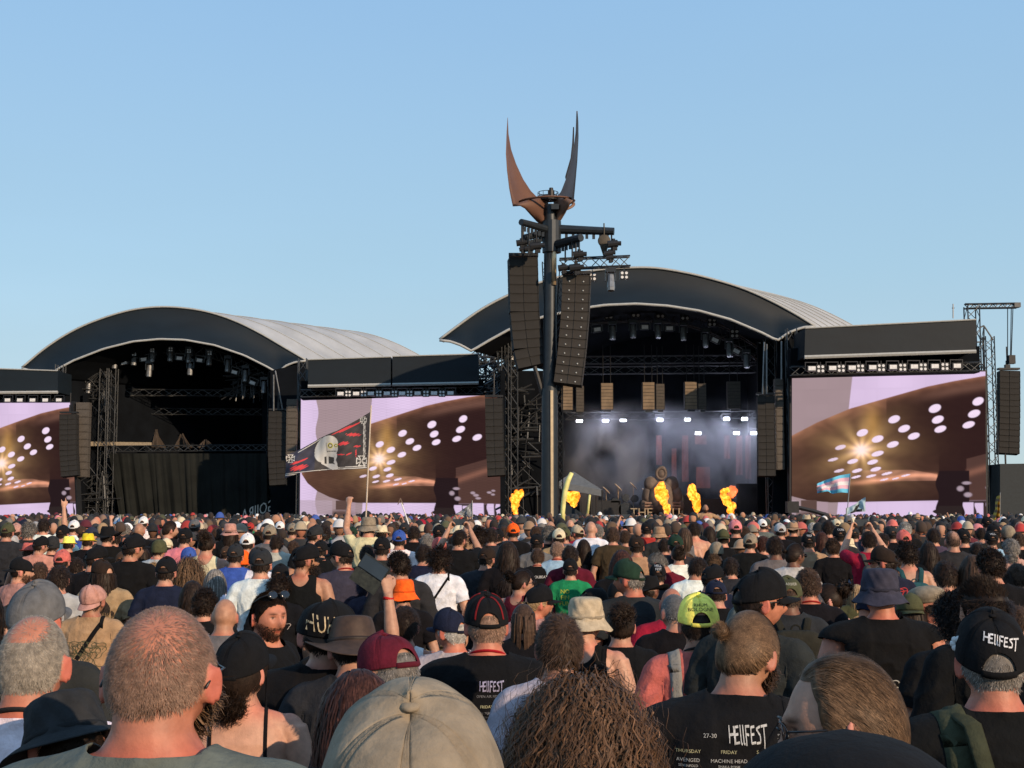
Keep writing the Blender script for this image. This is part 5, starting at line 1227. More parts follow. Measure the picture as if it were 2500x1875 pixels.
# the funnel under the horns
def funnel(L, R, mat, nm):
    rows = []
    for (x0, y0, d0), (x1, y1, d1) in zip(L, R):
        A_, B_ = P(x0, y0, DT + d0), P(x1, y1, DT + d1); rows.append([tuple(A_.lerp(B_, s) + Vector((0, -.25 * math.sin(math.pi * s), 0))) for s in np.linspace(0, 1, 9)])
    b = MB(); b.grid(rows); V, Fs = thicken(np.array(b.v), b.f, .05); b = MB(); b.add(V, Fs); tl(b, nm, mat, True)
funnel([(1252, 501, -1.2), (1269, 502.5, -1.1), (1281, 509, -.9), (1296, 525, -.5), (1310, 538, 0), (1324, 550, .2)], [(1336, 482, .3), (1336, 490, .3), (1336, 502, .3), (1336, 521, .3), (1336, 538, .3), (1336, 552, .3)], RUST, 'funnel_panel')
funnel([(1354, 480, .3), (1354, 490, .3), (1354, 503, .3), (1354, 522, .3), (1354, 538, .3), (1354, 551, .3)], [(1401, 490.5, -1), (1393, 497, -.9), (1388, 507, -.7), (1381, 518, -.4), (1370, 533, 0), (1359, 548, .2)], HORN_SHADE, 'funnel_panel')
b = MB(); c = P(1333, 493, DT); ring = []
for k in range(41): t = 2 * math.pi * k / 40; ring.append((c.x + 1.15 * math.cos(t) - .0, c.y - 0 + 1.0 * math.sin(t), c.z + .05 * math.cos(t)))
b.path(ring, [(.10, .04)] * 41, 6); tl(b, 'ring_beam', RUST, True)
b = MB(); c2 = P(1392, 503, DT - .2)
b.path([(c2.x + .30 * math.cos(t) - .15, c2.y + .2 * math.sin(t), c2.z + .17 * math.sin(t) + .1 * math.cos(t)) for t in np.linspace(0, 2 * math.pi, 24)], [(.07, .05)] * 24, 6); tl(b, 'ring_bracket', HORN_SHADE, True)
b = MB(); c = P(1338, 480, DT)
for zz in (0, .17): b.path([(c.x + .43 * math.cos(t) , c.y + .42 * math.sin(t), c.z + zz) for t in np.linspace(0, 2 * math.pi, 30)], .015, 5)
for k in range(12): t = 2 * math.pi * k / 12; b.tube((c.x + .43 * math.cos(t), c.y + .42 * math.sin(t), c.z), (c.x + .43 * math.cos(t), c.y + .42 * math.sin(t), c.z + .17), .012, 4)
b.tube((c.x, c.y, c.z - .16), (c.x, c.y, c.z - .02), .42, 20); tl(b, 'crow_nest', BLK)
q = P(1345.6, 470, DT - .3); b = MB(); b.tube((0, 0, -.2), (0, 0, .08), .14, 12); b.tube((0, 0, .08), (0, 0, .2), .10, 12, .08); o = b.build('beacon', BLK, label='black beacon on top of the horned tower mast', cat='lamp'); o.location = q
b = MB(); q = P(1355, 506, DT - .4); b.box((q.x, q.y, q.z), (.32, .3, .22)); tl(b, 'floodlight', DARKMET)

# ------------------------------------------------------------------ right edge: gantry, lattice tower, black box, trees
ga = empty('lattice_gantry', P(2372, HZ, 87), 'tall lattice gantry with a boom at the right edge of the photo', 'gantry'); ga.location.z = 0
b = MB(); a = P(2372, 748, 87); b.truss((a.x, a.y, 0), (a.x, a.y, a.z), .75, .75, .75, .045, up=(0, 1, 0)); _local(b, 'tower', LATT, ga)
b = MB(); b.truss(P(2356, 748, 87), P(2483, 746, 87), .28, .28, .3, .05); b.tube(P(2356, 742, 87), P(2484, 742, 87), .06, 6); b.box(P(2482, 745, 87), (.4, .4, .3)); _local(b, 'boom', LATT, ga)
b = MB()
for x0, y0, x1, y1 in ((2460, 752, 2460, 895), (2469, 752, 2467, 868), (2473, 752, 2469, 868)): b.tube(P(x0, y0, 86.8), P(x1, y1, 86.8), .03, 4)
b.box(P(2469, 878, 86.8), (.4, .4, .55)); b.box(P(2459, 896, 86.8), (.3, .3, .3)); _local(b, 'hoist_chain', BLK, ga)
lt = empty('lattice_tower', P(2413, HZ, 86), 'narrow lattice tower with a slanted top right of the video screen', 'tower'); lt.location.z = 0
b = MB(); a = P(2413, 822, 86); b.truss((a.x, a.y, 0), (a.x, a.y, a.z), .55, .55, .55, .04, up=(0, 1, 0)); b.tube(P(2402, 795, 86), P(2425, 830, 86), .05, 5); b.tube(P(2392, 800, 86), P(2402, 795, 86), .05, 5); b.tube(P(2402, 795, 86), P(2402, 830, 86), .05, 5)
for y in (835, 890, 940): b.tube(P(2385, y, 86), P(2403, y, 86), .05, 5)
_local(b, 'frame', LATT, lt)
b = MB(); q = P(2462, 1108, 86.5); b.tube((q.x - .2, q.y, q.z), (q.x - .2, q.y, P(0, 1140, 86.5).z), .06, 6); b.build('steel_pole', BLK, label='short black pole under the line array at the right edge', cat='pole')
slab_obj('black_container', [(2441.6, 1132.5), (2560, 1131), (2560, 1262), (2441.6, 1264)], 84, 3, simple('black_sheet', (.012, .018, .022), .7), label='plain black container at the right edge below the line array', cat='container')
b = MB(); q = P(2327, 777, 83); b.tube(q, P(2327, 742, 83), .04, 5); b.tube(P(2324, 752, 83), P(2330, 752, 83), .03, 4); b.build('antenna', GALV, label='thin antenna mast above the canopy of the right screen', cat='antenna')
def tree(px, ytop, w, d, seed, label):
    r = np.random.default_rng(seed); top = P(px, ytop, d); H = top.z; root = empty('tree', (top.x, d, 0), label, 'tree', 'trees beyond the right screen')
    b = MB(); b.tube((0, 0, 0), (.2, 0, H * .55), .22, 8, .12)
    for i in range(7): a = r.uniform(0, 6.28); b.tube((.1, 0, H * r.uniform(.25, .5)), (math.cos(a) * w * .4, math.sin(a) * w * .4, H * r.uniform(.6, .9)), .08, 5, .03)
    b.build('trunk', simple('bark', (.05, .038, .028)) if 'bark' not in MATS else MATS['bark'], root)
    cl = r.normal(size=(26, 3)) * np.array([w * .33, w * .3, H * .18]) + np.array([0, 0, H * .68]); c = cl[r.integers(0, 26, 2600)] + r.normal(size=(2600, 3)) * .32; c = c[c[:, 2] < H]
    s = r.uniform(.08, .2, (len(c), 1)); u = r.normal(size=c.shape); u /= np.linalg.norm(u, axis=1)[:, None]; v = np.cross(u, r.normal(size=c.shape)); v /= np.linalg.norm(v, axis=1)[:, None]
    V = np.stack([c - u * s, c + v * s * .6, c + u * s, c - v * s * .6], 1).reshape(-1, 3); Q = np.arange(len(V)).reshape(-1, 4)
    link('crown', mesh_np('crown', V, Q, False), simple('leaves', (.055, .075, .03), .8, 0, .45, 1.5) if 'leaves' not in MATS else MATS['leaves'], root)
for i, (x, y, w, d) in enumerate(((2413, 1196, 2.6, 120), (2432, 1178, 3.2, 128), (2445, 1186, 3.0, 124), (2399, 1214, 2.4, 132))): tree(x, y, w, d, i, ['small tree seen through the lattice tower', 'tallest tree between the lattice tower and the black container', 'leafy tree beside the black container', 'low tree just right of the right screen'][i])

# ------------------------------------------------------------------ band set: banners, statue, drum kit, flames, tent, ramp, barrier
def banner(x0, x1, y0, y1, d, label, torn=0):
    rows = []
    for k in range(12):
        s = k / 11; rows.append([tuple(P(x0 + (x1 - x0) * t, y0 + (y1 - y0) * s, d) + Vector((0, .12 * math.sin(t * 7 + s * 3), 0))) for t in np.linspace(0, 1, 6)])
    b = MB(); b.grid(rows); b.build('banner', REDM, smooth=True, label=label, cat='banner', group='red banners at the back of the smoky stage')
for i, (x0, x1, y0, y1) in enumerate(((1602, 1616, 1063, 1135), (1665, 1681, 1063, 1176), (1697, 1725, 1063, 1085), (1768, 1782, 1063, 1120), (1797, 1813, 1063, 1160), (1820, 1834, 1063, 1170), (1700, 1734, 1140, 1192), (1640, 1652, 1095, 1185))):
    banner(x0, x1, y0, y1, DR + 11, ['narrow red banner above the hooded statue', 'long red banner right of the statue', 'short pink banner fragment high above the second flame', 'red banner above the rightmost flame', 'red banner just left of the rightmost red strip', 'rightmost red strip banner of the smoky stage', 'dark red cloth hanging behind the middle flames', 'dim red banner left of the long red banner'][i])
st = empty('hooded_statue', P(1616, 1262, DR + 4), 'giant grey hooded statue behind the flames at centre of the smoky stage', 'statue'); st.location.z = 1.5; kx = (DR + 4) / F_PX
def sx(x, y): return ((x - 1616) * kx, (1262 - y) * kx + (P(0, 1262, DR + 4).z - 1.5))
def se(parts, nm):
    b = MB()
    for (x, y, rx, ry) in parts: cx, cz = sx(x, y); V, F_ = ellipsoid((cx, 0, cz), (rx * kx, min(rx, ry) * kx * .9, ry * kx), 24); V = V + wav(V, 3, 4)[:, None] * .05; b.add(V, F_)
    o = b.build(nm, STAT, st, True); return o
se([(1614, 1215, 34, 42), (1590, 1183, 18, 20), (1640, 1183, 18, 20), (1616, 1232, 42, 24)], 'torso'); se([(1583, 1210, 15, 24), (1576, 1234, 13, 16)], 'arm'); se([(1650, 1210, 16, 24), (1657, 1235, 13, 15)], 'arm'); se([(1616, 1156, 14, 17)], 'head')
b = MB(); cx, cz = sx(1614, 1157); b.path([(cx + .31 * math.cos(t), -.28, cz + .36 * math.sin(t)) for t in np.linspace(0, 2 * math.pi, 28)], .09, 8); b.build('hood', STAT, st, True)
b = MB()
for x in (1583, 1650):
    for y in (1228, 1235, 1242): cx, cz = sx(x, y); b.box((cx, -.38, cz), (.55, .2, .1))
b.build('arm_wrap', simple('pale_wrap', (.20, .13, .10)), st)
V, Fs = text_pts('THE   HU', .78); o = link('stage_lettering', mesh_np('stage_lettering', np.stack([V[:, 0], np.zeros(len(V)), V[:, 1]], 1), Fs, False), simple('pale_letters', (.25, .20, .13)), label='pale block lettering reading THE before the statue', cat='lettering'); o.location = P(1600, 1252, DR + 1.5)
V, Fs = text_pts('GOJIRA', 1.25, .62); V = V * np.array([-1, 1, 1]); V[:, 1] += V[:, 0] * .35; o = link('stage_lettering', mesh_np('stage_lettering', np.stack([V[:, 0], np.zeros(len(V)), V[:, 1]], 1), Fs, False), simple('white_letters', (.45, .44, .40)), label='white mirrored letters at the foot of the black curtain', cat='lettering'); o.location = P(630, 1247, DL - .3)
# drum kit and risers
b = MB(); dk = empty('drum_kit', P(1528, 1258, DR + 5), 'drum kit left of the hooded statue', 'drum kit'); dk.location.z = 1.5
for x, z, r, h, nm in ((-.7, 1.0, .3, .4, 'drum'), (0, 1.3, .25, .3, 'drum'), (.6, 1.25, .25, .3, 'drum'), (0, .5, .5, .5, 'bass_drum'), (1.2, .9, .3, .4, 'drum')):
    b = MB(); b.tube((x, -.2, z), (x, .3, z), r, 14); b.build(nm, DARKMET, dk)
for x, z in ((-1.3, 1.8), (-.5, 2.0), (.5, 2.1), (1.3, 1.7)): b = MB(); b.tube((x, 0, z), (x + .03, 0, z + .03), .35, 14, .3); b.tube((x, 0, z), (x, .1, 0), .02, 4); b.build('cymbal', BRASS_GLINT, dk)
b = MB(); c = P(1690, 1262, DR + 3)
for i, (x, w, h) in enumerate(((1650, 2.5, 1.4), (1690, 1.8, 1.0), (1745, 2.4, 1.2), (1480, 2.0, 1.1), (1835, 1.5, 2.2), (1300, 1.4, 2.2), (1440, 1.2, 1.6))):
    q = P(x, 1262, DR + 4.5); b = MB(); b.box((0, 0, h / 2), (w, 1, h)); b.box((0, -.51, h / 2), (w * .86, .03, h * .8)); b.box((0, 0, h + .02), (w * 1.02, 1.02, .04)); o = b.build('stage_cabinet', BLK, label=['black amplifier cabinet right of the statue', 'low black cabinet under the second flame', 'black cabinet between the two right flames', 'black cabinet beside the drum kit', 'tall black cabinet at the right side of the smoky stage', 'tall black cabinet by the leftmost flame', 'black cabinet right of the tent'][i], cat='cabinet'); o.location = (q.x, DR + 5 + i * .1, 1.5)
# flames
m, nt, b_ = newmat('flame'); nt.nodes.remove(b_)
tc = nt.nodes.new('ShaderNodeTexCoord'); nz = nt.nodes.new('ShaderNodeTexNoise'); nz.inputs['Scale'].default_value = 3.2; nz.inputs['Detail'].default_value = 5; nz.inputs['Distortion'].default_value = 1.2
nt.links.new(tc.outputs['Object'], nz.inputs[0]); cr = nt.nodes.new('ShaderNodeValToRGB'); nt.links.new(nz.outputs[0], cr.inputs[0])
cr.color_ramp.elements[0].position = .30; cr.color_ramp.elements[0].color = (.8, .07, .004, 1); cr.color_ramp.elements[1].position = .66; cr.color_ramp.elements[1].color = (1, .50, .07, 1); e2 = cr.color_ramp.elements.new(.45); e2.color = (1, .22, .010, 1)
em = nt.nodes.new('ShaderNodeEmission'); em.inputs[1].default_value = 1.9; nt.links.new(cr.outputs[0], em.inputs[0])
tr = nt.nodes.new('ShaderNodeBsdfTransparent'); ms = nt.nodes.new('ShaderNodeMixShader'); lw = nt.nodes.new('ShaderNodeLayerWeight'); lw.inputs[0].default_value = .35
nz2 = nt.nodes.new('ShaderNodeTexNoise'); nz2.inputs['Scale'].default_value = 2.2; nz2.inputs['Detail'].default_value = 6; nz2.inputs['Distortion'].default_value = 1.5; nt.links.new(tc.outputs['Object'], nz2.inputs[0])
ad = nt.nodes.new('ShaderNodeMath'); ad.operation = 'MULTIPLY_ADD'; nt.links.new(lw.outputs['Facing'], ad.inputs[0]); ad.inputs[1].default_value = .75; nt.links.new(nz2.outputs[0], ad.inputs[2])
mf = nt.nodes.new('ShaderNodeMapRange'); mf.inputs[1].default_value = .53; mf.inputs[2].default_value = .86; nt.links.new(ad.outputs[0], mf.inputs[0])
nt.links.new(mf.outputs[0], ms.inputs[0]); nt.links.new(em.outputs[0], ms.inputs[1]); nt.links.new(tr.outputs[0], ms.inputs[2]); nt.links.new(ms.outputs[0], nt.nodes['Material Output'].inputs[0]); FLAME = m
FLAME2 = emis('flame_smoky_red', (.75, .16, .05), .9)
def flame(spine, d, label, seed, mat=None):
    """spine: (x, y, halfwidth) photo pixels bottom to top"""
    r = np.random.default_rng(seed); b = MB(); k = d / F_PX
    for i in range(70):
        t = r.uniform(0, 1) ** .9; ys = len(spine) - 1; f = t * ys; j = min(int(f), ys - 1); u = f - j; x, y, w = [spine[j][q] * (1 - u) + spine[j + 1][q] * u for q in range(3)]
        x += r.uniform(-1, 1) * w * .75; p = P(x, y, d + r.uniform(-.25, .25)); s = max(w, 2.5) * k * r.uniform(.35, .75)
        V, F_ = ellipsoid((0, 0, 0), (s, s * .8, s * r.uniform(.9, 1.6)), 12); V = V * (1 + .35 * wav(V, seed + i, 9 / max(s, .1) * .5)[:, None]); b.add(V + np.array(p), F_)
    o = link('flame', mesh_np('flame', np.array(b.v), b.f), mat or FLAME, label=label, cat='flame', group='flames shooting up on stage'); md = o.modifiers.new('r', 'REMESH'); md.mode = 'VOXEL'; md.voxel_size = .06
    return o
flame([(1259, 1260, 5), (1258, 1240, 7), (1257, 1220, 10), (1265, 1208, 13), (1276, 1198, 7)], DR - 1, 'flame left of the tower foot', 1)
flame([(1403, 1240, 2), (1400, 1228, 9), (1396, 1215, 15), (1398, 1209, 15)], DR + 3, 'flame seen under the tent roof', 2)
flame([(1628, 1262, 2), (1628, 1248, 8), (1624, 1225, 12), (1614, 1205, 15), (1610, 1190, 12), (1617, 1176, 3)], DR + 1, 'tall flame before the hooded statue', 3)
flame([(1700, 1254, 4), (1701, 1238, 9), (1697, 1218, 12), (1690, 1200, 10), (1689, 1182, 6)], DR + 1, 'middle flame between the statue and the rightmost flame', 4)
flame([(1783, 1270, 2), (1784, 1255, 6), (1784, 1238, 12), (1774, 1220, 10), (1765, 1205, 9), (1770, 1195, 10)], DR + 1, 'rightmost yellow flame of the smoky stage', 5)
flame([(1783, 1212, 6), (1790, 1200, 9), (1788, 1190, 7)], DR + 1.6, 'red-orange fire ball curling off the rightmost flame', 6, FLAME2)
# tent
tn = empty('canopy_tent', P(1418, 1262, 80), 'small black peaked tent right of the tower', 'tent'); tn.location.z = 0; k8 = 80 / F_PX
def T8(x, y, dy=0): q = P(x, y, 80); return (q.x - tn.location.x, dy, q.z)
b = MB(); pk = T8(1402, 1149, 1.3); c4 = [T8(1364, 1176, 0), T8(1470, 1196, 0), T8(1462, 1190, 2.6), T8(1372, 1172, 2.6)]
b.add([pk] + c4, [(0, 1, 2), (0, 2, 3), (0, 3, 4), (0, 4, 1)]); lo = [(p[0], p[1], p[2] - .38) for p in c4]; b.add(c4 + lo, [(0, 4, 5, 1), (1, 5, 6, 2), (2, 6, 7, 3), (3, 7, 4, 0)]); b.build('roof', simple('tent_cloth', (.10, .11, .12), .7), tn)
for p in c4: b = MB(); b.tube((p[0], p[1], p[2]), (p[0], p[1], 0), .04, 6); b.build('leg', BLK, tn)
b = MB(); b.slab([P(1378, 1226, 79), P(1436, 1262, 79), P(1436, 1275, 79), P(1378, 1275, 79)], .8); b.build('ramp_panel', MEMB, label='dark slanted panel at the foot of the tent', cat='panel')
# yellow air tube
m_y = simple('yellow_air_cloth', (.62, .58, .22), .5)
b = MB(); pts = [(1375, 1275), (1374, 1250), (1376, 1225), (1380, 1198), (1387, 1173), (1396, 1154)]; b.path([P(x, y, 30) for x, y in pts], [.045, .05, .055, .058, .056, .045], 12); b.build('air_tube', m_y, smooth=True, label='bent yellow inflatable tube held up right of the tower', cat='inflatable tube')
b = MB(); b.path([P(x, y, 78) for x, y in ((1440, 1208), (1438, 1225), (1434, 1262))], .07, 8); b.build('air_tube', m_y, smooth=True, label='pale yellow post by the tent opening', cat='post')
# barrier
ba = empty('rail_barrier', P(1480, HZ, 70), 'pale metal rail barrier between the tent and the statue', 'barrier'); ba.location.z = 0
b = MB(); b.tube(P(1442, 1260, 70), P(1528, 1260, 70), .06, 6); b.tube(P(1442, 1268, 70), P(1528, 1268, 70), .05, 6); _local(b, 'rail', GALV, ba)
for x in (1445, 1502, 1528): b = MB(); q = P(x, 1257, 70); b.tube((q.x, q.y, 0), q, .07, 6); _local(b, 'post', GALV, ba)
b2 = empty('rail_barrier', P(1290, HZ, 70), 'pale metal rail barrier left of the tower foot', 'barrier'); b2.location.z = 0
b = MB(); b.tube(P(1272, 1262, 70), P(1305, 1262, 70), .06, 6); b.tube(P(1272, 1268, 70), P(1305, 1268, 70), .05, 6); _local(b, 'rail', GALV, b2)
b = MB(); q = P(1273, 1256, 70); b.tube((q.x, q.y, 0), q, .07, 6); _local(b, 'post', GALV, b2)
# smoke on the stage
m, nt, b_ = newmat('stage_smoke'); nt.nodes.remove(b_)
pv = nt.nodes.new('ShaderNodeVolumePrincipled'); pv.inputs['Color'].default_value = (.80, .82, .88, 1); pv.inputs['Anisotropy'].default_value = .0
tc = nt.nodes.new('ShaderNodeTexCoord'); nz = nt.nodes.new('ShaderNodeTexNoise'); nz.inputs['Scale'].default_value = .36; nz.inputs['Detail'].default_value = 5; nz.inputs['Distortion'].default_value = .6
mp = nt.nodes.new('ShaderNodeMapping'); mp.inputs['Location'].default_value = (3.3, 1.0, 2.2); mp.inputs['Scale'].default_value = (1, 1, .8)
nt.links.new(tc.outputs['Object'], mp.inputs[0]); nt.links.new(mp.outputs[0], nz.inputs[0])
mr = nt.nodes.new('ShaderNodeMapRange'); mr.inputs[1].default_value = .44; mr.inputs[2].default_value = .72; mr.inputs[3].default_value = .004; mr.inputs[4].default_value = .34
nt.links.new(nz.outputs[0], mr.inputs[0])
sep = nt.nodes.new('ShaderNodeSeparateXYZ'); nt.links.new(tc.outputs['Generated'], sep.inputs[0])
def fade(sock, a, c): r_ = nt.nodes.new('ShaderNodeMapRange'); r_.interpolation_type = 'SMOOTHSTEP'; r_.inputs[1].default_value = a; r_.inputs[2].default_value = c; nt.links.new(sock, r_.inputs[0]); return r_.outputs[0]
def mul(a, c): q_ = nt.nodes.new('ShaderNodeMath'); q_.operation = 'MULTIPLY'; nt.links.new(a, q_.inputs[0]); nt.links.new(c, q_.inputs[1]); return q_.outputs[0]
dn = mul(mr.outputs[0], fade(sep.outputs[0], -.05, .28)); dn = mul(dn, fade(sep.outputs[2], 1, .68)); dn = mul(dn, fade(sep.outputs[2], 0, .25)); nt.links.new(dn, pv.inputs['Density'])
nt.links.new(pv.outputs[0], nt.nodes['Material Output'].inputs['Volume'])
a, c = P(1378, 960, DR + 4), P(1846, 1262, DR + 12); b = MB(); b.box(((a.x + c.x) / 2, DR + 7.5, (1.55 + a.z) / 2), (c.x - a.x, 6.4, a.z - 1.55)); b.build('stage_smoke', m, kind='stuff')
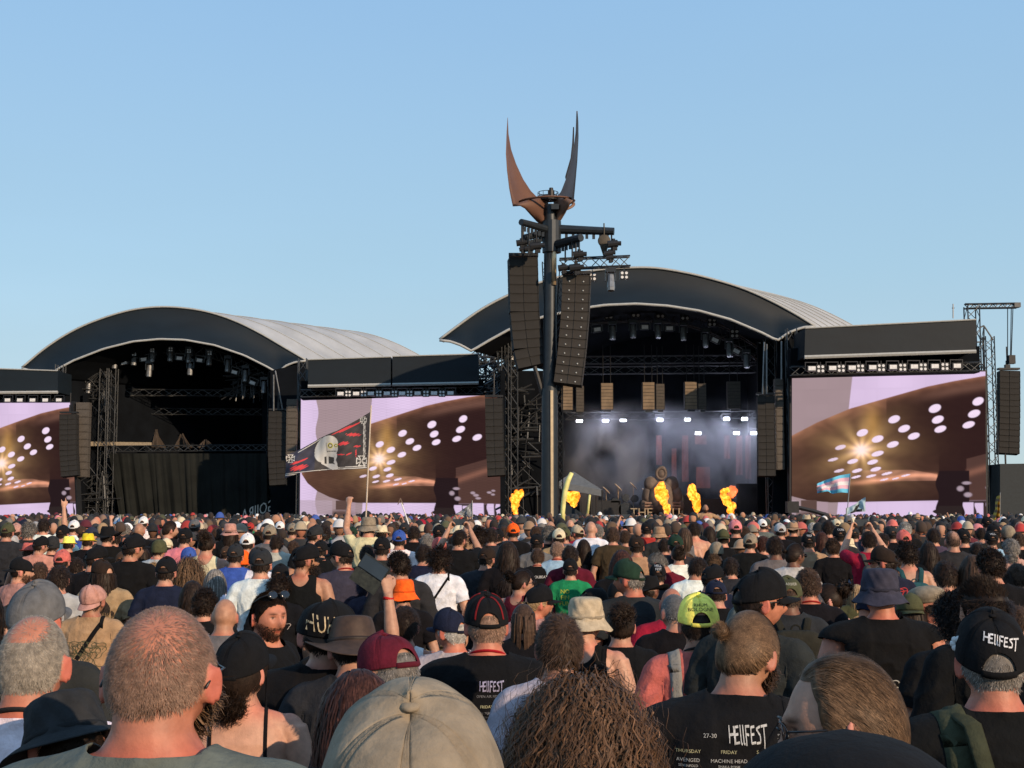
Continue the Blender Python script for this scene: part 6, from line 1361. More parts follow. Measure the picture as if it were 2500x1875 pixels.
# ================================================================== the crowd
OX = (0, 620, 1240, 1860)
ROWS = """
0 85 265 150 fedora:light_grey tee:maroon t=70 h=undercap:grey_hair sk=red
0 240 325 165 fedora:coral bare sk=tan h=undercap:brown
0 580 270 150 fedora:lime tee:black
0 742 245 150 fedora:yellow tee:black
0 728 318 118 bucket:cream tee:grey
0 520 390 150 cap:coral tee:black
0 790 355 165 cap:black tee:black t=60
0 622 140 88 cap:white tee:white
0 525 180 105 cap:black tee:white
0 370 122 95 short:dark_brown tee:white p=horns
0 245 150 120 curly:grey_hair tee:charcoal
0 165 455 175 cap:black tee:rose t=75 sk=fair b=brown bw=1
0 497 515 195 short:dark_brown tee:light_grey
0 893 472 185 cap:dark_brown tee:tan t=-60 h=long:dark_brown
0 1028 405 130 cap:brown bare sk=tan
0 1105 255 165 cap:black tee:black t=40 sk=tan
0 1335 300 128 beanie:olive tee:light_grey t=20
0 1405 292 110 cap:cream tee:coral bw=1
0 1208 108 76 cap:white tee:white
0 1172 163 88 bald:x tee:black sk=tan
0 905 185 215 cowboy:black tee:black
0 1940 165 132 bucket:rose tee:black h=long:dark_brown
0 2085 250 125 cap:white tee:charcoal
0 2048 165 92 cap:charcoal tee:grey
0 1590 365 140 beanie:blue tee:grey
0 1590 445 270 curlylong:light_brown tee:black
0 1368 492 150 bun:blonde jacket:black t=30
0 1742 238 150 updo:dark_brown tank:cream
0 2045 390 145 beanie:orange tee:black
0 1812 550 165 straight:grey_hair tee:white
0 1985 342 150 cap:charcoal tee:blue
0 1728 705 240 messy:dark_brown jacket:black
0 1205 365 110 straight:dark_brown tee:white
0 1640 130 92 cap:grey tee:black
0 1715 160 75 cap:khaki tee:grey
0 1420 142 105 manbun:dark_brown tee:black t=60
0 440 270 120 beanie:charcoal tee:black
0 330 275 120 cap:black tee:rose t=30
0 1400 450 190 cap:black tee:navy
0 60 160 110 cap:olive tee:charcoal
0 130 165 100 cap:rose tee:grey
0 805 175 75 short:brown tee:black p=rup
0 885 150 66 cap:white tee:black
0 1000 150 60 cap:white tee:grey
0 1330 180 80 beanie:maroon tee:black
0 1560 205 120 cap:black tee:pink
0 1500 200 90 short:dark_brown tee:black
0 1830 200 100 short:brown tee:black
0 1905 360 110 cap:brown tee:grey
0 2165 370 150 cap:charcoal tee:white
0 45 860 160 cap:charcoal tee:grey t=25
0 1620 650 180 long:dark_brown jacket:black
0 2180 230 120 messy:brown tee:black
0 2110 160 70 cap:red tee:black
0 560 215 80 short:brown tee:black
0 970 230 100 short:dark_brown tee:black
0 1060 170 80 short:grey_hair tee:green
0 700 190 90 cap:brown tee:blue t=-50
0 640 450 120 short:dark_brown tee:black
0 330 490 130 short:brown tee:light_blue
1 722 175 150 panama:beige tee:grey t=20 sk=red
1 965 110 150 bucket:khaki tee:cream p=lup
1 1075 175 145 fedora:cream tee:white
1 1225 225 120 cap:blue tee:white
1 437 145 140 cowboy:cream tee:black
1 325 165 90 cap:khaki tee:tan
1 218 150 78 cap:white tee:charcoal
1 130 178 112 cap:khaki tee:grey
1 190 260 115 short:dark_brown jacket:light_grey
1 410 340 190 cap:black tank:black t=55 sk=tan b=dark_brown/long
1 765 315 180 cap:black tee:slate t=-65 sk=fair
1 738 520 165 newsboy:dark_brown tank:black t=50 h=ponytail:dark_brown
1 205 590 195 curly:dark_brown tee:black
1 367 625 132 cap:olive tee:yellow bw=1 t=150
1 1080 280 145 cap:black tee:charcoal
1 895 300 102 cap:maroon tee:black
1 958 345 140 short:dark_brown tee:black
1 1440 190 75 cap:tan tee:black
1 1490 185 75 afro:light_brown tee:olive
1 1462 250 115 short:grey_hair tee:black
1 1562 178 108 cap:black tee:charcoal
1 1562 280 125 beanie:coral tee:black
1 1722 222 118 crewcut:dark_brown tee:black t=50 p=phone b=dark_brown
1 1890 190 160 afro:dark_brown tee:black
1 1880 305 112 bucket:olive tee:grey
1 1562 345 215 afro:dark_brown tee:white
1 1955 360 155 cap:dark_brown tee:charcoal so=1.15 t=20
1 2140 315 190 long:dark_brown tee:black
1 2142 497 180 bucket:cream tee:green
1 2187 165 105 cap:orange tee:black sk=tan
1 1240 392 205 messy:dark_brown jacket:charcoal t=-30
1 1335 310 90 cap:dark_brown tee:light_blue t=70
1 1416 130 70 beanie:raspberry tee:red
1 1778 382 112 cap:purple tee:charcoal
1 1800 170 80 bald:x tee:tan sk=fair
1 560 310 130 cap:black tee:black
1 480 280 110 cap:black tee:white t=40
1 330 310 110 short:brown tee:light_blue
1 500 180 120 cap:charcoal tee:black t=50
1 830 195 90 cap:dark_green tee:dark_green
1 590 180 110 short:dark_brown tee:black
1 1190 150 80 short:brown tee:tan p=phone
1 1270 160 90 cap:charcoal tee:black
1 1350 185 100 short:dark_brown tee:black
1 1430 340 140 short:dark_brown tee:navy
1 1660 360 110 cap:black tee:black
1 60 380 190 cap:charcoal tee:white
1 220 510 170 cap:black tee:light_grey
1 1010 560 150 messy:dark_brown tee:slate t=-20
1 2000 200 110 short:dark_brown tee:charcoal
1 2060 215 100 cap:black tee:black
1 1160 200 80 cap:charcoal tee:black
1 1640 150 60 cap:olive tee:grey
1 2110 190 90 short:brown tee:grey
1 250 300 100 cap:charcoal tee:white
2 430 210 112 cap:cream tee:tan
2 235 190 92 crewcut:brown tee:grey sk=fair
2 345 180 122 messy:grey_hair tee:black
2 245 255 118 cap:black tee:grey
2 525 135 66 bald:x tee:tan
2 600 180 96 cap:beige tee:raspberry t=-30 sk=red
2 757 175 95 crewcut:grey_hair tee:slate
2 885 195 110 short:brown tee:brown
2 990 225 100 crewcut:brown tee:charcoal
2 800 290 175 cowboy:black tee:black
2 1085 268 135 wash:dark_brown tee:tan sk=tan
2 1225 278 130 boonie:beige tee:grey t=30
2 1278 192 125 bucket:tan tee:charcoal
2 1170 155 92 cap:black tee:red
2 1345 165 62 short:dark_brown tee:red
2 1440 155 64 bald:x tee:white sk=pale
2 1490 200 122 straight:brown tank:grey
2 1572 150 102 short:dark_brown bare sk=fair
2 1415 260 132 cap:dark_green tee:charcoal
2 1440 350 132 bun:dark_brown tee:white
2 1815 215 112 cap:olive tee:black bw=1
2 1912 210 92 straight:blonde tee:green
2 1920 135 104 cap:pink tee:black
2 2087 160 80 cap:cream tee:white
2 2148 130 76 cap:white tee:grey
2 2038 250 122 cap:khaki tee:black t=15
2 2000 192 92 crewcut:brown tee:grey
2 1762 320 122 beanie:khaki tee:black
2 250 375 125 short:brown tee:black
2 415 322 118 crewcut:ginger tee:light_blue sk=red
2 525 350 145 short:dark_brown tee:maroon
2 527 465 145 flatbrim:black tee:green
2 1318 388 150 crewcut:grey_hair tee:maroon t=-70 pi=-30 sk=red
2 1055 472 235 cap:dark_green tee:charcoal t=-55 sk=red h=undercap:grey_hair
2 1265 507 142 cap:black tee:charcoal
2 1575 440 165 short:dark_brown tee:white t=50 pi=-12 sk=tan
2 1700 515 185 cap:black tee:navy t=55 sk=fair
2 1855 470 160 curly:dark_brown tee:tan t=130 g=1
2 1762 635 205 cap:navy tee:black pi=-12
2 100 560 155 bun:dark_brown tank:maroon t=75 g=1 sk=fair
2 225 685 240 cap:black tee:rose t=75 h=bun:blonde sk=red
2 645 670 230 cap:black tee:black t=65 pi=-25
2 790 672 118 bucket:grey tee:black
2 935 655 225 flatbrim:black tee:charcoal h=straight:dark_brown
2 1175 600 280 cowboy:black tee:black t=30 ro=20 sk=brown
2 950 862 250 updo:dark_brown tee:black
2 130 850 225 dreads:brown tee:black
2 640 300 130 long:dark_brown jacket:black
2 960 390 210 long:auburn tee:black
2 480 200 100 cap:olive tee:grey
2 700 150 90 bald:x tee:white sk=fair
2 1060 150 90 messy:grey_hair tee:black
2 1700 190 110 long:dark_brown jacket:black
2 1320 290 110 short:dark_brown tee:black
2 1640 270 100 short:brown tee:rose
2 1740 420 140 messy:light_brown tee:black
2 1880 450 150 short:dark_brown tee:charcoal
2 2150 270 120 short:auburn tee:grey
2 2180 330 100 cap:charcoal tee:light_grey
2 40 200 60 cap:grey tee:black
2 300 200 70 short:dark_brown tee:charcoal
2 1010 145 80 short:dark_brown tee:black p=phone
3 110 275 140 crewcut:dark_brown tee:grey sk=brown
3 258 330 155 manbun:dark_brown tee:light_grey t=60 sk=brown g=1
3 395 245 120 cap:black tee:tan
3 503 235 122 long:auburn tee:black
3 607 378 190 panama:tan tee:light_blue t=-50 sk=red
3 733 290 132 bucket:cream tee:slate sk=red
3 600 290 135 messy:brown tee:black
3 658 195 112 cap:black tee:charcoal
3 430 160 76 crewcut:silver tee:charcoal sk=pale
3 262 150 150 panama:tan tee:black
3 155 165 96 cap:light_grey tee:black
3 378 88 92 fedora:beige tee:maroon
3 630 130 72 cap:cream tee:khaki
3 905 232 125 crewcut:dark_brown tee:raspberry p=phone
3 1055 360 190 cap:dark_brown tee:navy t=-65 g=1 b=grey_hair sk=red
3 1200 222 122 cap:coral tee:brown sk=tan
3 1120 132 68 cap:white tee:rose
3 1210 150 102 messy:silver tee:black
3 1320 150 78 straight:blonde tee:rose
3 1435 125 64 beanie:brown tee:black
3 1228 312 185 curly:dark_brown bare sk=fair
3 1408 320 165 long:dark_brown tee:black
3 1400 432 145 straight:light_brown tee:grey
3 1610 228 125 buzz:brown jacket:charcoal
3 1702 210 115 cap:black tee:black
3 1938 232 112 cap:black tee:light_blue so=1.15
3 2080 182 112 beanie:khaki tee:black
3 2110 292 132 short:grey_hair tee:rose t=-25
3 2092 420 132 bun:grey_hair tee:slate
3 1815 330 122 short:dark_brown tee:white
3 1552 478 205 short:dark_brown tee:black
3 1785 432 240 straight:brown tee:charcoal
3 560 140 100 short:dark_brown tee:black
3 30 280 90 short:brown tee:charcoal
3 730 105 70 cap:grey tee:black
3 780 200 90 cap:charcoal tee:slate
3 1010 245 110 short:dark_brown tee:rose t=40
3 1100 190 100 cap:charcoal tee:black
3 1450 205 110 short:dark_brown tee:purple
3 1510 150 80 cap:black tee:charcoal
3 1560 130 80 afro:dark_brown tee:black
3 1850 200 90 short:dark_brown tee:rose
3 1960 170 110 cap:black tee:charcoal
3 2170 240 110 short:brown tee:black
3 2180 150 80 bald:x tee:grey sk=red
3 1300 250 90 short:brown tee:white
3 860 170 80 short:brown tee:pink
3 1290 190 80 long:dark_brown tee:brown
3 540 200 90 short:grey_hair tee:grey
3 1900 110 80 cap:black tee:black
3 2080 560 190 short:dark_brown tee:navy
3 2160 500 190 short:brown jacket:charcoal
3 2170 860 170 short:brown tee:black
3 10 560 200 bald:x tee:grey sk=fair
3 800 680 130 straight:blonde tee:olive
"""
def parse(r):
    f = r.split(); t, x, y, w = int(f[0]), float(f[1]), float(f[2]), float(f[3]); kw = {}
    for e in f[6:]:
        k, v = e.split('=')
        if k == 't': kw['turn'] = float(v)
        elif k == 'y': kw['yaw'] = float(v)
        elif k == 'pi': kw['pitch'] = float(v)
        elif k == 'ro': kw['roll'] = float(v)
        elif k == 'sk': kw['skin'] = v
        elif k == 'h': kw['hair'] = v
        elif k == 'p': kw['pose'] = v
        elif k == 'b': kw['beard'] = v
        elif k == 'g': kw['glasses'] = int(v)
        elif k == 'bw': kw['backwards'] = True
        elif k == 'so': kw['stout'] = float(v)
    if 'turn' in kw and abs(kw['turn']) > 60: s = 1 if kw['turn'] > 0 else -1; kw['yaw'] = kw.get('yaw', 0) + s * (abs(kw['turn']) - 45); kw['turn'] = s * 45
    return (OX[t] + x / 3.456, 1230 + y / 3.456, f[4], f[5], w / 3.456, kw)

# ---- the people nearest the camera, one by one
H = {}
def hero(k, *a, **kw): H[k] = person(*a, key=k, **kw); return H[k]
hero('buzz', 385, 1484, 'buzz:ginger', 'tee:grey', d=2.44, widen=1.12, skin='red', turn=5, stout=1.08, beard='light_brown', glasses=1, label='sunburnt man with short ginger hair and grey t-shirt, closest at left')
hero('oldgrey', 78, 1507, 'balding:greige', 'tee:white', d=3.35, skin='red', stout=1.05, label='grey-haired man with orange bald spot and white t-shirt at the left edge')
hero('greycap', 88, 1425, 'fitted:grey', 'tee:charcoal', d=4.75, skin='red', turn=12, pitch=8, label='person in a plain grey cap behind the grey-haired man at the left edge')
hero('boonie_near', 205, 1675, 'boonie:charcoal', 'tee:black', d=3.0, turn=-40, pitch=-25, label='person in a dark crumpled rain hat low beside the ginger-haired man')
hero('blackcapwoman', 588, 1550, 'fitted:black', 'top:black', d=4.5, turn=32, pitch=10, hair='lowbun:dark_brown', skin='fair', yaw=-8, label='bare-shouldered woman with thin dark straps and a black cap over curly hair')
hero('pinkcap', 226, 1424, 'wash:rose', 'tee:tan', d=9.0, backwards=True, hattilt=-24, lod=0, turn=14, skin='tan', label='person in a backwards pink cap and tan t-shirt with a black crossbody strap')
hero('bald', 548, 1463, 'bald:x', 'tee:grey', d=7.9, skin='tan', stout=1.1, label='bald man left of the smiling man with sunglasses on his head')
hero('smiler', 655, 1444, 'crewcut:dark_brown', 'tee:black', d=6.3, yaw=112, turn=28, skin='red', glasses=2, beard='dark_brown/stubble', label='smiling bearded man turned to the camera, sunglasses pushed up on his hair')
hero('bigblackcap', 806, 1463, 'flatbrim:black', 'jacket:black', d=5.0, backwards=True, turn=-22, stout=1.1, hattilt=-14, widen=1.22, label='broad person in a backwards black cap with tall cream lettering')
hero('leather', 866, 1499, 'leather:brown', 'jacket:charcoal', d=4.85, turn=-12, pitch=-12, hair='undercap:dark_brown', label='person in a waxed brown brimmed hat before the black cap with cream lettering')
hero('maroon', 985, 1533, 'cap:maroon', 'tee:charcoal', d=4.15, turn=-42, pitch=-18, hair='undercap:grey_hair', beard='brown', skin='fair', label='bearded person in a maroon cap with grey-brown hair in its back opening')
hero('auburn', 890, 1634, 'long:auburn', 'jacket:charcoal', d=3.3, turn=-20, pitch=-10, label='dark auburn-haired person between the maroon cap and the big khaki cap')
hero('khakicap', 1010, 1694, 'cap:khaki', 'tee:khaki', d=1.42, pitch=16, label='closest person in a faded khaki cap seen from above, bottom centre')
hero('curlywoman', 1420, 1648, 'curlylong:chestnut', 'tee:white', d=2.35, label='person with a big mass of dark curls at the bottom right of the khaki cap')
hero('whitetee', 1366, 1497, 'short:brown', 'tee:light_grey', d=4.85, turn=5, yaw=-12, skin='tan', label='short brown-haired man in a pale grey t-shirt behind the curly-haired person')
hero('beigehat', 1424, 1458, 'bucket:beige', 'tank:black', d=6.6, turn=20, yaw=10, skin='fair', hair='none', label='bare-backed person in a beige sun hat and black tank top')
hero('redpiping', 1190, 1450, 'cap:black', 'tee:black', d=5.5, turn=-10, skin='red', stout=1.15, hair='undercap:ginger', label='broad man in a black cap with red piping and red lanyard')
hero('greypony', 1110, 1487, 'cap:navy', 'tee:light_grey', d=7.2, turn=-50, hair='undercap:silver', skin='red', label='grey-haired man in a dark cap and pale t-shirt left of the red-piped cap')
hero('limecap', 1706, 1452, 'cap:lime', 'tee:coral', d=5.8, hair='undercap:dark_brown', skin='tan', label='person in a bright lime yellow cap and coral t-shirt')
hero('bun', 1800, 1484, 'manbun:light_brown', 'tee:black', d=3.95, turn=40, stout=1.22, skin='tan', pitch=-12, beard='brown', label='bearded man with light brown bun and black tour t-shirt covered in small text')
hero('glassesman', 2108, 1588, 'combed:light_brown', 'jacket:black', d=2.5, turn=-50, yaw=-32, pitch=-8, skin='fair', glasses=1, label='light brown-haired man in thin glasses looking down at the bottom right')
hero('darkhat', 2100, 1800, 'beanie:black', 'jacket:black', d=1.12, pitch=-6, widen=1.15, label='closest dark beanie at the bottom right, below the man in glasses')
hero('hellcap', 2418, 1494, 'cap:black', 'tee:black', d=3.6, hattilt=14, hair='undercap:grey_hair', skin='red', turn=8, stout=1.1, label='person in a black cap with white festival lettering and olive backpack')
hero('blackhair', 2338, 1443, 'curly:black', 'tee:black', d=6.0, turn=5, label='black-haired person in black between the navy bucket hat and the white-lettered cap')
hero('bucket', 2150, 1388, 'bucket:slate', 'vest:black', d=6.7, hair='none', stout=1.2, skin='red', hatyaw=10, label='broad person in a navy bucket hat and sleeveless black jacket')
hero('flatcap', 2272, 1428, 'newsboy:khaki', 'tee:rose', d=8.3, turn=-35, hair='undercap:dark_brown', skin='red', label='person in a khaki flat cap right of the navy bucket hat')
hero('spiky', 2412, 1403, 'spiky:dark_brown', 'jacket:black', d=5.4, turn=-30, skin='fair', label='spiky dark-haired man at right behind the white-lettered cap')
hero('profile', 1838, 1390, 'cap:black', 'tee:charcoal', d=5.6, yaw=35, turn=40, glasses=1, skin='red', hair='undercap:dark_brown', label='man in sunglasses and black cap in profile, facing right behind the bun')
hero('olivecap', 1925, 1408, 'cap:olive', 'jacket:charcoal', d=8.3, skin='brown', hair='undercap:brown', label='person in a washed olive cap carrying a dark backpack')
hero('redneck', 1973, 1388, 'crewcut:brown', 'tee:black', d=8.8, skin='red', label='short-haired man with red neck and lanyard between the olive cap and the navy bucket hat')
hero('profilewoman', 2028, 1425, 'updo:dark_brown', 'tank:black', d=9.5, yaw=-40, turn=-45, skin='pale', label='dark-haired woman in left profile beside the navy bucket hat')
hero('shaved', 1650, 1452, 'stubble:grey', 'jacket:black', d=7.6, skin='fair', turn=-20, label='shaven-headed man in a black jacket just left of the lime cap')
hero('pinkhead', 1640, 1437, 'bald:x', 'tee:raspberry', d=8.6, skin='red', stout=1.1, label='bald pink-headed man in raspberry red behind the shaven-headed man')
hero('raised', 833, 1490, 'straight:dark_brown', 'tee:black', d=6.9, pose='rup', skin='fair', yaw=-5, z0=1, label='dark-haired person holding a phone in a wallet case high in one hand')
hero('whitetank', 985, 1478, 'short:dark_brown', 'tank:white', d=7.6, skin='tan', turn=15, label='dark-haired person in a white tank top right of the raised phone arm')
hero('orangehat', 985, 1414, 'bucket:orange', 'tee:black', d=10.5, label='person in a bright orange bucket hat beside the raised phone')
hero('darkright', 2420, 1335, 'messy:dark_brown', 'tee:black', d=9.5, label='dark-haired person near the right edge above the spiky hair')
hero('oliveback', 2222, 1450, 'cap:olive', 'tee:black', d=9.4, backwards=True, hair='straight:dark_brown', label='person in a backwards black and olive cap between the bucket hat and the flat cap')
hero('tanhair', 790, 1700, 'short:dark_brown', 'jacket:charcoal', d=3.9, turn=-15, label='dark-haired person in a charcoal jacket under the black jacket at centre left') if False else None
for r in ROWS.strip().split('\n'):
    x, y, head, shirt, w, kw = parse(r)
    if w > 60 and y > 1480: continue
    person(x, y, head, shirt, w=w, **kw)

# ---- people between them, where the photo shows heads too small or too dark to single out one by one
def hrect(p): return (p['px'] - p['w'] * .5, p['py'], p['px'] + p['w'] * .5, p['py'] + p['w'] * 1.25)
R2 = random.Random(21); filler = []
cells = []
for it in range(9000):
    d = 3.6 * (24 / 3.6) ** math.sqrt(R2.random()) ; u = R2.uniform(-.43, .43); X = u * d
    ok = True
    for p in PEOPLE:
        q = p['o'].location
        if (q.x - X) ** 2 + ((q.y - d) * .8) ** 2 < (.50 if d < 9 else .44) ** 2: ok = False; break
    if not ok: continue
    z = R2.gauss(1.70, .06); z = min(max(z, 1.55), 1.84)
    px = 1250 + X * F_PX / d; py = HZ + (CAMZ - z) * F_PX / d * 1.004; w = F_PX * .175 / d
    sh = F_PX * .25 / d; bad = False
    for p in PEOPLE:
        a = hrect(p); 
        if p['d'] > d + .2:                        # would this one hide a face or hat that the photo shows?
            if px - w * .55 < a[2] and px + w * .55 > a[0] and py < a[3] and py + w * 1.4 > a[1]: bad = True; break
            if py + w * 1.3 < a[3] and px - sh < a[2] and px + sh > a[0]: bad = True; break
    if bad: continue
    if len(PEOPLE) >= 300: break
    hd = R2.choice(['short:dark_brown'] * 5 + ['short:brown'] * 3 + ['cap:black'] * 5 + ['cap:charcoal', 'cap:navy', 'long:dark_brown', 'crewcut:brown', 'straight:brown', 'messy:dark_brown', 'cap:olive', 'curly:dark_brown', 'cap:cream', 'short:light_brown', 'bucket:khaki', 'cap:white', 'crewcut:ginger', 'panama:beige', 'cap:khaki', 'bald:x', 'straight:blonde'])
    sh_ = R2.choice(['tee:white', 'tee:beige', 'tee:red', 'bare', 'tank:grey', 'tee:light_blue'] + ['tee:black'] * 5 + ['tee:charcoal', 'tee:grey', 'jacket:black', 'tee:navy', 'tee:olive', 'tank:black'])
    p = person(px, py, hd, sh_, d=d, turn=R2.choice([0, 0, 0, 20, -20, 40, -40]), skin=R2.choice(['fair', 'tan', 'red', 'fair', 'brown']), stout=R2.choice([.9, 1, 1, 1.12]), pose=R2.choice(['down', 'down', 'down', 'front']))
    filler.append(p)
print('people', len(PEOPLE), 'filler', len(filler))

# ---- the far rows: too many to count, one object
rg = np.random.default_rng(3)
def unit_person(kind):
    parts = []; TT = []
    D, Fs = sphere_dirs(14, 11); parts.append((headpos(D) + HC, Fs)); TT += [0] * len(D)
    D, Fs = sphere_dirs(14, 9, -.25, 1.0)
    if kind == 'hat': D2, F2 = sphere_dirs(12, 6, 0, 1.0); V = D2 * np.array([.095, .115, .125]) + HC + [0, 0, .02]; b = np.array([((.15 if i % 2 else .15) * math.sin(6.283 * i / 12), .16 * math.cos(6.283 * i / 12), .0) for i in range(12)]) + HC + [0, 0, .015]; V = np.concatenate([V, b]); k = len(D2); F2 = F2 + [(i, (i + 1) % 12, k + (i + 1) % 12, k + i) for i in range(12)]; parts.append((V, F2)); TT += [1] * len(V)
    elif kind == 'bald': pass
    else:
        V = D * np.array([.09, .112, .132]) + HC + [0, -.012, .0]; V = V[:]; m = (D[:, 1] > .55) & (D[:, 2] < .45); V[m] = (D[m] * np.array([.07, .09, .11])) + HC; parts.append((V, Fs)); TT += [1] * len(V)
    rings = [(1.50, .06, .06), (1.47, .10, .07), (1.43, .20, .09), (1.36, .235, .11), (1.25, .165, .115), (1.05, .155, .11), (.86, .165, .12)]; V = []
    for z, a, b_ in rings: V += [(a * math.cos(6.283 * j / 10), b_ * math.sin(6.283 * j / 10), z) for j in range(10)]
    parts.append((np.array(V), [(i * 10 + j, (i + 1) * 10 + j, (i + 1) * 10 + (j + 1) % 10, i * 10 + (j + 1) % 10) for i in range(6) for j in range(10)])); TT += [0] * 10 + [2] * 60
    for s in (1, -1):
        for pts, rad, c in (([(s * .20, 0, 1.42), (s * .26, -.03, 1.15)], [.062, .048], 2), ([(s * .26, -.03, 1.15), (s * .25, .12, .92)], [.04, .03], 0), ([(s * .09, 0, .95), (s * .10, 0, .5), (s * .105, 0, .02)], [.10, .075, .05], 3)):
            v, f = tube_np(pts, rad, 7); parts.append((v, f)); TT += [c] * len(v)
    V, Fs = join_np(parts); return V, Fs, np.array(TT)
UN = {k: unit_person(k) for k in ('hair', 'hat', 'bald')}
Vs, Fa, Ta, b0 = [], [], [], 0
hairc = [C[c] for c in ['dark_brown'] * 8 + ['brown'] * 4 + ['black'] * 6 + ['light_brown', 'blonde', 'grey_hair', 'ginger', 'auburn']]
hatc = [C[c] for c in ['black'] * 7 + ['charcoal'] * 3 + ['white', 'white', 'cream', 'khaki', 'beige', 'red', 'pink', 'olive', 'navy', 'blue', 'coral', 'light_grey', 'tan', 'maroon']]
shc = [C[c] for c in ['black'] * 12 + ['charcoal'] * 3 + ['white', 'grey', 'red', 'navy', 'maroon', 'tan', 'olive', 'green', 'light_grey']]
skc = [SKIN[c] for c in ('fair', 'tan', 'red', 'fair', 'brown')]
d = 12.5; nfar = 0
while d < 74:
    sp = .42 if d < 22 else .60 if d < 40 else .85
    wd = .385 * d if d < 22 else .43 * d + .5; x = -wd + rg.uniform(0, sp)
    while x < wd:
        X, Y = x + rg.uniform(-.14, .14), d + rg.uniform(-.25, .25); x += sp * rg.uniform(.8, 1.2)
        if math.hypot(X - a_tower_x if False else X - P(1341, 1262, DT).x, Y - DT) < 1.1: continue
        if any((p['o'].location.x - X) ** 2 + (p['o'].location.y - Y) ** 2 < .2 for p in PEOPLE if p['d'] > 11): continue
        s = rg.normal(.99 if d < 22 else 1.0, .035)
        if d < 22:                                     # only gaps: never before a head the photo shows
            ux, uy, uw = 1250 + X * F_PX / Y, HZ + (CAMZ - 1.76 * s) * F_PX / Y, F_PX * .2 / Y
            if any(p['d'] > Y + .1 and ux - uw * .6 < p['px'] + p['w'] * .5 and ux + uw * .6 > p['px'] - p['w'] * .5 and uy < p['py'] + p['w'] * .9 for p in PEOPLE): continue
        elif rg.uniform() < .1: continue
        kd = rg.choice(['hair', 'hat', 'bald'], p=[.52, .41, .07]); V, Fs, tt = UN[kd]; a = rg.choice([0, 0, .5, -.5, 1.3, -1.3, 2.6]) + rg.normal() * .15
        R = np.array([[math.cos(a), -math.sin(a), 0], [math.sin(a), math.cos(a), 0], [0, 0, 1]]); Vs.append((V * s) @ R.T + [X, Y, 0]); Fa += [tuple(i + b0 for i in f) for f in Fs]; b0 += len(V)
        cc = np.array([skc[rg.integers(len(skc))], (hatc if kd == 'hat' else hairc)[rg.integers(len(hatc if kd == 'hat' else hairc))], shc[rg.integers(len(shc))], C['navy']]) * rg.uniform(.8, 1.2); Ta.append(cc[tt]); nfar += 1
        if rg.uniform() < .006:
            V, Fs = tube_np([(X + .2, Y, 1.35), (X + .30, Y, 1.62), (X + .18, Y, 1.88)], [.045, .032, .035], 6); Vs.append(V); Fa += [tuple(i + b0 for i in f) for f in Fs]; b0 += len(V); Ta.append(np.tile(cc[0], (len(V), 1)))
    d += .45 if d < 22 else .70 if d < 40 else .95
link('far_crowd', mesh_np('far_crowd', np.concatenate(Vs), Fa, True, np.concatenate(Ta)), VCOL, kind='stuff', label='far rows of the crowd reaching the stages as one mass of heads', cat='crowd')
print('far', nfar)
# ---- labels: every person singled out by looks and neighbours
CN = dict(rose='pink', coral='red-orange', grey='grey', light_grey='pale grey', dark_brown='dark brown', dark_green='dark green', lime='yellow-green', light_blue='pale blue', slate='slate blue', raspberry='raspberry red', silver='white', grey_hair='grey', light_brown='light brown')
cn = lambda c: CN.get(c, c)
HW = dict(combed='combed {} hair', short='short {} hair', crewcut='cropped {} hair', buzz='buzzed {} hair', balding='balding {} hair', spiky='spiky {} hair', stubble='shaven head', long='long {} hair', straight='straight {} hair', ponytail='{} ponytail', bun='{} bun', manbun='{} top knot',
          dreads='long {} dreadlocks', updo='pinned-up {} hair', afro='round {} afro', curly='curly {} hair', curlylong='big {} curls', messy='tousled {} hair', bald='bald head')
def hd(p): return ('%s %s' % (cn(p['hc']), HAT_NAMES[p['hat']])) if p['hat'] else HW[p['hk']].format(cn(p['hcc']))
def sd(p): return 'bare back' if p['st'] == 'bare' else '%s %s' % (cn(p['sc']), SHIRTN[p['st']])
def zone(p):
    for x0, x1, n in ((-200, 190, 'below the left-edge screen'), (190, 690, 'below the curtained stage'), (690, 1225, 'below the wide middle screen'), (1225, 1400, 'below the horned tower'), (1400, 1900, 'below the smoky stage'), (1900, 2400, 'below the right screen'), (2400, 2900, 'at the right edge')):
        if x0 <= p['px'] < x1: return n
from collections import Counter
uns = [p for p in PEOPLE if not p['label']]
base = Counter(hd(p) for p in PEOPLE)
anchors = [p for p in PEOPLE if base[hd(p)] == 1]
for p in anchors: p['anchor'] = ('the ' + hd(p))
taken = {p['label'] for p in PEOPLE if p['label']}
cnt2 = Counter((hd(p), sd(p)) for p in uns); cnt3 = Counter((hd(p), sd(p), zone(p)) for p in uns)
def tail(p, q):
    dx, dy = q['px'] - p['px'], q['py'] - p['py']
    return 'left of' if dx > abs(dy) * .6 else 'right of' if -dx > abs(dy) * .6 else ('behind' if dy > 0 else 'in front of')
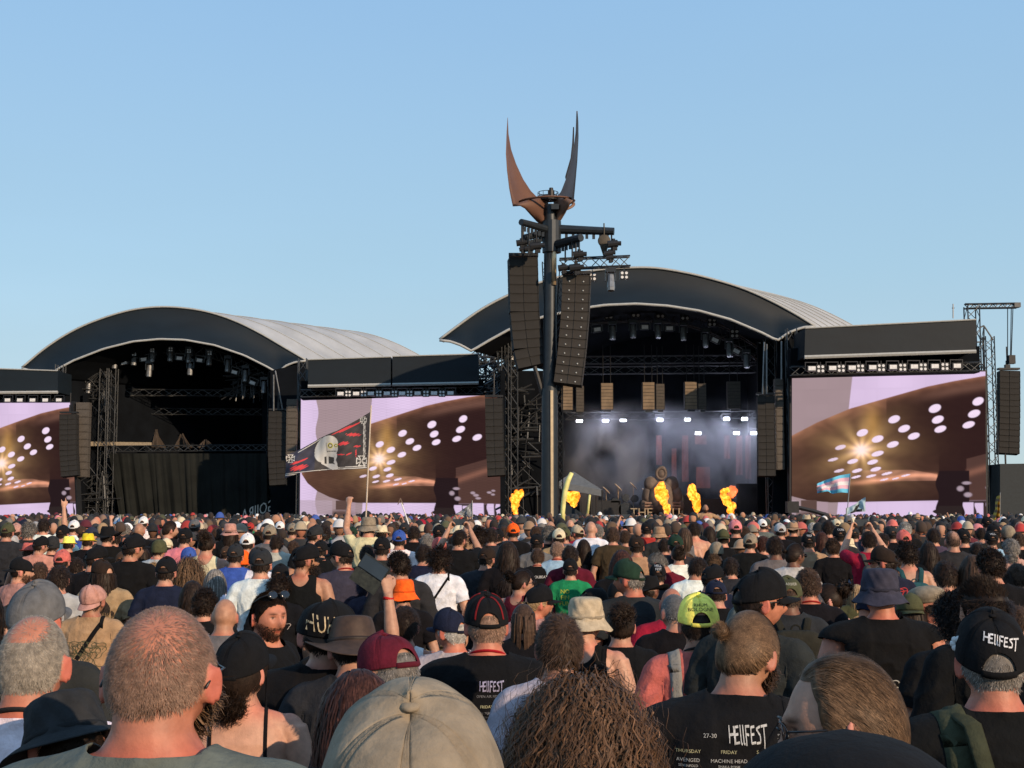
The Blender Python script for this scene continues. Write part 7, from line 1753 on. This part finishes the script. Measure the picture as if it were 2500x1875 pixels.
for p in uns:
    b_ = 'person with %s' % hd(p) if not p['hat'] else 'person in %s' % hd(p); b_ += (' and ' if p['st'] == 'bare' or p['hat'] else ', ') + sd(p)
    cands = []
    if base[hd(p)] == 1 or cnt2[(hd(p), sd(p))] == 1: cands.append(b_ + ' ' + zone(p))
    elif cnt3[(hd(p), sd(p), zone(p))] == 1: cands.append(b_ + ' ' + zone(p))
    near = sorted((q for q in anchors if q is not p), key=lambda q: math.hypot(q['px'] - p['px'], (q['py'] - p['py']) * 2))[:14]
    rows = 'in the far rows' if p['d'] > 17 else 'in the middle rows' if p['d'] > 8.5 else 'near the camera'
    for q in near: cands.append('%s %s %s' % (b_, tail(p, q), q['anchor']))
    for q in near: cands.append('%s %s, just %s %s' % (b_, rows, tail(p, q), q['anchor']))
    for c in cands:
        if c not in taken and 4 <= len(c.split()) <= 16: p['o']['label'] = c; taken.add(c); break
    else: p['o']['label'] = ' '.join(cands[-1].split()[:16]); print('dup label', cands[-1])
# ================================================================== lettering, straps, bags, flags, phones
def shirt(k): return H[k]['parts']['shirt']
def hat(k): return H[k]['parts']['hat']
def txt(o, s, size, c, dirv=(0, 1, 0), col=(.5, .5, .48), sq=1.0, up=(0, 0, 1)): return decal(o, text_pts(s, size, sq), c, dirv, up, col)
WH = (.55, .55, .56)
V, Fs = stroke_text('HELLFEST', .0135, .0026); V[:, 1] *= 1.5
decal(hat('hellcap'), (V, Fs), (.008, -.5, .142), (0, 1, -.12), (.22, 0, 1), WH)
txt(hat('bigblackcap'), 'HUHD', .085, (.030, .5, .078), (0, -1, 0), (.55, .42, .25), .45)
txt(hat('limecap'), 'RHUM', .020, (0, -.5, .138), (0, 1, -.1), (.03, .035, .02), 1.1); txt(hat('limecap'), 'BOLOGNE', .022, (0, -.5, .118), (0, 1, -.1), (.03, .035, .02), 1.1)
txt(hat('olivecap'), 'BARBIER', .024, (0, -.5, .092), (0, 1, 0), (.4, .38, .3))
for a in (-.62, .62, 1.9, -1.9, math.pi):                          # red piping up the panels
    pts, dr, sd_ = [], [], []
    for t in np.linspace(.05, 1.35, 16): v = Vector((math.sin(a + math.pi) * math.cos(t), math.cos(a + math.pi) * math.cos(t), math.sin(t))); pts.append(Vector((0, 0, .03)) + v * .4); dr.append(-v); sd_.append(Vector((math.cos(a + math.pi), -math.sin(a + math.pi), 0)))
    ribbon_on(hat('redpiping'), pts, dr, .009, 'piping', (.16, .01, .012), sd_, .001, .002)
V, Fs = stroke_text('HELLFEST', .0150, .0028); V[:, 1] *= 2.4; decal(shirt('redpiping'), (V, Fs), (.02, -.6, 1.385), (0, 1, 0), (0, 0, 1), (.30, .28, .40))
GT = (.15, .15, .16); txt(shirt('redpiping'), 'OPEN AIR FESTIVAL', .014, (.02, -.6, 1.345), col=GT)
def column(o, x, z, lines, size=.013, step=.017, head=None, col=GT):
    if head: txt(o, head, size * 1.3, (x, -.7, z), col=(.36, .34, .2)); z -= step * 1.6
    for i, l in enumerate(lines): txt(o, l, size * (1.35 if i == 0 else .95), (x, -.7, z - i * step), col=col)
r0 = shirt('redpiping')
for i, (x, hd_, ls) in enumerate(((-.115, 'THURSDAY', ['SCORPIONS', 'IN FLAMES', 'MUSE', 'KORN']), (.0, 'FRIDAY', ['IRON MAIDEN', 'TURBONEGRO', 'CLUTCH', 'DOWN']), (.115, 'SATURDAY', ['GUNS N ROSES', 'BEHEMOTH', 'NIGHTWISH', 'HEALTH']))):
    column(r0, x, 1.305, ls, .012, .016, hd_); column(r0, x, 1.20, ['WARZONE', 'SICK OF IT', 'COMEBACK'], .012, .016)
b0_ = shirt('bun'); LT = (.34, .34, .33)
V, Fs = stroke_text('HELLFEST', .0165, .0026); V[:, 1] *= 2.6; decal(b0_, (V, Fs), (.0, -.7, 1.408), (0, 1, 0), (0, 0, 1), (.42, .42, .41))
txt(b0_, '27-30', .016, (-.105, -.7, 1.405), col=LT); txt(b0_, 'JUNE 24', .013, (.105, -.7, 1.405), col=LT)
cols = [(-.165, 'THURSDAY', ['AVENGED', 'SEVENFOLD', 'MEGADETH', 'BABYMETAL', 'KERRY KING'], ['SHAARGHOT', 'WAYFARER', 'ASINHELL']), (-.055, 'FRIDAY', ['MACHINE HEAD', 'SHAKA PONK', 'FEAR FACTORY', 'BRUCE D'], ['THE PRODIGY', 'SATYRICON', 'EMPEROR', 'DIMMU BORGIR']),
        (.055, 'SATURDAY', ['METALLICA', 'EXTREME', 'ACCEPT', 'MAMMOTH WVH', 'METAL CHURCH'], ['SAXON', 'MAYHEM', 'SODOM', 'CANCER BATS']), (.165, 'SUNDAY', ['FOO FIGHTERS', 'QUEENS OF THE', 'STONE AGE', 'ROYAL BLOOD'], ['THE OFFSPRING', 'RANCID', 'DROPKICK'])]
for x, h_, a_, c_ in cols: column(b0_, x, 1.362, a_, .0102, .0150, h_, LT); column(b0_, x, 1.235, c_, .0102, .0150, None, LT); column(b0_, x, 1.140, ['BODY COUNT', 'SUICIDAL', 'COCKNEY', 'BIOHAZARD'], .0102, .0150, None, LT)
for z in (1.258, 1.160): decal(b0_, (np.array([(i / 30 - .5, j * .0012, 0) for j in (0, 1) for i in range(31)]) * np.array([.44, 1, 1]), [(i, i + 1, 32 + i, 31 + i) for i in range(30)]), (0, -.7, z), (0, 1, 0), (0, 0, 1), LT)
def back_strap(p, x0, z0, x1, z1, wid, col, name='bag_strap', n=22, o=None):
    o = o or p['parts']['shirt']; pts, dr, sd_ = [], [], []; L = Vector((x1 - x0, 0, z1 - z0)).normalized(); s = Vector((L.z, 0, -L.x))
    for t in np.linspace(0, 1, n):
        pts.append(Vector((x0 + (x1 - x0) * t, -.6, z0 + (z1 - z0) * t))); dr.append(Vector((0, 1, 0))); sd_.append(s)
    a = Vector((x0, 0, z0 - .06))                                     # carried on over the shoulder to the front
    pts2, dr2, sd2 = [], [], []
    for k in range(1, 12): th = math.pi * k / 12; v = Vector((0, -math.cos(th), math.sin(th))); pts2.append(a + v * .5); dr2.append(-v); sd2.append(s)
    ribbon_on(o, list(reversed(pts)) + pts2, list(reversed(dr)) + dr2, wid, name, col, sd_ + sd2, .003, -.006)
back_strap(H['pinkcap'], .10, 1.46, -.16, 1.05, .032, C['black']); back_strap(H['bun'], .13, 1.45, -.17, 1.08, .05, (.008, .008, .009)); back_strap(H['limecap'], -.12, 1.45, -.11, 1.15, .05, (.22, .21, .19), 'pack_strap'); back_strap(H['limecap'], .12, 1.45, .11, 1.15, .05, (.22, .21, .19), 'pack_strap')
back_strap(H['hellcap'], -.13, 1.45, -.12, 1.24, .07, (.045, .05, .03), 'pack_strap'); back_strap(H['hellcap'], .13, 1.45, .12, 1.24, .07, (.045, .05, .03), 'pack_strap'); back_strap(H['greypony'], .08, 1.47, -.15, 1.05, .03, (.10, .075, .04)); back_strap(H['beigehat'], .12, 1.44, .13, 1.1, .03, C['black'], 'strap')
txt(shirt('greypony'), 'Ma', .12, (-.08, -.6, 1.29), col=(.02, .02, .022)); txt(shirt('blackhair'), 'VERTEX', .03, (.12, -.6, 1.30), col=(.12, .11, .15)) if False else None
# print on the tan shirt: rings of interlaced line work; small marks on dark shirts
def rings(o, c, n, R, col, seed, lw=.003):
    r = random.Random(seed); V, Fs = [], []
    for q in range(n):
        cx, cz, rr, ph = r.uniform(-R, R), r.uniform(-R * .5, R * .5), r.uniform(.25, .55) * R, r.uniform(0, 6); b0 = len(V); m = 22
        for i in range(m + 1):
            t = ph + i / m * r.choice([4.2, 4.2]); w = 1 + .25 * math.sin(3 * t)
            for s in (-1, 1): V.append((cx + math.cos(t) * (rr * w + s * lw / 2), cz + math.sin(t) * (rr * w + s * lw / 2) * .8, 0))
        Fs += [(b0 + 2 * i, b0 + 2 * i + 1, b0 + 2 * i + 3, b0 + 2 * i + 2) for i in range(m)]
    return decal(o, (np.array(V), Fs), c, (0, 1, 0), (0, 0, 1), col)
rings(shirt('pinkcap'), (-.01, -.6, 1.24), 26, .12, (.06, .06, .03), 1, .005)
rings(shirt('bucket'), (.02, -.6, 1.20), 9, .06, (.4, .38, .33), 2, .006); rings(shirt('blackhair'), (.06, -.6, 1.26), 6, .03, (.3, .28, .25), 3)
def by(px, py):
    return min(PEOPLE, key=lambda p: abs(p['px'] - px) + abs(p['py'] - py))
def T_(t, x, y): return by(OX[t] + x / 3.456, 1230 + y / 3.456)
for (t, x, y), s, size, c, col in (((0, 2045, 390), 'HELLFEST', .075, (0, -.6, 1.33), WH), ((2, 527, 465), 'NO\nFIN\nFUN', .07, (-.07, -.6, 1.30), (.45, .45, .05)), ((2, 250, 375), 'VOLBEAT', .05, (.03, -.6, 1.36), WH),
                              ((0, 1400, 450), 'CREW', .05, (0, -.6, 1.36), (.3, .3, .3)), ((1, 1010, 560), 'LIVE', .05, (0, -.6, 1.3), (.3, .3, .3))):
    p = T_(t, x, y)
    if 'shirt' in p['parts'] and x != 1010 and x != 1400: txt(p['parts']['shirt'], s, size, c, col=col)
for (t, x, y), s in (((2, 1265, 507), 'HELL\nFEST'), ((3, 1938, 232), 'HELL'), ((3, 395, 245), 'FEST'), ((3, 658, 195), 'CORE')):
    p = T_(t, x, y); o = p['parts'].get('hat')
    if o: txt(o, s, .034, (0, -.5, .10), (0, 1, 0), WH)
p = T_(2, 935, 655); txt(p['parts']['hat'], 'ROCK', .034, (.03, -.5, .10), (0, 1, 0), (.35, .02, .02))
p = T_(1, 1562, 345); back_strap(p, .10, 1.47, -.16, 1.08, .022, C['black'])
# pale prints on dark shirts of the middle rows
rp = random.Random(5)
for p in PEOPLE:
    if 5 < p['d'] < 15 and p['st'] == 'tee' and p['sc'] in ('black', 'charcoal', 'navy') and abs(p['turn']) < 70 and p['key'] is None and rp.random() < .55:
        g_ = rp.uniform(.12, .5); col = (g_, g_ * rp.uniform(.8, 1), g_ * rp.uniform(.7, 1)) if rp.random() < .8 else (.3, .02, .02)
        rings(p['parts']['shirt'], (rp.uniform(-.02, .02), -.6, rp.uniform(1.26, 1.34)), rp.randint(5, 14), rp.uniform(.06, .11), col, rp.randint(0, 999), rp.uniform(.005, .011))
# lanyards round the neck
def lanyard(p, col):
    s = p['parts'].get('shirt'); k = p['df'][3]; b = MB()
    b.path([(.071 * math.sin(t), -.012 + .070 * math.cos(t), 1.492 - .030 * math.cos(t)) for t in np.linspace(0, 2 * math.pi, 30)], [(.008, .003)] * 30, 6)
    b.path([(.03, .062, 1.46), (.02, .14, 1.35), (.0, .155, 1.2)], [(.007, .002)] * 3, 6); b.path([(-.03, .062, 1.46), (-.02, .14, 1.35), (.0, .155, 1.2)], [(.007, .002)] * 3, 6)
    b.build('lanyard', FAB, p['o'], True, color=col)
for k, col in (('redpiping', (.35, .01, .02)), ('oldgrey', (.02, .02, .022)), ('redneck', (.3, .02, .02)), ('limecap', (.03, .03, .03))): lanyard(H[k], col)
for t, x, y in ((2, 415, 322), (1, 765, 315), (2, 250, 375), (1, 722, 175)): lanyard(T_(t, x, y), (.3, .02, .02))
# thin dress straps on the bare-shouldered woman
p = H['blackcapwoman']
for s in (-1, 1):
    me = p['o']; pts, dr, sd_ = [], [], []
    for th in np.linspace(.15, 2.6, 20): v = Vector((0, -math.cos(th), math.sin(th))); pts.append(Vector((s * .095, 0, 1.30)) + v * .5); dr.append(-v); sd_.append(Vector((1, 0, 0)))
    ribbon_on(p['o'], pts, dr, .012, 'strap', C['black'], sd_, .002, -.003)
# daisy on the white-lettered cap
b = MB(); 
for i in range(7): t = i * .9; V, F_ = ellipsoid((-.5 * 0, math.cos(t) * .013, math.sin(t) * .013), (.004, .009, .009), 8); b.add(V, F_)
q = P(2338, 1572, 3.62); o = b.build('flower', WHITEP, smooth=True, label='white plastic flower on the side of the white-lettered black cap', cat='flower'); o.location = q; o.rotation_euler = (0, 0, math.radians(50))
# backpacks
def backpack(p, col, label, w=.30, h=.44, d=.15, z=1.17):
    root = empty('backpack', (0, 0, 0), label, 'backpack', 'backpacks worn in the crowd'); root.matrix_world = p['o'].matrix_basis.copy()
    k = p['df'][3]; y0 = -.145 * (1 + (k - 1) * 1.8)
    def rb(cx, cy, cz, sx, sy, sz, nm, c):
        D, Fs = sphere_dirs(28, 17); V = np.sign(D) * np.abs(D) ** .45 * np.array([sx / 2, sy / 2, sz / 2]); V = V / np.maximum(1, (np.abs(D).max(1) * 0 + 1))[:, None]; V += wav(V, 7, 30)[:, None] * .004
        return link(nm, mesh_np(nm, V + np.array([cx, cy, cz]), Fs), FAB, root, color=c)
    rb(0, y0 - d / 2, z, w, d, h, 'bag', col); rb(0, y0 - d - .02, z - h * .17, w * .74, .07, h * .5, 'pocket', tuple(c * .8 for c in col))
    for s in (-1, 1):
        b = MB(); b.path([(s * .07, y0 - .02, z + h * .44), (s * .10, y0 + .04, 1.475), (s * .115, .0, 1.500), (s * .12, .09, 1.44), (s * .14, .15, 1.28), (s * .17, .08, 1.08), (s * .14, y0, z - h * .4)], [(.024, .006)] * 7, 8); b.build('strap', FAB, root, True, color=tuple(c * .8 for c in col))
    b = MB(); b.path([(0.0 + .03 * math.cos(t), y0 - d * .4, z + h * .5 + .03 * math.sin(t)) for t in np.linspace(0, math.pi, 9)], .006, 6); b.build('handle', FAB, root, color=tuple(c * .7 for c in col))
    for s in (-.06, .06): b = MB(); b.box((s, y0 - d - .065, z - .02), (.018, .012, .30)); b.box((s, y0 - d - .07, z + .06), (.03, .012, .035)); b.build('buckle', PLAST, root)
backpack(H['olivecap'], (.022, .021, .016), 'dark backpack with buckled straps on the person in the washed olive cap', .36, .5)
backpack(H['hellcap'], (.045, .05, .03), 'olive green backpack on the person in the white-lettered black cap', .38, .40, .14, 1.13)
backpack(T_(3, 1228, 312), (.02, .07, .08), 'teal backpack in the right middle rows behind the navy bucket hat', .3, .4)
backpack(T_(0, 2045, 390), (.015, .015, .016), 'black backpack over white shirt lettering in the left middle rows', .28, .4, .13, 1.12)
backpack(T_(0, 1368, 492), (.012, .012, .013), 'small black backpack on the woman with the blonde bun', .24, .3)
backpack(T_(3, 905, 232), (.07, .065, .06), 'grey backpack on the person in raspberry red holding a phone', .28, .4)
# phones
def phone(loc, rz, ry, label, case=None):
    root = empty('phone', loc, label, 'phone', 'phones held up in the crowd'); root.rotation_euler = (math.radians(-10), math.radians(ry), math.radians(rz))
    b = MB(); b.box((0, 0, 0), (.076, .008, .158)); b.build('body', PLAST, root); b = MB(); b.box((0, -.0045, 0), (.071, .002, .152)); b.build('screen', simple('phone_glass', (.025, .034, .045), .15) if 'phone_glass' not in MATS else MATS['phone_glass'], root)
    if case: b = MB(); b.box((-.083, .004, 0), (.078, .006, .166)); b.box((0, .007, 0), (.084, .006, .166)); b.build('wallet_case', simple('worn_case', (.022, .024, .018), .6, 0, .6, 40), root)
    return root
# the raised hand with the wallet case is aligned on its own person
p = H['raised']; M = p['o'].matrix_basis; hw = M @ Vector((.25, .215, 1.93)); o = phone(hw + Vector((-.055, -.03, .045)), 0, -57, 'phone in an open dark wallet case held high by a raised arm', True); o.scale = (.96,) * 3
b = MB(); w_ = Vector((.272, .168, 1.80)); b.path([w_ + Vector((.031 * math.cos(t), .031 * math.sin(t), .004 * math.sin(2 * t))) for t in np.linspace(0, 2 * math.pi, 20)], [(.002, .010)] * 20, 6); b.build('wristband', FAB, p['o'], True, color=(.4, .02, .02))
for p in PEOPLE:
    if p['pose'] == 'phone': q = p['o'].matrix_basis @ Vector((0, .36, 1.83)); o = phone(q, math.degrees(p['o'].rotation_euler.z), 90, 'phone held up in both hands by the ' + hd(p) + ' ' + zone(p)) if p['hat'] else phone(q, math.degrees(p['o'].rotation_euler.z), 90, 'phone held up in both hands over ' + hd(p) + ' ' + zone(p))
# ---- flags
def flag(top, bot, pole, d, fn, label, rip=.12, nx=90, ny=60, polecol=GALV, pr=.012):
    root = empty('flag', P(pole[1][0], pole[1][1], d), label, 'flag', 'flags over the crowd'); o0 = root.location.copy()
    tt_, bb = np.array(top, float), np.array(bot, float); u = np.linspace(0, 1, nx)
    it = lambda A: np.stack([np.interp(u, np.linspace(0, 1, len(A)), A[:, 0]), np.interp(u, np.linspace(0, 1, len(A)), A[:, 1])], 1)
    A_, B_ = it(tt_), it(bb); V, T = [], []
    for j in range(ny):
        s = j / (ny - 1)
        for i in range(nx):
            x, y = A_[i] * (1 - s) + B_[i] * s; p = P(x, y, d) - o0; p.y += rip * u[i] ** .5 * math.sin(u[i] * 11 + s * 2.2) + rip * .4 * u[i] * math.sin(u[i] * 23 - s * 5); V.append(tuple(p)); T.append(fn(x, y, u[i], s))
    i, j = np.meshgrid(np.arange(ny - 1), np.arange(nx - 1), indexing='ij'); a = (i * nx + j).reshape(-1)
    link('cloth', mesh_np('cloth', np.array(V), np.stack([a, a + nx, a + nx + 1, a + 1], 1), True, np.array(T)), FLAGM, root)
    b = MB(); b.tube(P(*pole[0], d) - o0, P(*pole[1], d) - o0, pr, 8); b.build('pole', polecol, root); return root
def skullfn(px, py, u, s):
    x, y = (px - 680) * 5.925, (py - 980) * 5.925; c = np.array([.030, .027, .030]) if x > 520 else np.array([.020, .022, .045])
    c = c * (1 + .3 * math.sin(x / 31) * math.sin(y / 23 + x / 60))
    for cx, cy, rx, ry, sl in ((1080, 480, 95, 22, 0), (1000, 385, 190, 18, -.45), (945, 610, 70, 24, -.2), (1140, 650, 50, 14, 0), (1120, 740, 10, 55, 0), (900, 770, 60, 9, 0), (1020, 760, 40, 12, -.3), (300, 960, 110, 34, -.25), (310, 870, 120, 16, -.4)):
        dx, dy = x - cx, y - cy - (x - cx) * sl
        if (dx / rx) ** 2 + (dy / ry) ** 2 < 1 + .5 * math.sin(x / 9 + y / 5): c = np.array([.50, .035, .045])
    W_ = np.array([.52, .52, .50]); bot = 1110 - (x - 90) * .115 if x < 860 else 1015 - (x - 860) * .06
    if 12 < bot - y - 18 < 24 or 36 < bot - y - 18 < 44: c = W_
    if x > 1225 and x < 1262 and 240 < y < 960 and int((x - 1225) / 9) % 2 == 0: c = W_
    if abs(y - (735 - (x - 290) * .62)) < 7 and 280 < x < 620: c = W_ * .8
    for cx, cy, r in ((1200, 860, 75), (1225, 270, 50), (180, 830, 60)):
        dx, dy = abs(x - cx), abs(y - cy); m = max(dx, dy); n = min(dx, dy)
        if m < r and n < m * .62 + r * .08: c = np.array([.03, .03, .03]) if n < m * .45 and m < r * .86 else W_
    dx, dy = (x - 690), (y - 690); xr, yr = dx * .82 + dy * -.45, dx * .45 + dy * .82
    if ((dx + .25 * dy) / 172) ** 2 + (dy / 195) ** 2 < 1 and x < 862: c = np.array([.50, .51, .50]) * (.9 + .1 * math.sin(x / 17))
    if 610 < x < 860 and 855 < y < 990 and abs(y - (850 + (x - 610) * .55)) < 48: c = np.array([.50, .50, .49])
    if 780 < x < 850 and 740 < y < 960 and abs(x - 820 - 12 * math.sin(y / 20)) < 22: c = np.array([.50, .50, .49])
    if 660 < x < 800 and 775 < y < 900 and y > 790 + abs(x - 700) * .2: c = np.array([.03, .03, .03]) if (x < 690 or x > 720) else c
    for ex, ey, r in ((750, 640, 42), (832, 640, 30)):
        rr = math.hypot(x - ex, y - ey)
        if rr < r: c = np.array([.50, .48, .10]) if rr > r * .75 else np.array([.03, .03, .03]) if rr > r * .45 else np.array([.5, .5, .4])
    if abs(y - 720) < 6 and 700 < x < 840 or abs(x - 690 - (y - 600) * .1) < 4 and 600 < y < 740: c = np.array([.06, .06, .06])
    return c
flag([(905, 1005), (864, 1029), (823, 1052), (781, 1069), (736, 1095), (700, 1112)], [(896, 1144), (860, 1146), (825, 1146), (781, 1149), (731, 1155), (695, 1168)], [(906, 990), (893, 1272)], 20, skullfn, 'large dark flag with a white skull and red streaks over the middle screen', .06, 170, 120, simple('pale_pole', (.5, .42, .33)), .011)
Z7 = lambda x, y: (1860 + x / 2.9625, 720 + y / 2.9625)
def pridefn(px, py, u, s): return np.array([(.10, .42, .62), (.60, .36, .45), (.62, .60, .62), (.60, .36, .45), (.10, .42, .62)][min(4, int(s * 5 + .15 * math.sin(u * 6)) if s < .98 else 4)])
flag([Z7(640, 1292), Z7(560, 1306), Z7(500, 1325), Z7(440, 1350), Z7(388, 1368)], [Z7(624, 1432), Z7(570, 1428), Z7(520, 1438), Z7(470, 1420), Z7(405, 1434)], [Z7(641, 1290), Z7(612, 1640)], 34, pridefn, 'blue, pink and white striped flag flying before the right screen', .12)
def bluefn(px, py, u, s): return np.array([.015, .02, .02]) if (abs(u - .5 - .1 * math.sin(s * 5)) < .12 and s > .3) or (s > .75 and .2 < u < .8) else np.array([.32, .44, .50])
flag([Z7(612, 1545), Z7(680, 1510), Z7(745, 1462)], [Z7(612, 1592), Z7(680, 1570), Z7(752, 1566)], [Z7(612, 1540), Z7(610, 1640)], 30, bluefn, 'pale blue flag with a black shape below the striped flag', .05)
flag([(1153, 1226), (1135, 1240), (1112, 1256)], [(1153, 1262), (1135, 1258), (1112, 1258)], [(1153, 1222), (1153, 1276)], 34, lambda x, y, u, s: np.array([.13, .14, .15]) * (2.2 if (int(u * 9) + int(s * 5)) % 3 == 0 and .2 < s < .8 else 1), 'small grey pennant at the right end of the middle screen', .05, 30, 20)
flag([(294, 1261), (288, 1268), (278, 1276)], [(294, 1280), (286, 1279), (276, 1279)], [(294, 1258), (295, 1284)], 30, lambda x, y, u, s: np.array([.06, .16, .36]), 'tiny blue pennant before the black curtain', .03, 20, 12)
flag([Z7(1722, 1436), Z7(1712, 1450), Z7(1700, 1475)], [Z7(1722, 1600), Z7(1700, 1625), Z7(1668, 1632)], [Z7(1724, 1430), Z7(1722, 1640)], 40, lambda x, y, u, s: np.array([.42, .28, .03]) if (int(s * 8 + u * 2) % 2) else np.array([.12, .07, .03]), 'yellow and brown banner on a pole left of the black container', .15, 30, 50)
b = MB(); b.tube(P(980, 1228, 34), P(998, 1280, 34), .018, 6); o = b.build('sign_pole', WHITEP, label='thin white pole with a letter A before the middle screen', cat='sign'); V, Fs = text_pts('A', .24)
q = P(978, 1225, 34); link('letter', mesh_np('letter', np.stack([V[:, 0], V[:, 1] * 0, V[:, 1]], 1) + np.array(q), Fs, False), simple('brown_letter', (.12, .08, .06)), o)
b = MB(); b.path([P(1932, 1235, 60), P(1990, 1249, 60), P(2052, 1268, 60)], .10, 6); b.box(P(1934, 1238, 60), (.5, .5, .5)); b.build('camera_crane', BLK, label='black camera crane arm crossing the foot of the right screen', cat='camera crane')
# performer lifted above the crowd before the stage
p = person(1722, 1232, 'bald:x', 'tee:tan', d=44, yaw=180, pose='spread', skin='tan', lod=1, z0=1, beard='dark_brown', label='performer with both arms spread wide above the crowd before the smoky stage', group=None)
p['o'].location.z = P(1722, 1232, 44).z - TOPZ * p['s']
